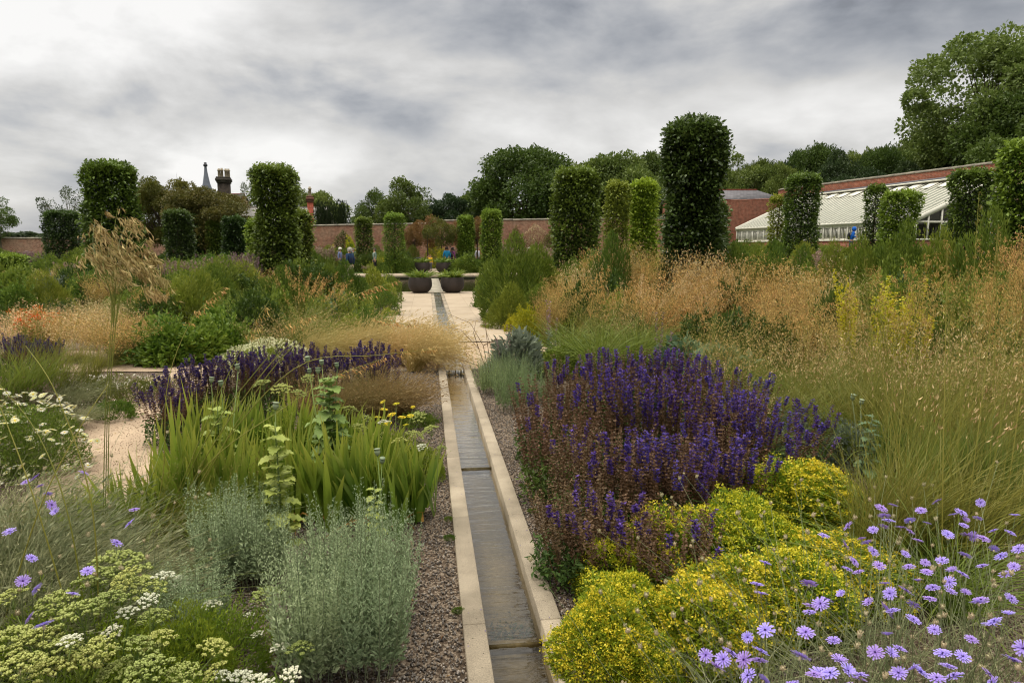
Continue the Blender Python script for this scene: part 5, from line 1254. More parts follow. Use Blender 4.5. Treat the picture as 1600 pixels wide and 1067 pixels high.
SKIN = plain('skin', (206, 160, 132), .55, .03)
def cloth(name, c): return plain(name, c, .85, .12, nscale=18)
def skinmesh(name, verts, edges, radii, mat, parent=None, sub=1, root=0):
    me = bpy.data.meshes.new(name); me.from_pydata([tuple(v) for v in verts], edges, []); o = link(name, me, parent)
    me.materials.append(mat)
    md = o.modifiers.new('skin', 'SKIN'); md.use_smooth_shade = True
    for i, rr in enumerate(radii): me.skin_vertices[0].data[i].radius = (rr, rr) if np.ndim(rr) == 0 else rr
    for i in range(len(verts)): me.skin_vertices[0].data[i].use_root = (i == root)
    s_ = o.modifiers.new('sub', 'SUBSURF'); s_.levels = sub; s_.render_levels = sub
    return o
def person(px, d, label, H=1.72, face=0.0, top=(30, 40, 70), legs=(60, 60, 70), hair=(90, 70, 50), lean=0.0, arms='down', stride=.06, hood=False, pack=None, hat=None, vest=None, group=None, z=None, armbend=0):
    p = on(AT(px, d)); k = H / 1.72
    if z is not None: p[2] = z
    r = link('person', None); r.location = p; r.rotation_euler = (0, 0, face); r.scale = (k, k, k)
    ly = lambda z: -lean * max(0, z - .9)                          # forward is -y
    # joints; figure faces -y
    hipz, shz, necz, hedz = .92, 1.42, 1.50, 1.63
    hands = {}
    V = [(0, ly(.95), .95), (0, ly(1.15), 1.15), (0, ly(1.36), 1.36), (0, ly(1.47), 1.47), (0, ly(1.56) - .01, 1.55), (0, ly(1.64) - .01, 1.645)]
    Rd = [(.14, .10), (.125, .095), (.15, .095), (.055, .055), (.062, .07), (.055, .065)]; E = [(0, 1), (1, 2), (2, 3), (3, 4), (4, 5)]
    for s in (-1, 1):
        i0 = len(V); st = stride * s
        V += [(s * .09, 0, .86), (s * .10, st * .5 - .01, .50), (s * .10, st + .02, .09), (s * .105, st - .13, .035)]; Rd += [.088, .058, .04, (.038, .03)]
        E += [(0, i0), (i0, i0 + 1), (i0 + 1, i0 + 2), (i0 + 2, i0 + 3)]
        i1 = len(V)
        if arms == 'front': el = (s * .23, ly(1.15) - .04, 1.14); wr = (s * .12, ly(1.15) - .24, 1.16)
        elif arms == 'up': el = (s * .22, ly(1.2) - .16, 1.26); wr = (s * .10, ly(1.4) - .26, 1.46)
        elif arms == 'down': el = (s * .235, ly(1.13) + .03, 1.14); wr = (s * .25, ly(.9) - .03, .90)
        else: el = (s * .25, ly(1.13) + .05, 1.15); wr = (s * .17, -.12, .98)
        V += [(s * .17, ly(1.40), 1.40), el, wr]; Rd += [.058, .042, .028]; E += [(2, i1), (i1, i1 + 1), (i1 + 1, i1 + 2)]
        el_, wr_ = np.array(el), np.array(wr); fd = nz((wr_ - el_)[None])[0]; pm = wr_ + fd * .05
        V.append(tuple(pm)); Rd.append((.034, .018)); E.append((i1 + 2, len(V) - 1)); ip = len(V) - 1
        side = nz(np.cross(fd, [s, 0, 0])[None])[0]
        for f in range(4):
            b_ = pm + fd * .03 + side * (.027 - .018 * f); c_ = b_ + fd * (.03 + .006 * (f in (1, 2))) + np.array([-s * .008, 0, 0]); e_ = c_ + fd * .018 + np.array([-s * .016, 0, 0])
            n = len(V); V += [tuple(b_), tuple(c_), tuple(e_)]; Rd += [.009, .008, .007]; E += [(ip, n), (n, n + 1), (n + 1, n + 2)]
        n = len(V); t1 = wr_ + fd * .03 + side * .035; V += [tuple(t1), tuple(t1 + side * .012 + fd * .03)]; Rd += [.010, .008]; E += [(ip, n), (n, n + 1)]
    skinmesh('body', V, E, Rd, SKIN, r)
    # jacket: torso with sleeves
    topm = cloth('jacket_' + '_'.join(map(str, top)), top); i = len(V)
    JV = [(0, ly(.86), .86), (0, ly(1.1), 1.10), (0, ly(1.36), 1.36), (0, ly(1.46), 1.475)]; JR = [(.175, .135), (.165, .13), (.175, .12), (.075, .075)]; JE = [(0, 1), (1, 2), (2, 3)]
    ai = 4 + 4
    for s in (0, 1):
        base = 6 + s * (4 + 3 + 1 + 12 + 2) + 4
        a, b, c = V[base], V[base + 1], V[base + 2]; n = len(JV); JV += [a, b, tuple(np.array(b) * .12 + np.array(c) * .88)]; JR += [.078, .06, .045]; JE += [(2, n), (n, n + 1), (n + 1, n + 2)]
    skinmesh('jacket', JV, JE, JR, topm, r)
    if vest: skinmesh('waistcoat', [(0, ly(.88), .88), (0, ly(1.1), 1.10), (0, ly(1.38), 1.38)], [(0, 1), (1, 2)], [(.19, .15), (.185, .148), (.185, .135)], cloth('vest', vest), r)
    LV = [(0, 0, .97), (0, 0, .90)]; LR = [(.155, .125), (.165, .125)]; LE = [(0, 1)]
    for s in (-1, 1):
        st = stride * s; n = len(LV); LV += [(s * .095, 0, .80), (s * .10, st * .5 - .01, .50), (s * .10, st + .02, .12)]; LR += [.108, .078, .062]; LE += [(1, n), (n, n + 1), (n + 1, n + 2)]
    skinmesh('trousers', LV, LE, LR, cloth('trousers_' + '_'.join(map(str, legs)), legs), r, root=1)
    for s in (-1, 1):
        st = stride * s; b = MB(); scat(b, SPH_V * [.105, .28, .12], SPH_F, np.array([[s * .105, st - .05, .05]]), np.eye(3)[None], 1.0); link('shoe', b.mesh('shoe', plain('shoe', (50, 44, 40), .6), True), r)
    hz = 1.635; hy = ly(hz) - .01
    b = MB(); n = 900
    if hood:
        scat(b, SPH_V * [.25, .28, .31], SPH_F, np.array([[0, hy + .03, hz - .005]]), np.eye(3)[None], 1.0); link('hood', b.mesh('hood', topm, True), r)
    else:
        d_ = nz(rng.normal(0, 1, (n, 3))); keep = (d_[:, 1] > -.35) | (d_[:, 2] > .45); keep &= d_[:, 2] > -.65; d_ = d_[keep]
        leaves(b, d_ * [.088, .105, .115] + [0, hy + .01, hz + .005], np.stack([d_[:, 0], d_[:, 1] + .3, -np.ones(len(d_))], 1), .06, .3)
        link('hair', b.mesh('hair', plain('hair_' + '_'.join(map(str, hair)), hair, .7, .2)), r)
    if not hood:
        fb = MB()
        for s in (-1, 1):
            scat(fb, SPH_V * [.022, .014, .014], SPH_F, np.array([[s * .03, hy - .082, hz + .0]]), np.eye(3)[None], 1.0)
        scat(fb, SPH_V * [.045, .012, .012], SPH_F, np.array([[0, hy - .078, hz - .062]]), np.eye(3)[None], 1.0)
        link('face_features', fb.mesh('face', plain('eye_lip', (90, 50, 46), .5), True), r)
        nb = MB(); scat(nb, SPH_V * [.026, .04, .045], SPH_F, np.array([[0, hy - .086, hz - .028]]), np.eye(3)[None], 1.0)
        for s in (-1, 1): scat(nb, SPH_V * [.02, .035, .055], SPH_F, np.array([[s * .082, hy + .005, hz - .005]]), np.eye(3)[None], 1.0)
        link('nose_and_ears', nb.mesh('nose', SKIN, True), r)
    if hat:
        b = MB(); lathe(b, [(.16, 0), (.155, .015), (.105, .02), (.10, .08), (.06, .115), (0, .12)], 16, c=(0, hy, hz + .045)); link('hat', b.mesh('hat', cloth('hat', hat), True), r)
    if pack:
        b = MB(); scat(b, SPH_V * [.32, .2, .46], SPH_F, np.array([[0, ly(1.2) + .20, 1.2]]), np.eye(3)[None], 1.0)
        for s in (-1, 1): tube(b, [(s * .10, ly(1.35) + .13, 1.40), (s * .12, ly(1.4), 1.49), (s * .12, ly(1.3) - .13, 1.3)], .018, 5)
        tag(link('backpack', b.mesh('backpack', cloth('pack', pack), True), r), None, None)
        bpy.data.objects[-1] if False else None
    return tag(r, label, 'person', group)
VG = 'people walking in the garden'
person(546, 32, 'white-haired person in navy padded waistcoat and beige trousers standing left of the pool', 1.72, face=-2.2, top=(34, 60, 92), vest=(24, 34, 56), legs=(176, 162, 138), hair=(214, 208, 196), group=VG)
person(698, 50.5, 'person in a bright blue hooded coat seen from behind beyond the pool', 1.74, face=PI, top=(18, 118, 160), legs=(36, 44, 66), hair=(34, 26, 24), group=VG)
person(707.5, 50.9, 'dark-haired person in black and pink coat next to the bright blue coat', 1.70, face=2.2, top=(104, 52, 92), legs=(30, 32, 40), hair=(40, 30, 28), pack=(34, 30, 38), group=VG)
person(672, 49.5, 'small child in a yellow coat between the far planters', 1.18, face=.4, top=(226, 176, 20), legs=(90, 92, 100), hair=(190, 150, 96), group=VG)
person(669.5, 53, 'child in a dull red coat just behind the child in yellow', 1.2, face=.1, top=(120, 50, 40), legs=(50, 46, 50), hair=(100, 66, 44), group=VG)
person(531, 49, 'person in a pale sun hat behind the mauve flowers at left of the pool', 1.66, face=1.2, top=(120, 130, 170), legs=(70, 70, 80), hair=(200, 190, 180), hat=(226, 222, 206), group=VG)
person(552, 52, 'grey-haired person half hidden behind the one in the navy waistcoat', 1.66, face=.6, top=(96, 104, 136), legs=(60, 60, 70), hair=(170, 160, 146), group=VG)
person(585, 46, 'person in sage green top just right of the slim column', 1.68, face=-1.2, top=(120, 140, 128), legs=(40, 40, 46), hair=(120, 110, 96), group=VG)
person(809, 49, 'white-haired person showing only head and shoulders above the bushes, left one', 1.72, face=.3, top=(110, 104, 116), legs=(60, 60, 60), hair=(220, 214, 204), group=VG)
person(827, 49, 'white-haired person showing only head and shoulders above the bushes, right one', 1.72, face=-.3, top=(90, 90, 100), legs=(60, 60, 60), hair=(206, 200, 190), group=VG)
person(746, 55, 'grey-haired person passing between the two columns right of the pots', 1.72, face=.8, top=(190, 190, 200), legs=(60, 60, 70), hair=(150, 140, 130), group=VG)
person(1329, 40.3, 'person in a bright blue anorak with head bowed by the glasshouse windows', 1.62, face=1.0, top=(16, 96, 190), legs=(34, 46, 74), hood=True, lean=.22, arms='front', pack=(20, 22, 28), group=VG)
def pushchair():
    p = AT(650, 48); r = local_root('pushchair', tuple(p), .6); f = MB()
    for s in (-1, 1):
        tube(f, [(s * .22, .4, .02 + .1), (s * .22, -.1, .55), (s * .22, -.5, 1.0)], .014, 6); tube(f, [(s * .22, -.35, .1), (s * .22, .1, .5), (s * .22, .3, .75)], .014, 6)
    tube(f, [(-.22, -.5, 1.0), (.22, -.5, 1.0)], .018, 6); link('frame', f.mesh('frame', plain('frame_black', (20, 20, 22), .4)), r)
    for (x, y) in ((-.24, .4), (.24, .4), (-.24, -.35), (.24, -.35)):
        w = MB(); prof = [(.06, -.02), (.11, -.025), (.125, 0), (.11, .025), (.06, .02)]; q = MB(); lathe(q, prof, 14)
        v = np.concatenate(q.v)[:, [2, 0, 1]] + [x, y, .125]; w.add(v, np.concatenate(q.f)); link('wheel', w.mesh('wheel', plain('tyre', (26, 26, 28), .7)), r)
    s_ = MB(); quad(s_, (-.2, .25, .42), (.2, .25, .42), (.2, -.15, .38), (-.2, -.15, .38)); quad(s_, (-.2, -.15, .38), (.2, -.15, .38), (.2, -.35, .8), (-.2, -.35, .8)); link('seat', s_.mesh('seat', cloth('seat_cloth', (36, 38, 56))), r)
    h = MB(); a = np.linspace(.1, 2.0, 7)
    for i in range(6):
        quad(h, (-.22, -.3 + .38 * math.cos(a[i]) * .9 + .1, .68 + .36 * math.sin(a[i])), (.22, -.3 + .38 * math.cos(a[i]) * .9 + .1, .68 + .36 * math.sin(a[i])), (.22, -.3 + .38 * math.cos(a[i + 1]) * .9 + .1, .68 + .36 * math.sin(a[i + 1])), (-.22, -.3 + .38 * math.cos(a[i + 1]) * .9 + .1, .68 + .36 * math.sin(a[i + 1])))
    link('hood', h.mesh('hood', cloth('hood_cloth', (30, 32, 48))), r)
    tag(r, 'dark navy pushchair with its hood up beyond the left far planter', 'pushchair')
pushchair()

# ------------------------------------------------------------------ plant prototypes
reg('salvia', .68, salvia(66, .68, .28, flow=.25), salvia(70, .66, .30, flow=.19), salvia(64, .70, .28, flow=.30))
reg('salvia_r', .66, salvia(60, .66, .26, flow=.06), salvia(58, .68, .26, flow=.12))
reg('salvia_v', .60, salvia(16, .60, .30, flow=.50, spread=1.0, wind=.3))
reg('salvia_l', .62, salvia(44, .62, .25, flow=.45, petm='salvia_dark'), salvia(42, .62, .25, flow=.4, petm='salvia_dark'))
reg('worm', .60, artemisia(62, .60, .21), artemisia(56, .62, .20))
reg('lav', .50, artemisia(70, .50, .26, name='cotton_lavender', mat='lavender', leaf=.02, per=80, spread=.6))
reg('iris', .66, iris(7, .66, .18, w=.038), iris(6, .62, .18, w=.042), iris(7, .72, .18, w=.034))
reg('mound', .46, mound_yellow(.34, .46, 6800), mound_yellow(.32, .48, 6400), mound_yellow(.36, .44, 6800))
reg('mound_far', .46, mound_yellow(.34, .46, 3000))
reg('feather', .62, hair_grass(.62, 1500, 'hair'), hair_grass(.6, 1300, 'hair', wind=.7))
reg('brownhair', .55, hair_grass(.62, 700, 'hair_brown', wind=.22, droop=.35, w=.0026, name='brown_feather_grass'))
reg('wispy', .5, hair_grass(.5, 900, 'grass_grey', wind=.10, w=.0024, name='fine_grey_grass', droop=.25, spread=.9))
reg('oats', 1.9, giant_oats(420, 26, 1.9), giant_oats(420, 22, 1.95))
reg('oats_s', 1.5, giant_oats(380, 40, 1.5, pan=(.34, .15, 36, .03), bend=.40, lw=.008, lh=.85, spread=.5), giant_oats(380, 36, 1.5, pan=(.34, .14, 36, .03), bend=.32, oatm='oat', lw=.008, lh=.85, spread=.5))
reg('cloud', 1.15, cloud_grass(1.15, .45, 170, 24, .037, 'oat_gold', stemm='hair_brown'), cloud_grass(1.1, .6, 150, 22, .040, 'oat', stemm='hair'))
reg('cloud_r', 1.15, cloud_grass(1.15, .42, 200, 28, .032, 'oat_rust', stemm='hair_brown'), cloud_grass(1.1, .6, 190, 28, .031, 'oat_gold', stemm='hair_brown'))
reg('cloud_g', 1.05, cloud_grass(1.05, .45, 120, 9, .026, 'hair', leafm='grass', nl=360, lh=.75, stemm='stem_olive'), cloud_grass(1.0, .45, 120, 9, .026, 'oat', leafm='grass_fresh', nl=360, lh=.75, stemm='stem_olive'))
reg('tall', 1.15, tall_grass(1.15, 260, 'grass'), tall_grass(1.2, 220, 'grass_yellow'), tall_grass(1.1, 260, 'grass_fresh'))
reg('tall_g', 1.2, tall_grass(1.2, 240, 'grass_fresh', w=.006, spread=.3), tall_grass(1.2, 220, 'grass_yellow', w=.005, spread=.25))
reg('tall_y', .9, tall_grass(.9, 360, 'grass_yellow', spread=.5, headm='oat'), tall_grass(.9, 360, 'grass', spread=.5, headm='hair'))
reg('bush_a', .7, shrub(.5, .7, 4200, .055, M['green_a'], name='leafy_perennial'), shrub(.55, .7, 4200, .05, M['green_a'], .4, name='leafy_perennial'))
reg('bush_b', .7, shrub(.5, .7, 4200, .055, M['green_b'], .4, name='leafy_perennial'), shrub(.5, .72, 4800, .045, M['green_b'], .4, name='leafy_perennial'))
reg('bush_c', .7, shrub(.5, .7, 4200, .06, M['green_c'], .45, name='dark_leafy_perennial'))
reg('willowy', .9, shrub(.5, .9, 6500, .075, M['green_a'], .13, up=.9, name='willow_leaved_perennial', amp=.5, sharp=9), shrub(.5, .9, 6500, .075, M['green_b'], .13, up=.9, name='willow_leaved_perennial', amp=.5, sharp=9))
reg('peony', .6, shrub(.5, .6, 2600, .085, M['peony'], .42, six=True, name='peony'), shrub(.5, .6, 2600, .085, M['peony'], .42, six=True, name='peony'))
reg('yellowbush', .5, shrub(.42, .5, 3000, .05, M['yellow_leaf'], .5, name='golden_leaved_shrub'))
reg('limebush', .5, mound_yellow(.45, .45, 2600, fm='yellow_leaf', name='lime_flowered_perennial'))
reg('greyshrub', .5, shrub(.4, .5, 2600, .05, M['grey_leaf'], .4, name='grey_leaved_perennial'))
reg('silverear', .4, shrub(.3, .4, 520, .12, M['grey_leaf'], .34, six=True, name='lambs_ear', up=.6))
reg('glauc', .5, shrub(.35, .5, 520, .15, M['glaucous'], .55, six=True, name='sea_kale', up=.5))
reg('mauve', 1.0, spike_plant(60, 1.0, .5, 'green_a', 'mauve', 'mauve_perennial', fl=.35, fsz=.035, nf=60), spike_plant(60, 1.0, .5, 'green_b', 'mauve', 'mauve_perennial', fl=.3, fsz=.03, nf=50))
reg('pinkdry', .9, spike_plant(60, .9, .5, 'green_b', 'pink_dry', 'dry_flowered_perennial', fl=.25, fsz=.04, nf=40))
reg('greenspike', .9, spike_plant(36, .9, .4, 'green_b', 'green_b', 'upright_green_perennial', fl=.2, fsz=.02, lsz=.08, nf=20, spread=.1))
reg('verb', 1.3, spike_plant(9, 1.3, .25, 'green_b', 'yellow_floret', 'yellow_mullein', fl=.6, fsz=.034, lsz=.12, nf=170, spread=.3))
reg('orange', .8, spike_plant(30, .8, .35, 'green_a', 'orange', 'orange_perennial', fl=.1, fsz=.07, lsz=.08, nf=6))
reg('lambspike', .75, spike_plant(4, .75, .06, 'grey_leaf', 'mauve', 'woolly_betony', fl=.45, fsz=.022, lsz=.06, nf=50, spread=.1, stemm='stem_grey'))
reg('fern', .3, shrub(.28, .3, 6000, .022, M['fern'], .14, up=.6, name='feathery_fennel', stems=False, flat=.2))
reg('gaura', .35, shrub(.42, .3, 2600, .03, M['grass'], .25, name='white_gaura', flowers=(M['white_petal'], 46, .022), up=.8))
reg('tinycushion', .1, shrub(.16, .10, 1500, .03, M['green_a'], .16, name='green_cushion', stems=False, up=1))
reg('whitemound', .5, shrub(.5, .42, 3000, .04, M['green_b'], .35, name='cream_flowered_perennial', flowers=(M['cream_petal'], 620, .028)))
reg('pinkhaze', .4, shrub(.3, .36, 2200, .02, M['pink_dry'], .5, name='dusty_pink_perennial'))

# ------------------------------------------------------------------ planting: front of the beds
gr = 'silver wormwood clumps in the left bed'
for px, py, yt, w, lb in ((492, 1050, 800, 1.0, 'silver wormwood at the bottom centre, its left half over bare gravel'), (578, 1045, 790, 1.0, 'silver wormwood nearest the rill at the bottom, its right edge beside the gravel'),
                          (545, 965, 745, 1.0, 'silver wormwood directly behind the bottom centre ones, in front of the irises'), (610, 950, 765, .8, 'greyer wormwood by the gravel, right behind the nearest clump'), (498, 965, 790, .8, 'silver wormwood behind the left of the bottom centre ones'),
                          (345, 905, 752, 1.0, 'silver wormwood left of the tall yellow-green poppy'), (405, 905, 745, .95, 'silver wormwood directly below the tall yellow-green poppy'),
                          (300, 1000, 850, .85, 'low silver wormwood above the green umbels at left'), (215, 985, 870, .9, 'low silver wormwood furthest left, among the violet flowers'), (255, 960, 865, .8, 'low silver wormwood between its two low neighbours at left')):
    P('worm', px, py, lb, ytop=yt + (34 if py > 930 else 14), w=w, group=gr)
gr = 'irises in the left bed'
il = ['iris fan at the left end of the row, against the gravel path', 'iris clump second from the left by the path, under the arching oat stems', 'iris clump third along the front, behind the wormwood', 'iris clump left of the yellow-green poppy', 'iris clump right behind the yellow-green poppy',
      'iris clump in the middle of the front row', 'iris clump behind the wormwood, right of the middle', 'iris clump under the taller blue-green poppy', 'iris clump right of the taller blue-green poppy', 'iris clump near the right end of the row', 'iris clump at the right end, one blade curling on the gravel',
      'iris clump in the back row at left, against the violet sage', 'iris clump in the back row, left of the middle', 'iris clump in the back row, behind the yellow-green poppy', 'iris clump in the middle of the back row', 'iris clump in the back row beneath the poppy heads', 'iris clump in the back row beside the yellow yarrow', 'iris clump at the back right by the umbels']
for (px, py, yt), lb in zip(((195, 850, 745), (248, 830, 700), (300, 820, 655), (352, 815, 650), (402, 812, 655), (450, 808, 660), (500, 815, 660), (545, 812, 665), (588, 815, 675), (615, 822, 685), (640, 812, 690),
                             (318, 735, 620), (365, 730, 615), (412, 725, 618), (458, 722, 625), (505, 720, 632), (552, 722, 640), (592, 735, 660)), il):
    P('iris', px, py, lb, ytop=yt - 22, w=1.05, group=gr)
gr = 'violet sage along the left bed'
sl_ = ['violet sage spilling towards the gravel path, brown spikes leaning left', 'violet sage at the left end of the drift', 'violet sage behind the iris tips, second from the left', 'violet sage under the arching oat stems', 'violet sage left of the poppy heads', 'violet sage behind the poppy heads',
       'violet sage in the middle of the drift', 'violet sage before the golden feather grass', 'violet sage at the right end, mixed with brown grass', 'violet sage in the back row near the cream flowers', 'violet sage in the back row, centre', 'violet sage in the back row under the feather grass']
for (px, py, yt), lb in zip(((266, 690, 600), (285, 662, 575), (325, 652, 560), (365, 648, 556), (410, 645, 553), (455, 642, 552), (505, 640, 548), (555, 638, 546), (600, 640, 552), (400, 618, 545), (470, 615, 538), (580, 612, 535)), sl_):
    P('salvia_l', px, py, lb, ytop=yt, w=1.05, group=gr)
gr = 'golden feather grass by the rill'
for (px, py, yt, w), lb in zip(((648, 578, 452, 1.15), (612, 570, 448, 1.15), (572, 566, 446, 1.15), (528, 570, 455, 1.1), (488, 570, 465, 1.0), (630, 556, 450, 1.1)),
                               ('golden feather grass tumbling over the rill coping', 'golden feather grass second from the rill', 'golden feather grass, tallest of the drift', 'golden feather grass left of the tallest one', 'golden feather grass beside the cream flowers', 'golden feather grass at the edge of the paving')):
    P('feather', px, py, lb, ytop=yt, w=w, group=gr)
for (px, py, yt), lb in zip(((632, 650, 560), (590, 660, 555), (540, 662, 560), (490, 660, 570)), ('brown feather grass drooping beside the rill gravel', 'brown feather grass second from the rill, over the sage', 'brown feather grass in the middle of the sage', 'brown feather grass left of the others, behind the irises')):
    P('brownhair', px, py, lb, ytop=yt, w=.85, group='brown grasses among the left sage')
P('tinycushion', 655, 665, 'small dark green tuft at the gravel edge below the brown grass', s=1.2)
P('whitemound', 425, 590, 'mound of cream white flowers behind the violet sage', ytop=522, w=1.1)
for px, py, lb in ((345, 590, 'cream flowered mound half hidden by the left sage'),): P('whitemound', px + 40, py - 6, lb, ytop=535, w=.8)
for (px, py, yt, w), lb in zip(((228, 626, 584, .9), (140, 628, 584, .9), (185, 622, 582, 1.0), (262, 612, 584, .8)), ('airy white gaura by the bend of the path, right plant', 'airy white gaura left of the vertical oat stem', 'airy white gaura behind the vertical oat stem', 'airy white gaura beside the violet sage')):
    P('gaura', px, py, lb, ytop=yt, w=w, group='low white flowers between the gravel paths')
P('tinycushion', 176, 652, 'bright green cushion on the gravel path edge', s=1.5)
P('wispy', 112, 668, 'fine grey-green grass arching over the path by the white daisies', ytop=625, w=.7)
P('wispy', 95, 640, 'fine grass tuft behind the white daisies', ytop=585, w=1.1)
for px, lb in ((12, 'dusty pink haze of seedheads at the left edge behind the daisies'), (45, 'dusty pink haze of seedheads just behind the white daisies')): P('pinkhaze', px, 645, lb, ytop=590, w=1.1, group='dusty pink seedheads')
gr = 'fine grey grass at the lower left'
for (px, py, yt, w), lb in zip(((20, 960, 720, 1.3), (90, 930, 730, 1.2), (150, 960, 760, 1.1), (50, 860, 690, 1.3), (-20, 880, 700, 1.4), (230, 905, 790, 1.0), (120, 860, 760, 1.1), (5, 1060, 800, 1.3)),
                               ('fine grey grass at the left edge among violet flowers', 'fine grey grass between the violet flowers and the path', 'fine grey grass behind the low wormwood', 'fine grey grass below the white daisies', 'fine grey grass cut by the left edge', 'fine green grass below the iris row', 'fine grey grass at the foot of the giant oats', 'fine grey grass behind the umbels in the corner')):
    P('wispy', px, py, lb, ytop=yt + (75 if px > 40 else 30), w=w, group=gr)

# white daisies, each flower its own part
dm = [daisy_mesh(.030, M['cream_petal'], M['yellow_eye']), daisy_mesh(.027, M['white_petal'], M['yellow_eye'])]
def daisy_plant(px, py, r, h, nf, label):
    p = on(G(px, py)); root = link('white_daisy', None); root.location = p; tag(root, label, 'perennial', 'white daisies by the path')
    lf = MB(); n = 5200; D = nz(rng.normal(0, 1, (n, 3))); D[:, 2] = np.abs(D[:, 2]); q = (1 - rng.exponential(.2, n)).clip(.15, 1); Pp = D * q[:, None] * [r, r, h * .86]
    leaves(lf, Pp, D + rng.normal(0, .6, (n, 3)) + [0, 0, .4], .028 * rng.uniform(.6, 1.2, n), .3); link('foliage', lf.mesh('daisy_leaves', M['green_a']), root)
    E = nz(rng.normal(0, 1, (nf, 3)) + [.15, -.2, .5]); E[:, 2] = np.abs(E[:, 2]); E = E * [r * 1.12, r * 1.12, h] * rng.uniform(.88, 1.08, nf)[:, None]
    sb = MB(); ribbons(sb, disc(nf, r * .2), E, np.linalg.norm(E, axis=1), .0028, None, 3, taper='stem'); link('stems', sb.mesh('daisy_stems', M['stem_green']), root)
    for i in range(nf):
        o = link('flower', dm[i % 2], root); o.location = tuple(E[i]); o.rotation_euler = (rng.normal(-.1, .35), rng.normal(.15, .3), rng.uniform(0, 6))
daisy_plant(30, 745, .42, .66, 96, 'white daisy clump at the left edge above the path')
daisy_plant(-35, 735, .40, .68, 90, 'white daisy clump cut by the left edge of the view')
daisy_plant(68, 728, .34, .58, 96, 'white daisy clump spilling over the path, right of the other')

# blue cupid's darts
cm = [cupid_mesh(.029), cupid_mesh(.027, .12), cupid_mesh(.030, -.08, .1), cupid_mesh(.025, .55, .12), cupid_mesh(.028, .05, .16)]
budm = MB(); scat(budm, SPH_V * [.010, .010, .014], SPH_F, np.array([[0, 0, .006]]), np.eye(3)[None], 1.0); nn = 26
_a = rng.uniform(0, 2 * PI, nn); _z = rng.uniform(0, .012, nn); leaves(budm, np.stack([np.cos(_a) * .004, np.sin(_a) * .004, _z], 1), np.stack([np.cos(_a) * .35, np.sin(_a) * .35, np.ones(nn)], 1), .007, .6)
budm = budm.mesh('cupid_bud', M['cream_bud'])
def cupids(pts, base, label, nb, nl, zr=(.5, .68), lh=.38, size=1.0):
    """pts: photo pixels of the flowers; the plant grows from base"""
    root = link('cupids_dart', None); bx, by = base; root.location = (bx, by, 0); tag(root, label, 'perennial', 'violet cupids dart plants')
    sb = MB(); Pn = []
    for (px, py) in pts:
        for k in range(12):
            z = rng.uniform(*zr); w = G(px, py, z)
            if 1.15 < math.hypot(w[0], w[1]) and abs(w[1] - by) < 1.3: break
        Pn.append(np.array([w[0] - bx, w[1] - by, z]))
    Pn = np.array(Pn); n = len(Pn)
    def stems(E, ww):
        m = len(E); B = disc(m, .16); B[:, :2] += E[:, :2] * .45
        mid = (B + E) / 2 + rng.normal(0, .015, (m, 3)) + [0, 0, .03]
        for i in range(m):
            t = np.linspace(0, 1, 7)[:, None]; c = (1 - t) ** 2 * B[i] + 2 * t * (1 - t) * mid[i] + t * t * E[i]; tube(sb, c, np.linspace(ww, ww * .6, 7), 4, rng.random(), cap=False)
    stems(Pn, .0017)
    for i in range(n):
        o = link('flower', cm[rng.choice(5, p=[.3, .22, .2, .1, .18])], root); o.location = tuple(Pn[i]); o.rotation_euler = (rng.normal(.25, .35), rng.normal(.0, .35), rng.uniform(0, 6)); k = size * rng.uniform(.68, 1.02); o.scale = (k, k, k)
    c = Pn[:, :2].mean(0); sp = Pn[:, :2].std(0) * 1.35 + .05
    Bn = np.stack([c[0] + jit(nb, sp[0]), c[1] + jit(nb, sp[1]), rng.uniform(zr[0] - .16, zr[1] + .01, nb)], 1); stems(Bn, .0013)
    for i in range(min(nb, 96)):
        o = link('bud', budm, root); o.location = tuple(Bn[i]); o.rotation_euler = (rng.normal(0, .25), rng.normal(0, .25), rng.uniform(0, 6)); k = rng.uniform(.8, 1.35); o.scale = (k, k, k)
    link('stems', sb.mesh('cupid_stems', M['stem_grey']), root)
    lb = MB(); d = dirs_up(nl, .9); B = disc(nl, 1.0) * [sp[0] * 1.3, sp[1] * 1.3, 0] + [c[0], c[1], 0]
    ribbons(lb, B, d, lh * rng.uniform(.5, 1.2, nl), .004, np.stack([d[:, 0] * .4, d[:, 1] * .4, -np.full(nl, .35)], 1), 4); link('leaf_blades', lb.mesh('cupid_leaves', M['grass_grey']), root)
c8 = [(353,643),(381,636),(449,650),(487,627),(594,630),(370,673),(422,673),(212,710),(514,707),(553,685),(586,668),(563,709),(601,718),(666,703),(264,732),(422,700),(441,722),(333,748),(347,782),(411,755),(556,757),(598,783),(644,760),(271,791),(286,773),(459,775),(463,798),(549,803),(442,820),(478,836),(655,803),(177,826),(50,829),(61,851),(256,852),(220,864),(374,850),(557,849),(471,864),(178,895),(205,875),(365,890),(429,914),(628,918),(482,938),(169,945),(368,951),(571,961),(29,956),(72,939),(60,990),(157,1001),(376,997),(676,1013),(20,1011),(68,1060),(302,1048),(395,1043),(447,1040),(487,1055),(530,1050),(71,776),(675,785),(320,730),(400,690),(525,795),(180,880)]
c8 = [(1150 + x * .6438, 380 + y * .6438) for x, y in c8]
c8 += [(rng.uniform(1080, 1600), rng.uniform(985, 1075)) for _ in range(26)] + [(rng.uniform(1320, 1600), rng.uniform(800, 985)) for _ in range(30)]
grpA = [q for q in c8 if q[0] < 1300]; grpB = [q for q in c8 if 1300 <= q[0] < 1450]; grpC = [q for q in c8 if q[0] >= 1450]
def gb(px, py): p = G(px, py); return float(p[0]), float(p[1])
cupids(grpA, gb(1190, 1180), 'violet cupids dart flowers in front of the yellow spurge, lower right', 60, 420)
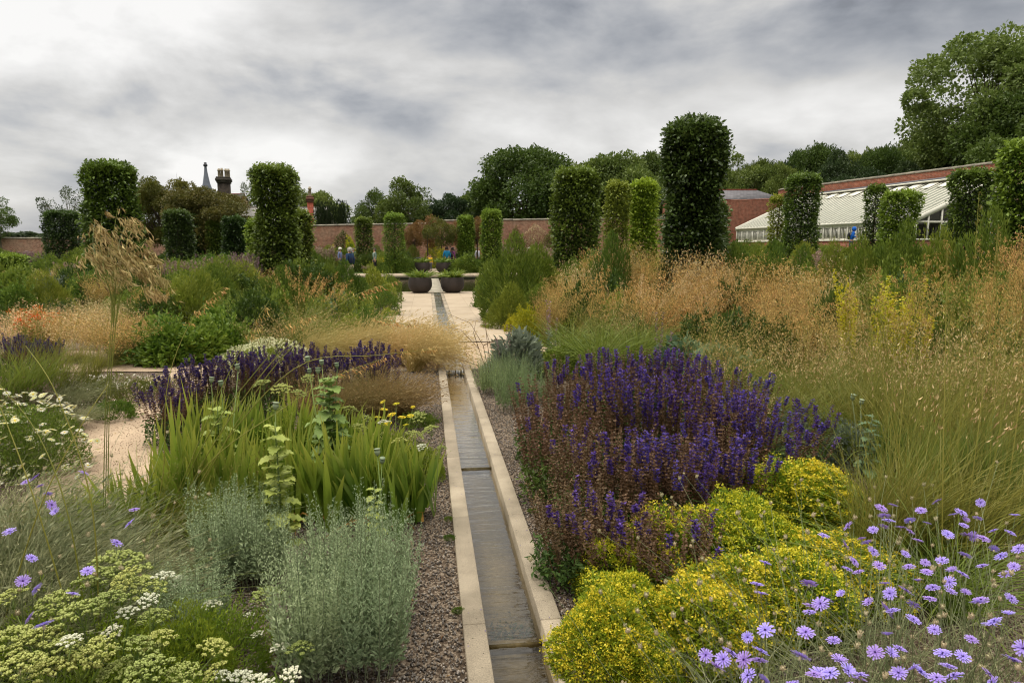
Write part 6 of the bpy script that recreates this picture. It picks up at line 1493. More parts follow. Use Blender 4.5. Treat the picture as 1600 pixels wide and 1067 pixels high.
cupids(grpB, gb(1370, 1130), 'violet cupids dart flowers in the middle of the lower right corner', 96, 620)
cupids(grpC, gb(1530, 1100), 'violet cupids dart flowers at the far right, under the tall grass stems', 96, 620)
cupids([(131,739),(40,753),(55,746),(63,759),(75,772),(80,789),(87,800),(49,872),(36,908),(58,920),(68,976),(47,965),(15,831)], gb(55, 1010), 'violet cupids dart flowers at the left edge below the daisies', 46, 260)
cupids([(203,818),(210,796),(182,848),(114,928),(137,892)], gb(170, 1000), 'few violet cupids dart flowers near the left wormwood', 16, 120)

# umbels at the lower left
um = {'g': umbel_mesh(.06, M['umbel'], 24, 14, .5, .0052), 'w': umbel_mesh(.042, M['umbel_white'], 16, 14)}
def umbels(lst, base, label, zr=(.40, .55), group='green umbels in the left corner', name='wild_carrot', col=M['fern'], nl=2600, lr=.22):
    root = link(name, None); bx, by = base; root.location = (bx, by, 0); tag(root, label, 'perennial', group); sb = MB(); lf = MB(); Q = []
    for (px, py, rp, kd) in lst:
        z = rng.uniform(*zr); w = G(px, py, z); d = w[0] * _sy + w[1] * _cy; E = np.array([w[0] - bx, w[1] - by, z]); Q.append(E)
        r = rp * math.hypot(d, CAMH - z) / F
        o = link('umbel', um[kd], root); k = r / (.06 if kd == 'g' else .042); o.scale = (k, k, k); o.location = tuple(E - [0, 0, r * .7]); o.rotation_euler = (rng.normal(.1, .2), rng.normal(0, .2), rng.uniform(0, 6))
        B = np.array([E[0] * .4 + rng.normal(0, .03), E[1] * .4 + rng.normal(0, .03), 0]); tube(sb, [B, (B + E) / 2 + [rng.normal(0, .015), 0, .02], E - [0, 0, r * .68]], [.004, .003, .002], 5, rng.random())
    link('stems', sb.mesh('umbel_stems', M['stem_green']), root)
    Q = np.array(Q); c = Q[:, :2].mean(0) * .8; n = nl; D = nz(rng.normal(0, 1, (n, 3))); D[:, 2] = np.abs(D[:, 2]); Pp = D * (rng.random(n) ** .4)[:, None] * [lr * 1.3, lr, zr[0] * .85] + [c[0], c[1], 0]
    leaves(lf, Pp, D + rng.normal(0, .7, (n, 3)), .03 * rng.uniform(.5, 1.3, n), .16); link('foliage', lf.mesh('umbel_leaves', col), root)
umbels([(180,885,40,'g'),(220,918,30,'g'),(130,960,36,'g'),(170,940,26,'g'),(200,955,15,'w'),(240,965,22,'g'),(150,905,30,'g'),(232,935,14,'w'),(90,940,26,'g'),(255,900,16,'w'),(205,900,22,'g')], gb(185, 1090), 'cluster of green umbels above the bottom left corner, tallest of them')
umbels([(60,1003,34,'g'),(22,1000,34,'g'),(92,1018,30,'g'),(30,1045,34,'g'),(72,1052,34,'g'),(125,1040,34,'g'),(20,935,24,'g'),(110,1000,16,'w'),(160,1010,26,'g')], gb(60, 1190), 'green umbels filling the bottom left corner', zr=(.36, .48))
umbels([(210,1012,28,'g'),(250,1000,24,'g'),(235,1045,30,'g'),(190,1050,30,'g'),(285,1052,24,'g'),(330,1012,22,'g'),(345,1048,20,'g'),(178,985,14,'w')], gb(255, 1150), 'green umbels at the bottom edge, left of the gravel', zr=(.28, .40))
umbels([(275,908,18,'w'),(330,945,15,'w'),(418,930,22,'g'),(390,960,8,'w'),(404,990,9,'w')], gb(350, 985), 'scattered small pale umbels on the gravel below the silver wormwood', zr=(.12, .22), nl=500, lr=.1)
umbels([(440,970,11,'w'),(438,1012,14,'w'),(455,1050,14,'w'),(470,1015,20,'g'),(400,1062,16,'w'),(375,1056,16,'w'),(420,1068,12,'w'),(345,1055,14,'w')], gb(430, 1100), 'small white umbels at the bottom left of the nearest silver wormwood', zr=(.12, .24), nl=500, lr=.1)
umbels([(440,608,16,'g'),(412,600,14,'g'),(465,615,12,'g'),(430,640,12,'g'),(482,590,10,'g')], gb(440, 720), 'greenish umbels over the back irises, left of the poppy', zr=(.6, .72), group='umbels among the irises')
umbels([(655,650,13,'g'),(675,672,14,'g'),(645,680,14,'g'),(625,690,12,'g'),(590,680,12,'g'),(690,700,8,'g'),(660,698,10,'w'),(570,655,12,'g')], gb(640, 745), 'greenish umbels at the gravel edge beside the yellow yarrow', zr=(.2, .34), group='umbels among the irises', lr=.2)
umbels([(545,640,12,'g'),(560,668,12,'g'),(530,655,10,'w'),(600,660,10,'w')], gb(560, 730), 'pale umbels between the blue-green poppy and the yellow yarrow', zr=(.36, .46), group='umbels among the irises')
P('fern', 330, 1062, 'feathery lime green fennel foliage on the gravel at the bottom', s=1.0)
P('fern', 270, 1075, 'feathery fennel foliage under the umbels at the bottom', s=1.1)
P('fern', 655, 745, 'feathery yellow-green foliage at the gravel edge by the rill', s=.9)
P('fern', 110, 1065, 'feathery green foliage in the bottom left corner', s=1.3)

# yellow yarrow
def yarrow(base, lst, label):
    root = link('yellow_yarrow', None); root.location = (*base, 0); tag(root, label, 'perennial'); fm = MB(); n = 150; P_ = disc(n, .03); P_[:, 2] = .008 * (1 - (np.linalg.norm(P_[:, :2], axis=1) / .03) ** 2)
    scat(fm, OCT_V * [1, 1, .7], OCT_F, P_, frames(rng.normal(0, 1, (n, 3))), .007); fm = fm.mesh('yarrow_head', M['achillea']); sb = MB()
    for px, py, r in lst:
        z = rng.uniform(.36, .46); w = G(px, py, z); E = np.array([w[0] - base[0], w[1] - base[1], z]); o = link('flower_head', fm, root); o.location = tuple(E); k = r; o.scale = (k, k, k); o.rotation_euler = (rng.normal(.1, .15), rng.normal(0, .15), 0)
        tube(sb, [(E[0] * .3, E[1] * .3, 0), (E[0] * .8, E[1] * .8, z * .6), E], [.003, .0025, .002], 5)
    link('stems', sb.mesh('yarrow_stems', M['stem_green']), root)
    lf = MB(); n = 900; d = nz(rng.normal(0, 1, (n, 3)) + [0, 0, .5]); leaves(lf, d * [.2, .2, .25] * rng.random((n, 1)), d, .05, .18); link('foliage', lf.mesh('yarrow_leaves', M['green_b']), root)
yarrow(gb(615, 715), [(600, 640, 1.1), (619, 631, 1.0), (612, 648, 1.2), (628, 652, 1.1), (641, 650, 1.0), (598, 628, .9), (590, 652, 1.0), (634, 664, .8), (606, 662, 1.1), (645, 636, .7)], 'flat-headed bright yellow yarrow between the irises and the rill')

# opium poppies with seed heads
ph = MB(); lathe(ph, [(.0, 0), (.006, .0), (.010, .006), (.015, .016), (.0155, .024), (.011, .032), (.017, .035), (.017, .038), (.0, .040)], 12); phm = ph.mesh('poppy_head', M['seedhead'], True)
def poppy(base, heads, label, mat='glaucous', h=.8, nlf=26, lsz=.14, lean=(0, 0), group='opium poppies'):
    root = link('opium_poppy', None); root.location = (*base, 0); tag(root, label, 'perennial', group); sb = MB(); lf = MB()
    for px, py, z in heads:
        w = G(px, py, z); E = np.array([w[0] - base[0], w[1] - base[1], z]); j = E * .55 + rng.normal(0, .01, 3); o = link('seed_head', phm, root); o.location = tuple(E); o.rotation_euler = (rng.normal(0, .12), rng.normal(0, .12), 0); k = rng.uniform(.95, 1.25); o.scale = (k, k, k)
        tube(sb, [(rng.normal(0, .01), rng.normal(0, .01), 0), j, E], [.005, .004, .0025], 6)
    tube(sb, [(0, 0, 0), (lean[0] * .5, lean[1] * .5, h * .5), (lean[0], lean[1], h)], [.007, .006, .003], 6)
    link('stems', sb.mesh('poppy_stems', M['stem_grey'] if mat == 'glaucous' else M['stem_green']), root)
    # large lobed leaves that clasp the stem, wavy edged
    for i in range(nlf):
        t = (i + .5) / nlf; z = h * (.12 + .85 * t); a = i * 2.4 + rng.normal(0, .3); L = lsz * (1.15 - .6 * t) * rng.uniform(.8, 1.2); e = np.array([math.cos(a), math.sin(a), rng.uniform(.1, .9)]); e /= np.linalg.norm(e); s = nz(np.cross(e, [0, 0, 1])[None])[0]; u = np.cross(s, e)
        k = 13; V = []; F_ = []; x = np.linspace(0, 1, k); wv = np.sin(PI * np.clip(x * .88 + .10, 0, 1)) ** .7 * .36 * (1 + .22 * np.cos(x * 26 + i)); cx = np.array([lean[0] * t, lean[1] * t, z])
        for j in range(k):
            c = cx + e * (x[j] * L) - np.array([0, 0, 1]) * (x[j] ** 2 * L * .45); rf = .05 * L * math.sin(j * 2.2 + i)
            V += [c - s * wv[j] * L + u * (L * .08 + rf), c, c + s * wv[j] * L + u * (L * .08 - rf)]
        for j in range(k - 1):
            q = j * 3; F_ += [(q, q + 1, q + 4), (q, q + 4, q + 3), (q + 1, q + 2, q + 5), (q + 1, q + 5, q + 4)]
        lf.add(V, F_, rng.random(), .5)
    link('foliage', lf.mesh('poppy_leaves', M[mat]), root)
LM('poppy_lime', (134, 152, 70), (168, 182, 96), rough=.55)
LM('poppy_green', (118, 142, 66), (158, 176, 98), rough=.55)
poppy(gb(520, 762), [(481, 566, .86), (497, 584, .82), (503, 571, .84), (527, 575, .88), (484, 584, .80)], 'tall blue-green poppy with a cluster of grey seed heads above the irises', 'poppy_green', .84, 44, .20)
poppy(gb(446, 885), [(430, 640, .84)], 'yellow-green poppy with wavy leaves rising between the wormwoods', 'poppy_lime', .82, 34, .15, (-.02, 0))
poppy(gb(345, 800), [(330, 598, .86), (346, 604, .83), (372, 578, .84)], 'pale lime poppy leaves among the left irises', 'poppy_lime', .72, 28, .17, (.02, 0))
poppy(gb(588, 870), [(590, 712, .52), (597, 724, .50), (345, 600, .8)][:2], 'small thin poppy with two pale seed heads rising from the wormwood', 'poppy_lime', .42, 18, .09, (0, 0))
poppy(gb(1355, 760), [(1332, 625, .66), (1345, 632, .60)], 'glaucous poppy in the tall grass right of the yellow mound', 'glaucous', .55, 20, .12)

# ------------------------------------------------------------------ giant oats at the left, their heads high over the path
def oats_custom(base, stems, label, name='giant_oat_grass', heads=True, nl=320, lh=1.0, spi=90, hw=.10, hl=.42, leafsp=.9, hm='oat_gold', spl=.030, slim=.22, sw=1.0):
    root = link(name, None); root.location = (*base, 0); tag(root, label, 'ornamental grass', 'giant oats'); sb = MB(); hb = MB()
    for pts in stems:
        Q = []
        for (px, py, d) in pts:
            p = AT(px, d, py); Q.append(np.array([p[0] - base[0], p[1] - base[1], ZAT(p, py)]))
        Q[0][2] = max(0, Q[0][2] * 0); Q = np.array(Q); k = len(Q); tq = np.linspace(0, k - 1, 22); C = np.zeros((22, 3))
        for i, t in enumerate(tq):                                 # Catmull-Rom through the points
            a = min(int(t), k - 2); f = t - a; p0, p1, p2, p3 = Q[max(a - 1, 0)], Q[a], Q[a + 1], Q[min(a + 2, k - 1)]
            C[i] = .5 * ((2 * p1) + (-p0 + p2) * f + (2 * p0 - 5 * p1 + 4 * p2 - p3) * f * f + (-p0 + 3 * p1 - 3 * p2 + p3) * f ** 3)
        tube(sb, C, np.linspace(.0036, .0013, 22) * sw, 5, rng.random(), cap=False)
        if heads:
            ax = nz((C[-1] - C[-5])[None])[0]; hb = MB(); panicle(hb, sb, C[-1], ax, hl, hw, spi, spl, slim=slim); link('flower_head', hb.mesh('oat_head', M[hm]), root)
    link('stems', sb.mesh('oat_stems', M['stem_olive']), root)
    lb = grass_tuft(nl, lh, .12, .005, leafsp, .6, None, .1, 6); link('leaf_blades', lb.mesh('oat_leaves', M['grass_fresh']), root)
def S_(*a): return a
oats_custom(gb(165, 880), [S_((161 + 4 * (k % 3), 880, 3.7), (165 + 3 * (k % 3), 640, 3.7), (176 + 3 * (k % 3) + (ex - 190) * .06, 480, 3.75), (176 + (ex - 190) * .5 + dx, 420 - (420 - ey) * .35, 3.8), (ex, ey, 3.85 + .05 * k)) for k, (dx, ex, ey) in enumerate(((-4, 160, 330), (2, 185, 322), (8, 212, 345), (10, 230, 372), (-6, 150, 370), (12, 240, 405), (4, 205, 395), (0, 176, 378), (8, 225, 430), (-2, 165, 410), (-8, 148, 345), (6, 250, 440), (0, 190, 440), (3, 200, 340), (-6, 140, 400), (9, 240, 465)))],
            'tall oat stems with heavy golden heads nodding in front of the shaggy column', spi=90, hw=.17, hl=.44, nl=120, lh=.6, spl=.05, slim=.14, hm='oat_plume', sw=.62)
oats_custom(gb(255, 840), [S_((255, 850, 3.9), (330, 700, 3.9), (430, 560, 4.0), (540, 470, 4.2), (620, 440, 4.4)), S_((250, 850, 3.9), (320, 690, 3.9), (400, 580, 4.0), (470, 505, 4.1), (500, 488, 4.2)), S_((240, 860, 3.8), (290, 740, 3.8), (340, 620, 3.9), (390, 520, 4.0), (420, 470, 4.1)),
                           S_((262, 850, 3.9), (360, 680, 4.0), (470, 570, 4.1), (590, 555, 4.2), (680, 545, 4.3)), S_((270, 850, 3.9), (370, 660, 4.0), (460, 540, 4.1), (560, 500, 4.2), (650, 510, 4.3)), S_((230, 860, 3.8), (255, 740, 3.8), (262, 600, 3.8), (300, 500, 3.9), (350, 450, 4.0)),
                           S_((245, 850, 3.9), (330, 720, 3.9), (440, 640, 4.0), (520, 590, 4.1), (600, 560, 4.2))],
            'long oat stems arching to the right over the irises', spi=36, hw=.07, hl=.3, nl=420, lh=.8)
oats_custom(gb(120, 1010), [S_((130, 1000, 2.6), (60, 800, 2.6), (10, 660, 2.7), (-30, 560, 2.8)), S_((140, 1000, 2.6), (110, 820, 2.6), (60, 680, 2.7), (-10, 590, 2.8)), S_((150, 1000, 2.6), (145, 800, 2.6), (90, 620, 2.7), (40, 540, 2.8)), S_((-20, 960, 2.7), (60, 800, 2.7), (130, 660, 2.8), (170, 600, 2.9))],
            'thin oat stems leaning left across the lower left corner', heads=False, nl=160, lh=.7)
# tall bare stems standing up in front of the right-hand grasses
oats_custom(gb(1480, 960), [S_((px, 960, 3.2 + .1 * i), (px + l * .3, 760, 3.2 + .1 * i), (px + l * .7, 560, 3.3 + .1 * i), (px + l, yt, 3.4 + .1 * i)) for i, (px, l, yt) in enumerate(((1470, 10, 380), (1500, 60, 350), (1520, 90, 400), (1490, -10, 430), (1555, 70, 470), (1450, -110, 430), (1540, 20, 360), (1430, -60, 470), (1590, 30, 520), (1470, 60, 300)))],
            'tall green oat stems crossing in front of the right-hand grasses', heads=True, spi=18, hw=.04, hl=.3, nl=260, lh=.9, hm='grass_yellow')
oats_custom(gb(1390, 900), [S_((1390 + 12 * i, 900, 3.7), (1388 + 8 * i, 740, 3.7), (1385 + l * .5, 600, 3.8), (1380 + l, yt, 3.9)) for i, (l, yt) in enumerate(((-120, 470), (-60, 520), (60, 440), (-30, 400), (130, 420)))],
            'slender green oat stems rising behind the violet flowers, leaning left', heads=True, spi=18, hw=.04, hl=.3, nl=200, lh=.8, hm='grass_yellow')

# ------------------------------------------------------------------ right bed: sage, spurge, silver plants
gr = 'violet and russet sage in the right bed'
rs = [(845, 715, 600, 'salvia_r', 'russet sage at the left end of the drift beside the rill'), (880, 660, 572, 'salvia_r', 'russet sage behind the left end, near the green shrublet'), (860, 775, 640, 'salvia_r', 'russet sage closest to the rill, few violet tips'),
      (925, 745, 590, 'salvia_r', 'russet sage second from the rill'), (940, 655, 560, 'salvia', 'violet sage at the back, left of the highest'), (990, 650, 552, 'salvia', 'violet sage, highest at the back of the drift'), (1045, 652, 556, 'salvia', 'violet sage at the back, right of the highest'),
      (1095, 668, 572, 'salvia', 'violet sage at the back, under the silver spires'), (1140, 690, 590, 'salvia', 'violet sage near the right end of the back row'), (985, 740, 588, 'salvia', 'violet sage in the middle of the right-hand drift'), (1045, 745, 600, 'salvia', 'violet sage right of the middle'),
      (1100, 755, 615, 'salvia', 'violet sage in the middle row, above the yellow mound'), (1150, 760, 625, 'salvia', 'violet sage at the right of the middle row'), (920, 830, 680, 'salvia_r', 'russet sage in the front row, left'), (970, 835, 690, 'salvia_r', 'russet sage in the front row over the yellow flowers'),
      (1030, 830, 690, 'salvia', 'violet sage in the front row, centre'), (1085, 825, 690, 'salvia', 'violet sage in the front row, right of centre'), (1130, 815, 690, 'salvia', 'violet sage at the right end of the front row'), (895, 900, 762, 'salvia_r', 'low russet sage leaning out over the gravel'),
      (950, 915, 790, 'salvia_r', 'russet sage poking through the yellow spurge at left'), (1040, 930, 800, 'salvia_r', 'sparse russet spikes rising through the yellow spurge, centre'),
      (1195, 720, 620, 'salvia_v', 'loose violet sage tangled with dry grass, left'), (1240, 735, 640, 'salvia_v', 'loose violet sage tangled with dry grass, middle'), (1215, 765, 660, 'salvia_v', 'loose violet sage behind the highest yellow mound')]
for px, py, yt, k, lb in rs: P(k, px + 6, py, lb, ytop=yt - 8, w=1.15, group=gr)
gr = 'yellow spurge mounds in the right bed'
ym = [(942, 1045, 928, .76, 'yellow spurge mound overhanging the rill coping'), (975, 1000, 890, .82, 'yellow spurge mound just behind the one over the coping'), (965, 930, 830, .7, 'yellow spurge mound among the russet sage spikes'), (1020, 905, 800, .95, 'yellow spurge mound beneath the front sage, left'),
      (1090, 880, 780, 1.0, 'yellow spurge mound beneath the front sage, centre'), (1165, 880, 768, 1.0, 'yellow spurge mound right of centre, behind the violet flowers'), (1215, 820, 722, 1.25, 'yellow spurge mound rising to the left of the highest'), (1275, 815, 713, 1.25, 'highest yellow spurge mound, against the tall grass'),
      (1100, 1010, 890, 1.0, 'broad yellow spurge mound at the bottom, left of the violet flowers'), (1150, 975, 870, 1.1, 'yellow spurge mound behind the leftmost violet flowers'), (1235, 960, 850, 1.1, 'yellow spurge mound mixed into the violet flowers'), (1310, 920, 830, 1.1, 'yellow spurge mound behind the middle violet flowers'),
      (1010, 1060, 985, .5, 'small yellow spurge tuft on the gravel at the bottom'), (1440, 850, 790, .9, 'yellow spurge seen through the right-hand violet flowers')]
for px, py, yt, w, lb in ym: P('mound', px, py, lb, ytop=yt + 6, w=w * .92, group=gr)
for (px, py, yt), lb in zip(((765, 612, 548), (800, 640, 556), (838, 625, 560)), ('pale green cotton lavender next to the rill coping', 'pale green cotton lavender in front, spilling to the gravel', 'pale green cotton lavender behind the other two')): P('lav', px, py, lb, ytop=yt, w=1.0, group='cotton lavender by the rill')
P('lav', 795, 605, 'grey-green cotton lavender beside the bronze twigs', ytop=545, w=1.0, group='cotton lavender by the rill')
P('silverear', 808, 585, 'silver-leaved lambs ear above the cotton lavender', ytop=527, w=1.2)
P('lambspike', 788, 590, 'thin dark flower spikes of betony beside the bronze twigs', ytop=508, w=1)
P('bush_b', 870, 585, 'low bright green shrublet behind the right sage', ytop=537, w=.85); P('bush_b', 905, 580, 'low green shrublet next to the giant oat stems', ytop=545, w=.7)
P('glauc', 1075, 600, 'broad-leaved glaucous plant behind the right sage', ytop=540, w=1.2); P('glauc', 1130, 610, 'glaucous leaves before the golden grasses', ytop=552, w=1.0)
P('lambspike', 1030, 600, 'silver upright spire standing behind the violet sage', ytop=490, w=1.3); P('lambspike', 860, 575, 'silver upright spire left of the giant oats', ytop=470, w=1.2)
# bronze bare twigs arching over the paving
def twigs():
    b = gb(768, 600); root = link('bronze_fennel', None); root.location = (*b, 0); tag(root, 'bare bronze twigs arching over the paving beside the rill', 'perennial'); sb = MB()
    d0 = b[0] * _sy + b[1] * _cy
    for pts in ([(768, 600), (748, 545), (720, 515), (700, 512)], [(768, 600), (755, 540), (735, 505), (700, 490)], [(770, 600), (762, 540), (758, 505), (735, 500)], [(768, 600), (745, 570), (715, 560), (700, 555)], [(770, 600), (770, 550), (760, 520), (758, 500)], [(755, 540), (775, 530), (790, 532)], [(748, 545), (740, 520), (744, 500)]):
        Q = [];
        for px, py in pts: p = AT(px, d0, py); Q.append((p[0] - b[0], p[1] - b[1], max(0, ZAT(p, py))))
        tube(sb, Q, np.linspace(.005, .0018, len(Q)), 5)
    link('stems', sb.mesh('twig_stems', M['stem_brown']), root)
    lf = MB(); n = 120; Q = disc(n, .08); Q[:, 2] = rng.random(n) * .12; leaves(lf, Q, rng.normal(0, 1, (n, 3)) + [0, 0, 1], .06, .2); link('foliage', lf.mesh('twig_leaves', M['glaucous']), root)
twigs()

# ------------------------------------------------------------------ middle distance, planted clump by clump
MID = [
 # right of the terrace
 ('willowy', 800, 500, 385, 1.6, 'tall willow-leaved perennial overhanging the right side of the paving'), ('willowy', 838, 490, 392, 1.5, 'tall willow-leaved perennial behind the one over the paving'), ('willowy', 770, 478, 418, 1.0, 'willow-leaved perennial at the near right corner of the pool'),
 ('bush_a', 760, 480, 440, .8, 'low leafy perennial at the paving edge by the right planter'), ('willowy', 795, 512, 448, 1.0, 'bright green willow-leaved clump at the paving edge'), ('bush_b', 835, 505, 440, 1.0, 'leafy clump between paving and golden grasses'), ('greenspike', 752, 470, 428, .8, 'upright green spikes by the near right corner of the pool'),
 ('yellowbush', 825, 528, 480, .85, 'golden-leaved shrub at the right edge of the paving'), ('yellowbush', 852, 520, 475, .7, 'smaller golden-leaved shrub behind the first'), ('yellowbush', 800, 518, 492, .5, 'low golden-leaved tuft at the paving edge'),
 ('bush_c', 905, 530, 440, 1.3, 'dark bush in the shade of the golden oats'), ('bush_c', 940, 520, 425, 1.2, 'dark bush below the olive-gold column'), ('willowy', 950, 505, 385, 1.1, 'deep green feathery clump below the lime column'),
 ('oats_s', 935, 592, 395, 1.0, 'giant oat grass fanning out behind the violet sage, left'), ('oats_s', 990, 588, 405, 1.0, 'giant oat grass fanning out behind the violet sage, right'), ('oats_s', 885, 575, 410, .9, 'giant oat grass leaning left over the cross path'), ('oats_s', 1020, 560, 420, .9, 'giant oat grass at the foot of the amber cloud'),
 ('cloud', 868, 520, 418, .9, 'golden oat cloud at the left of the right bed'), ('cloud', 900, 505, 385, 1.0, 'golden oat cloud in front of the broad glossy column'), ('cloud', 925, 500, 372, 1.0, 'golden oat cloud right below the glossy column'), ('cloud', 958, 500, 352, 1.0, 'golden oat cloud standing against the olive-gold column'), ('cloud', 990, 505, 362, 1.0, 'golden oat cloud before the lime column'), ('cloud_r', 850, 540, 440, .8, 'small golden oat cloud beside the golden-leaved shrub'),
 ('cloud_g', 905, 555, 450, .8, 'thin straw grass over the cross path'), ('cloud_g', 960, 560, 440, .9, 'thin straw grass behind the giant oats'),
 ('cloud_r', 1030, 560, 398, 1.15, 'amber oat cloud at the left of the great amber mass'), ('cloud_r', 1072, 556, 372, 1.15, 'highest amber oat cloud, in front of the tallest column'), ('cloud_r', 1115, 560, 395, 1.15, 'amber oat cloud right of the tallest column'), ('cloud', 1080, 520, 362, 1.1, 'golden oat cloud partly hiding the foot of the tallest column'), 
 ('cloud_r', 1172, 575, 425, 1.1, 'amber oat cloud before the glasshouse end'), ('cloud', 1210, 560, 388, 1.15, 'pale oat cloud under the yellowish column'), ('cloud', 1255, 558, 385, 1.15, 'pale oat cloud under the square-topped column'), ('cloud_r', 1225, 600, 425, 1.1, 'rusty oat cloud below the square-topped column'), ('cloud', 1180, 520, 380, 1.1, 'pale oat cloud below the slate roofed store'),
 ('cloud_g', 1130, 640, 465, 1.1, 'straw grass rising behind the violet sage'), ('cloud_g', 1240, 655, 480, 1.1, 'straw grass in the middle of the right bed'), ('tall_y', 1150, 690, 520, 1.0, 'yellowing grass next to the right end of the sage'), ('tall_y', 1210, 690, 510, 1.0, 'yellowing grass behind the loose violet sage'), ('tall_y', 1265, 700, 520, 1.0, 'yellowing grass above the loose violet sage'), ('tall_y', 1325, 700, 510, 1.0, 'yellowing grass behind the glaucous poppy'), ('cloud_g', 1095, 620, 470, .9, 'straw grass at the foot of the amber mass'),
 ('verb', 1332, 620, 422, .95, 'yellow mullein, leftmost of the group'), ('verb', 1358, 625, 430, .95, 'yellow mullein in the middle of the group'), ('verb', 1388, 630, 436, .95, 'yellow mullein at the right of the group'), ('verb', 1412, 632, 455, 1.3, 'low yellow mullein lost in the grass'),
 ('willowy', 1345, 520, 385, 1.2, 'green leafy clump in front of the person in blue anorak'), ('willowy', 1400, 520, 372, 1.3, 'green leafy clump under the wide leaning column'), ('bush_b', 1440, 520, 380, 1.3, 'green leafy clump below the glazed gable'), ('willowy', 1475, 530, 375, 1.3, 'yellow-green leafy clump before the shaggy rounded column'), ('willowy', 1540, 540, 360, 1.4, 'leafy clump right of the shaggy rounded column'), ('bush_c', 1425, 560, 432, 1.2, 'dark bush in the gap behind the mulleins'), ('willowy', 1305, 500, 388, 1.0, 'green leafy clump under the glasshouse windows'),
 ('cloud_r', 1590, 560, 330, 1.3, 'brown oat cloud at the right edge in front of the leafy column'), ('cloud_r', 1560, 600, 375, 1.1, 'brown oat cloud below the edge column'), ('cloud_r', 1610, 620, 350, 1.2, 'brown oat cloud cut by the right edge'),
]
for k, px, py, yt, w, lb in MID: P(k, px, py, lb, ytop=yt, w=w, group={'c': 'oat grasses in the right bed', 'o': 'oat grasses in the right bed', 't': 'oat grasses in the right bed'}.get(k[0], 'leafy perennials right of the rill'))
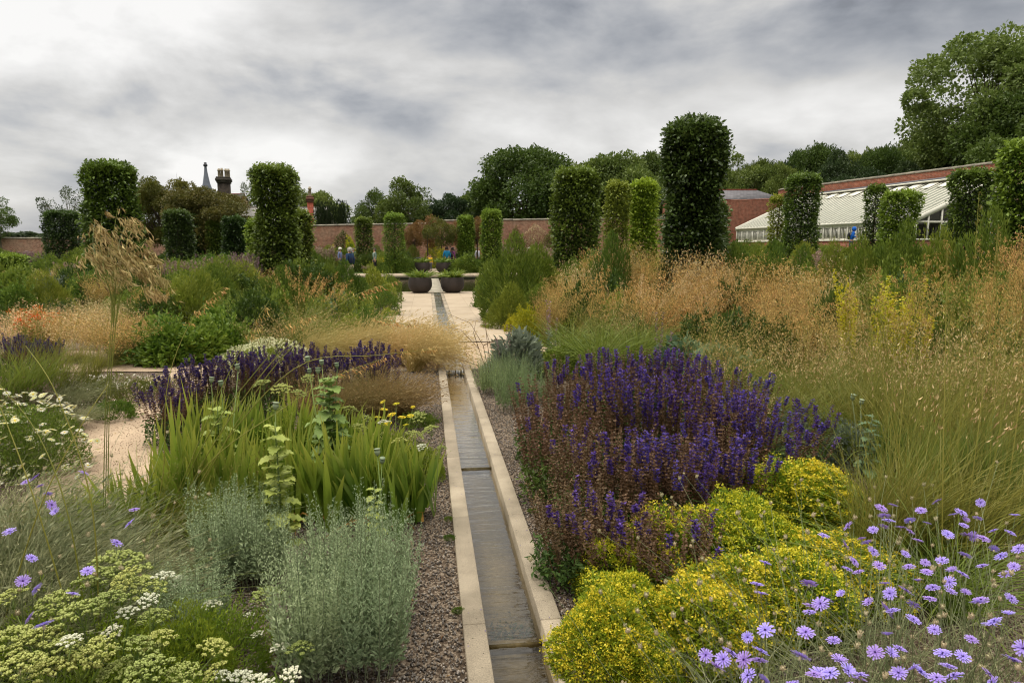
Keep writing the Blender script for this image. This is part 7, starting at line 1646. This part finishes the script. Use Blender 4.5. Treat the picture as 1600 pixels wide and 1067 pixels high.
MIDL = [
 ('willowy', 545, 485, 418, 1.2, 'green perennial mound left of the paving, rear'), ('bush_b', 585, 478, 416, 1.2, 'bright green mound at the left corner of the pool'), ('bush_b', 610, 472, 425, .8, 'bright green mound touching the left planter side of the paving'), ('willowy', 510, 485, 420, 1.2, 'green mound below the person in navy'), ('bush_a', 600, 492, 447, .9, 'green mound at the left paving edge'), ('bush_a', 470, 485, 428, 1.2, 'green mound right of the stepped column'),
 ('limebush', 605, 505, 478, .5, 'small lime green leaf tuft at the left paving edge'), ('greenspike', 540, 522, 440, .9, 'upright green spikes left of the paving'), ('greenspike', 500, 525, 448, .9, 'upright green spikes before the feather grass'), ('greenspike', 572, 515, 450, .8, 'upright green spikes near the paving edge'), ('glauc', 525, 520, 468, 1.0, 'blue-green broad leaves among the upright spikes'),
 ('bush_a', 575, 530, 478, .9, 'leafy clump behind the feather grass'), ('bush_b', 540, 545, 490, .8, 'leafy clump just behind the feather grass, left'), ('cloud_g', 490, 560, 462, .9, 'straw grass behind the cream flowers'), ('cloud_g', 445, 562, 458, 1.0, 'straw grass left of the cream flowers'), ('cloud_g', 405, 568, 480, .9, 'straw grass over the end of the left path'), ('oats_s', 470, 540, 400, .8, 'thin oat grass leaning before the stepped column'),
 ('bush_c', 395, 545, 455, 1.2, 'dark green bush behind the left path'), ('bush_a', 430, 530, 450, 1.2, 'green bush in front of the stepped column'), ('willowy', 445, 510, 430, 1.1, 'willow-leaved clump at the foot of the stepped column'),
 ('peony', 225, 562, 508, 1.0, 'peony bush at the left end by the path'), ('peony', 268, 566, 497, 1.2, 'largest peony bush beside the path'), ('peony', 315, 562, 503, 1.1, 'peony bush third along the path'), ('peony', 360, 556, 495, 1.1, 'peony bush at the right end of the row'), ('peony', 240, 545, 490, 1.0, 'peony bush in the second row, left'), ('peony', 340, 540, 480, 1.2, 'peony bush in the second row, right'),
 ('willowy', 300, 520, 432, 1.4, 'feathery dark green mound behind the peonies'), ('willowy', 335, 505, 428, 1.3, 'feathery green mound right behind the peonies'), ('bush_c', 250, 525, 460, 1.2, 'dark bush between the oat heads and the peonies'), ('greenspike', 365, 528, 452, 1.1, 'blue-green upright stems behind the peonies'), ('greenspike', 395, 520, 450, 1.0, 'blue-green upright stems left of the stepped column'), ('bush_a', 210, 505, 450, 1.2, 'green bush at the foot of the shaggy column'),
 ('cloud', 120, 566, 462, 1.1, 'golden oat cloud left of the tall nodding oats'), ('cloud_r', 165, 572, 470, 1.0, 'rusty oat cloud behind the tall nodding oats'), ('cloud', 75, 560, 470, 1.0, 'golden oat cloud above the orange flowers'), ('cloud', 20, 560, 455, 1.1, 'golden oat cloud at the left edge'), ('cloud_r', 208, 560, 478, .8, 'small rusty oat cloud beside the peonies'), ('cloud', 235, 510, 440, .9, 'golden oat cloud at the right foot of the shaggy column'), ('cloud', 140, 530, 450, .9, 'golden oat cloud behind the nodding oats'),
 ('orange', 62, 560, 490, .9, 'bright orange flowers in the golden grass'), ('orange', 45, 548, 480, .8, 'orange flowers further left in the grass'), ('orange', 85, 550, 486, .8, 'orange flowers half hidden to the right'),
 ('salvia_l', 15, 585, 525, 1.0, 'violet sage at the left edge behind the oat blades'), ('salvia_l', 45, 588, 528, 1.0, 'violet sage behind the oat blades at left'), ('salvia_l', 75, 585, 532, .9, 'violet sage right of the left-hand oat blades'),
 ('tall_g', 40, 640, 462, 1.0, 'upright yellow-green oat blades at the left edge'), ('tall_g', 85, 630, 455, 1.0, 'upright yellow-green oat blades over the path'), ('tall_g', 12, 650, 470, 1.0, 'upright oat blades cut by the left edge'), ('tall_g', 140, 600, 480, .8, 'thin oat blades beside the vertical stem'),
 ('willowy', 85, 500, 430, 1.2, 'green clump under the drum-shaped column'), ('bush_a', 30, 505, 440, 1.3, 'green clump at the left edge behind the orange flowers'), ('cloud', 20, 480, 415, 1.1, 'buff oat cloud under the low pale wall'), ('cloud', 60, 470, 412, 1.0, 'buff oat cloud left of the drum-shaped column'), ('bush_c', 120, 480, 418, 1.2, 'dark round clump right of the drum-shaped column'), ('cloud', 150, 490, 420, 1.0, 'buff oat cloud before the shaggy column'),
 ('pinkdry', 270, 470, 408, 1.2, 'cream-headed perennial below the narrow column pair'), ('pinkdry', 310, 468, 406, 1.2, 'cream-headed perennial below the maples'), ('mauve', 370, 475, 400, 1.3, 'hazy mauve perennial under the short columns'), ('mauve', 395, 470, 398, 1.2, 'hazy mauve perennial left of the stepped column'), ('bush_b', 330, 480, 420, 1.3, 'yellow-green mound below the short columns'), ('bush_b', 280, 490, 428, 1.2, 'yellow-green mound below the narrow columns'), ('bush_a', 240, 475, 420, 1.2, 'green mound right of the shaggy column'),
]
for k, px, py, yt, w, lb in MIDL: P(k, px, py, lb, ytop=yt, w=w, group='oat grasses in the left bed' if k[0] in 'cot' and k != 'orange' else 'leafy perennials left of the rill')

# tall grass filling the right foreground: numbered by what stands next to it
LAND = [(1080, 16.5, 'the tallest column'), (1250, 34, 'the square-topped column'), (1331, 40, 'the person in the blue anorak'), (1398, 31, 'the wide leaning column'), (1508, 27, 'the shaggy rounded column'), (1590, 19, 'the edge column'), (1360, 10.5, 'the yellow mulleins'), (1355, 5, 'the glaucous poppy'),
        (900, 26, 'the broad glossy column'), (1004, 31, 'the lime column'), (1150, 7, 'the violet sage'), (768, 46, 'the last poolside column'), (698, 50, 'the blue-coated walker'), (656, 46, 'the far planters'), (617, 46, 'the squared column'), (569, 50, 'the slim column'), (546, 32, 'the person in navy'),
        (433, 23, 'the stepped column'), (367, 42, 'the short dark column'), (280, 40, 'the narrow column'), (180, 24, 'the shaggy column'), (100, 44, 'the drum-shaped column'), (10, 30, 'the low clipped block'), (60, 10, 'the orange flowers'), (1275, 5.5, 'the highest spurge mound'), (1480, 3.4, 'the tall oat stems'), (836, 60, 'the rose-flowered climber'), (678, 57, 'the olive crab tree'), (1200, 60, 'the slate roofed store'), (1180, 57, 'the far end of the glasshouse'), (1450, 40, 'the glazed gable')]
_used = {}
def autolabel(px, d, what):
    o = sorted(LAND, key=lambda l: ((l[0] - px) / 60) ** 2 + (math.log(l[1] / d) * 4) ** 2); best = o[0]
    dx = px - best[0]; rel = 'beside'
    if d < best[1] * .92: rel = 'before'
    elif d > best[1] * 1.08: rel = 'behind'
    side = '' if abs(dx) < 10 else (', right side' if dx > 0 else ', left side')
    cands = ['%s %s %s%s' % (what, rel, best[2], side)]
    for t in o[1:9]: cands.append('%s %s %s, on the side of %s' % (what, rel, best[2], t[2].replace('the ', '')))
    for t in o[1:5]: cands.append('%s between %s and %s' % (what, best[2], t[2]))
    for lb in cands:
        if lb not in _used and lb not in LABELS and len(lb.split()) <= 16: _used[lb] = 1; return lb
    return cands[0]
def Z(kinds, xr, dr, n, yt, whats, group, w=(.8, 1.2), hr=None):
    """n clumps spread over the columns xr and depths dr; whats gives the wording of each kind"""
    for i in range(n):
        k = kinds[rng.integers(len(kinds))]; px = xr[0] + (xr[1] - xr[0]) * ((i * .618034 + rng.random() * .08) % 1); d = dr[0] * (dr[1] / dr[0]) ** rng.random()
        p = on(AT(px, d)); H = REG[k][0]
        if yt is not None: h = ZAT(p, rng.uniform(*yt)) - p[2]; h = min(h, H * 1.9)
        else: h = H * rng.uniform(*hr)
        if h < .12: continue
        if p[0] > -1.3 and p[0] < 2.0 and 9.5 < p[1] < 27.5: continue
        if PX0 - 1.2 < p[0] < PX1 + 1.2 and PY0 - .4 < p[1] < PY1 + 3.2: continue
        if -1.1 < p[0] < 1.9 and p[1] > 42: continue
        if k in ('tall', 'tall_y', 'tall_g', 'cloud_g', 'oats_s') and d < 3.2: continue
        if any(abs(px - a) < 9 + 14 * 25 / d and b - 19 < d < b + .6 for a, b in ((546, 32), (531, 49), (585, 46), (700, 50.5), (672, 49.5), (650, 48), (746, 55), (1329, 40.3))): h = min(h, .5)
        P(k, px, 0, autolabel(px, d, whats[k]), d=d, group=group, w=rng.uniform(*w) * max(.7, min(1.5, h / H)), ytop=None, s=h / H)
WH = {'tall': 'tall fine grass', 'tall_g': 'upright oat blades', 'tall_y': 'yellowing tall grass', 'cloud_g': 'straw-coloured grass', 'cloud': 'golden oat cloud', 'cloud_r': 'rusty oat cloud', 'willowy': 'willow-leaved perennial', 'bush_a': 'green leafy mound', 'bush_b': 'yellow-green leafy mound', 'bush_c': 'dark leafy mound',
      'mauve': 'mauve flowered perennial', 'pinkdry': 'buff-headed perennial', 'limebush': 'lime flowered mound', 'mound_far': 'bright yellow flowered mound', 'yellowbush': 'golden-leaved shrub', 'greenspike': 'upright green perennial', 'greyshrub': 'grey-leaved mound', 'verb': 'yellow mullein', 'oats_s': 'giant oat grass', 'wispy': 'fine grey grass', 'orange': 'orange flowered perennial'}
GR = 'tall grasses of the right bed'
Z(['tall', 'tall_y', 'tall_y', 'cloud_g', 'tall_g', 'tall'], (1330, 1640), (5.0, 9.5), 40, (450, 540), WH, GR, w=(.75, 1))
Z(['tall', 'tall_y', 'tall_g', 'tall_g'], (1400, 1660), (3.4, 5.2), 16, (520, 640), WH, GR, w=(.6, .9))
Z(['tall_y', 'tall', 'cloud_g'], (1120, 1340), (6.6, 9.5), 12, (490, 540), WH, GR, w=(.7, .95))
Z(['tall', 'tall_g', 'willowy', 'bush_b', 'tall_y', 'cloud'], (1340, 1640), (9, 15), 24, (415, 470), WH, GR)
Z(['cloud', 'willowy', 'bush_b', 'cloud_g', 'tall_g'], (1120, 1620), (14, 24), 40, (392, 412), WH, 'plants on the slope below the glasshouse')
Z(['willowy', 'bush_a', 'bush_b', 'bush_c', 'pinkdry'], (1120, 1640), (24, 35), 46, (382, 400), WH, 'plants on the slope below the glasshouse', w=(1, 1.5))
Z(['bush_a', 'willowy', 'bush_b'], (1130, 1330), (36, 44), 30, (378, 387), WH, 'plants on the slope below the glasshouse', w=(1.1, 1.6))
# beyond and beside the pool
Z(['willowy', 'bush_a', 'bush_b', 'cloud', 'bush_c'], (830, 1130), (17, 34), 34, (396, 425), WH, 'perennials between pool and tall columns', w=(1, 1.4))
Z(['bush_a', 'bush_b', 'willowy', 'mauve', 'pinkdry'], (770, 1060), (34, 57), 34, (380, 402), WH, 'perennials right of the pool', w=(1.1, 1.6))
Z(['bush_a', 'bush_b', 'bush_c', 'limebush', 'willowy', 'yellowbush', 'pinkdry'], (480, 860), (46, 58), 70, (378, 398), WH, 'border beyond the pool', w=(1.1, 1.7))
Z(['mauve', 'willowy', 'bush_b', 'limebush'], (440, 600), (30, 46), 30, (388, 408), WH, 'perennials left of the pool', w=(1, 1.5))
Z(['bush_a', 'bush_b', 'willowy', 'cloud', 'pinkdry', 'bush_c', 'greyshrub'], (-30, 480), (18, 34), 62, (405, 432), WH, 'left garden in the middle distance', w=(1, 1.4))
Z(['bush_a', 'bush_b', 'willowy', 'cloud', 'bush_c', 'mauve'], (-60, 480), (34, 60), 62, (385, 405), WH, 'far left garden', w=(1.2, 1.8))
Z(['bush_a', 'bush_b', 'bush_c', 'cloud_g', 'wispy'], (-20, 600), (12.8, 18), 40, (450, 500), WH, 'left bed behind the cross path', w=(.9, 1.2))
Z(['bush_a', 'bush_b', 'cloud_g', 'bush_c'], (870, 1120), (12.8, 18), 16, (440, 480), WH, 'right bed behind the cross path', w=(.9, 1.2))
Z(['wispy', 'greyshrub', 'tall_y'], (1100, 1420), (4.6, 7.2), 14, None, WH, GR, hr=(.5, .8))
# low clipped greenery along the far side of the pool, and the brightest yellow domes
for (px, d, yt, w, k, lb) in ((610, 46, 402, 1.8, 'bush_a', 'low hedge-like mound beyond the pool at left'), (632, 46, 402, 1.6, 'bush_a', 'low hedge-like mound beyond the pool next to the far planter'), (590, 46.5, 403, 1.6, 'bush_b', 'low hedge-like mound at the far left corner of the pool'),
                          (730, 46, 404, 1.6, 'bush_a', 'low hedge-like mound beyond the pool, right of the far planter'), (752, 46, 404, 1.6, 'bush_a', 'low hedge-like mound under the last poolside column'), (780, 46, 405, 1.6, 'bush_b', 'low hedge-like mound at the far right corner of the pool'),
                          (678, 57, 371, 2.2, 'mound_far', 'wide yellow dome at the far end of the axis'), (548, 57, 369, 1.8, 'mound_far', 'yellow-green dome beside the wall climber'), (690, 51, 388, 1.3, 'mound_far', 'yellow mound behind the child in yellow'), (518, 55, 384, 1.6, 'mound_far', 'yellow mound left of the person in a sun hat')):
    P(k, px, 0, lb, d=d, ytop=yt, w=w, group='low mounds beyond the pool')

Z(['bush_c', 'bush_a'], (1300, 1640), (5.5, 10), 10, (580, 620), WH, GR, w=(.7, .9))
Z(['bush_c', 'bush_a'], (1100, 1320), (9, 12), 8, (480, 520), WH, GR, w=(.7, 1.0))
Z(['verb', 'greenspike'], (1300, 1620), (9, 14), 10, (430, 470), WH, GR, w=(.8, 1.0))
for (px, py, s_, lb) in ((545 + 155, 812, .35, 'tiny green seedling in the gravel strip left of the rill'), (703, 842, .45, 'small green weed in the gravel strip beside the rill coping'), (716, 955, .35, 'yellowing weed at the edge of the coping, bottom'), (832, 800, .4, 'tiny weed in the gravel right of the rill'), (868, 870, .35, 'small weed near the front russet sage')):
    P('tinycushion', px, py, lb, s=s_ * .55, name='seedling', cat='weed')

# giant oats standing through the right-hand grasses
for (px, py, yt, lb) in ((1120, 640, 395, 'giant oat grass rising between sage and amber clouds'), (1345, 720, 400, 'giant oat grass next to the glaucous poppy'), (1430, 700, 385, 'giant oat grass with arching stems left of the tall oat stems'), (1500, 690, 360, 'giant oat grass under the shaggy rounded column'), (1570, 720, 350, 'giant oat grass at the right edge, in front of the brown clouds'),
                         (1400, 640, 390, 'giant oat grass behind the mulleins, below the leaning column'), (1260, 640, 400, 'giant oat grass in the straw grass under the square-topped column'), (1530, 610, 345, 'giant oat grass in front of the edge column'), (1010, 575, 400, 'giant oat grass leaning right, left of the amber mass')):
    P('oats', px, py, lb, ytop=yt, w=.85, group='giant oats')
def litter():
    mb = MB(); n = 700
    x = np.concatenate([rng.uniform(-1.4, RX0 - .02, 260), rng.uniform(RX1 + .02, 1.5, 160), rng.uniform(-4, -2, 280)]); y = np.concatenate([rng.uniform(2.5, 9.6, 420), rng.uniform(3.8, 9, 280)])
    P_ = np.stack([x, y, np.full(n, .006)], 1); leaves(mb, P_, np.stack([jit(n, 1), jit(n, 1), jit(n, .15)], 1), rng.uniform(.008, .03, n), .4, rollspread=.5)
    struct('leaf_litter', mb.mesh('leaf_litter', leafmat('dry_leaf', (96, 66, 34), (168, 140, 84), rough=.7, trans=.1)), 'stuff')
    mb = MB(); n = 160; P_ = np.stack([rng.uniform(RX0, RX1 + .5, n), rng.uniform(2.5, 7, n), np.full(n, .017)], 1); P_ = P_[(P_[:, 0] < RI0) | (P_[:, 0] > RI1)]; n = len(P_); P_[:, 2] = np.where(P_[:, 0] > RX1, .004, .015)
    leaves(mb, P_, np.stack([jit(n, 1), jit(n, 1), jit(n, .1)], 1), rng.uniform(.006, .012, n), .6, rollspread=.5)
    struct('fallen_petals', mb.mesh('fallen_petals', M['salvia']), 'stuff')
litter()

for (px, py, yt, lb) in ((1140, 560, 440, 'dark bush in the gap right of the amber mass'), (1000, 545, 450, 'dark bush in the gap left of the amber mass'), (1300, 590, 450, 'dark bush in the gap before the mulleins'), (1200, 600, 490, 'dark bush low between the amber clouds'), (1440, 620, 500, 'dark hollow bush behind the violet flowers'), (1530, 640, 500, 'dark bush low in the grass at the right')):
    P('bush_c', px, py, lb, ytop=yt, w=.8, group='dark bushes in the right bed')

for (px, py, yt, lb) in ((130, 830, 745, 'small iris fan standing alone at the edge of the gravel path'), (165, 850, 770, 'small iris fan beside the vertical oat stems')):
    P('iris', px, py, lb, ytop=yt, w=.6, group='irises in the left bed')
for (px, py, yt, lb) in ((290, 850, 690, 'long grass arching in front of the left irises'), (235, 860, 720, 'long grass arching beside the path, left of the irises'), (350, 850, 680, 'long grass arching among the irises above the wormwood')):
    P('tall_g', px, py, lb, ytop=yt, w=.8, group='green grass among the irises')
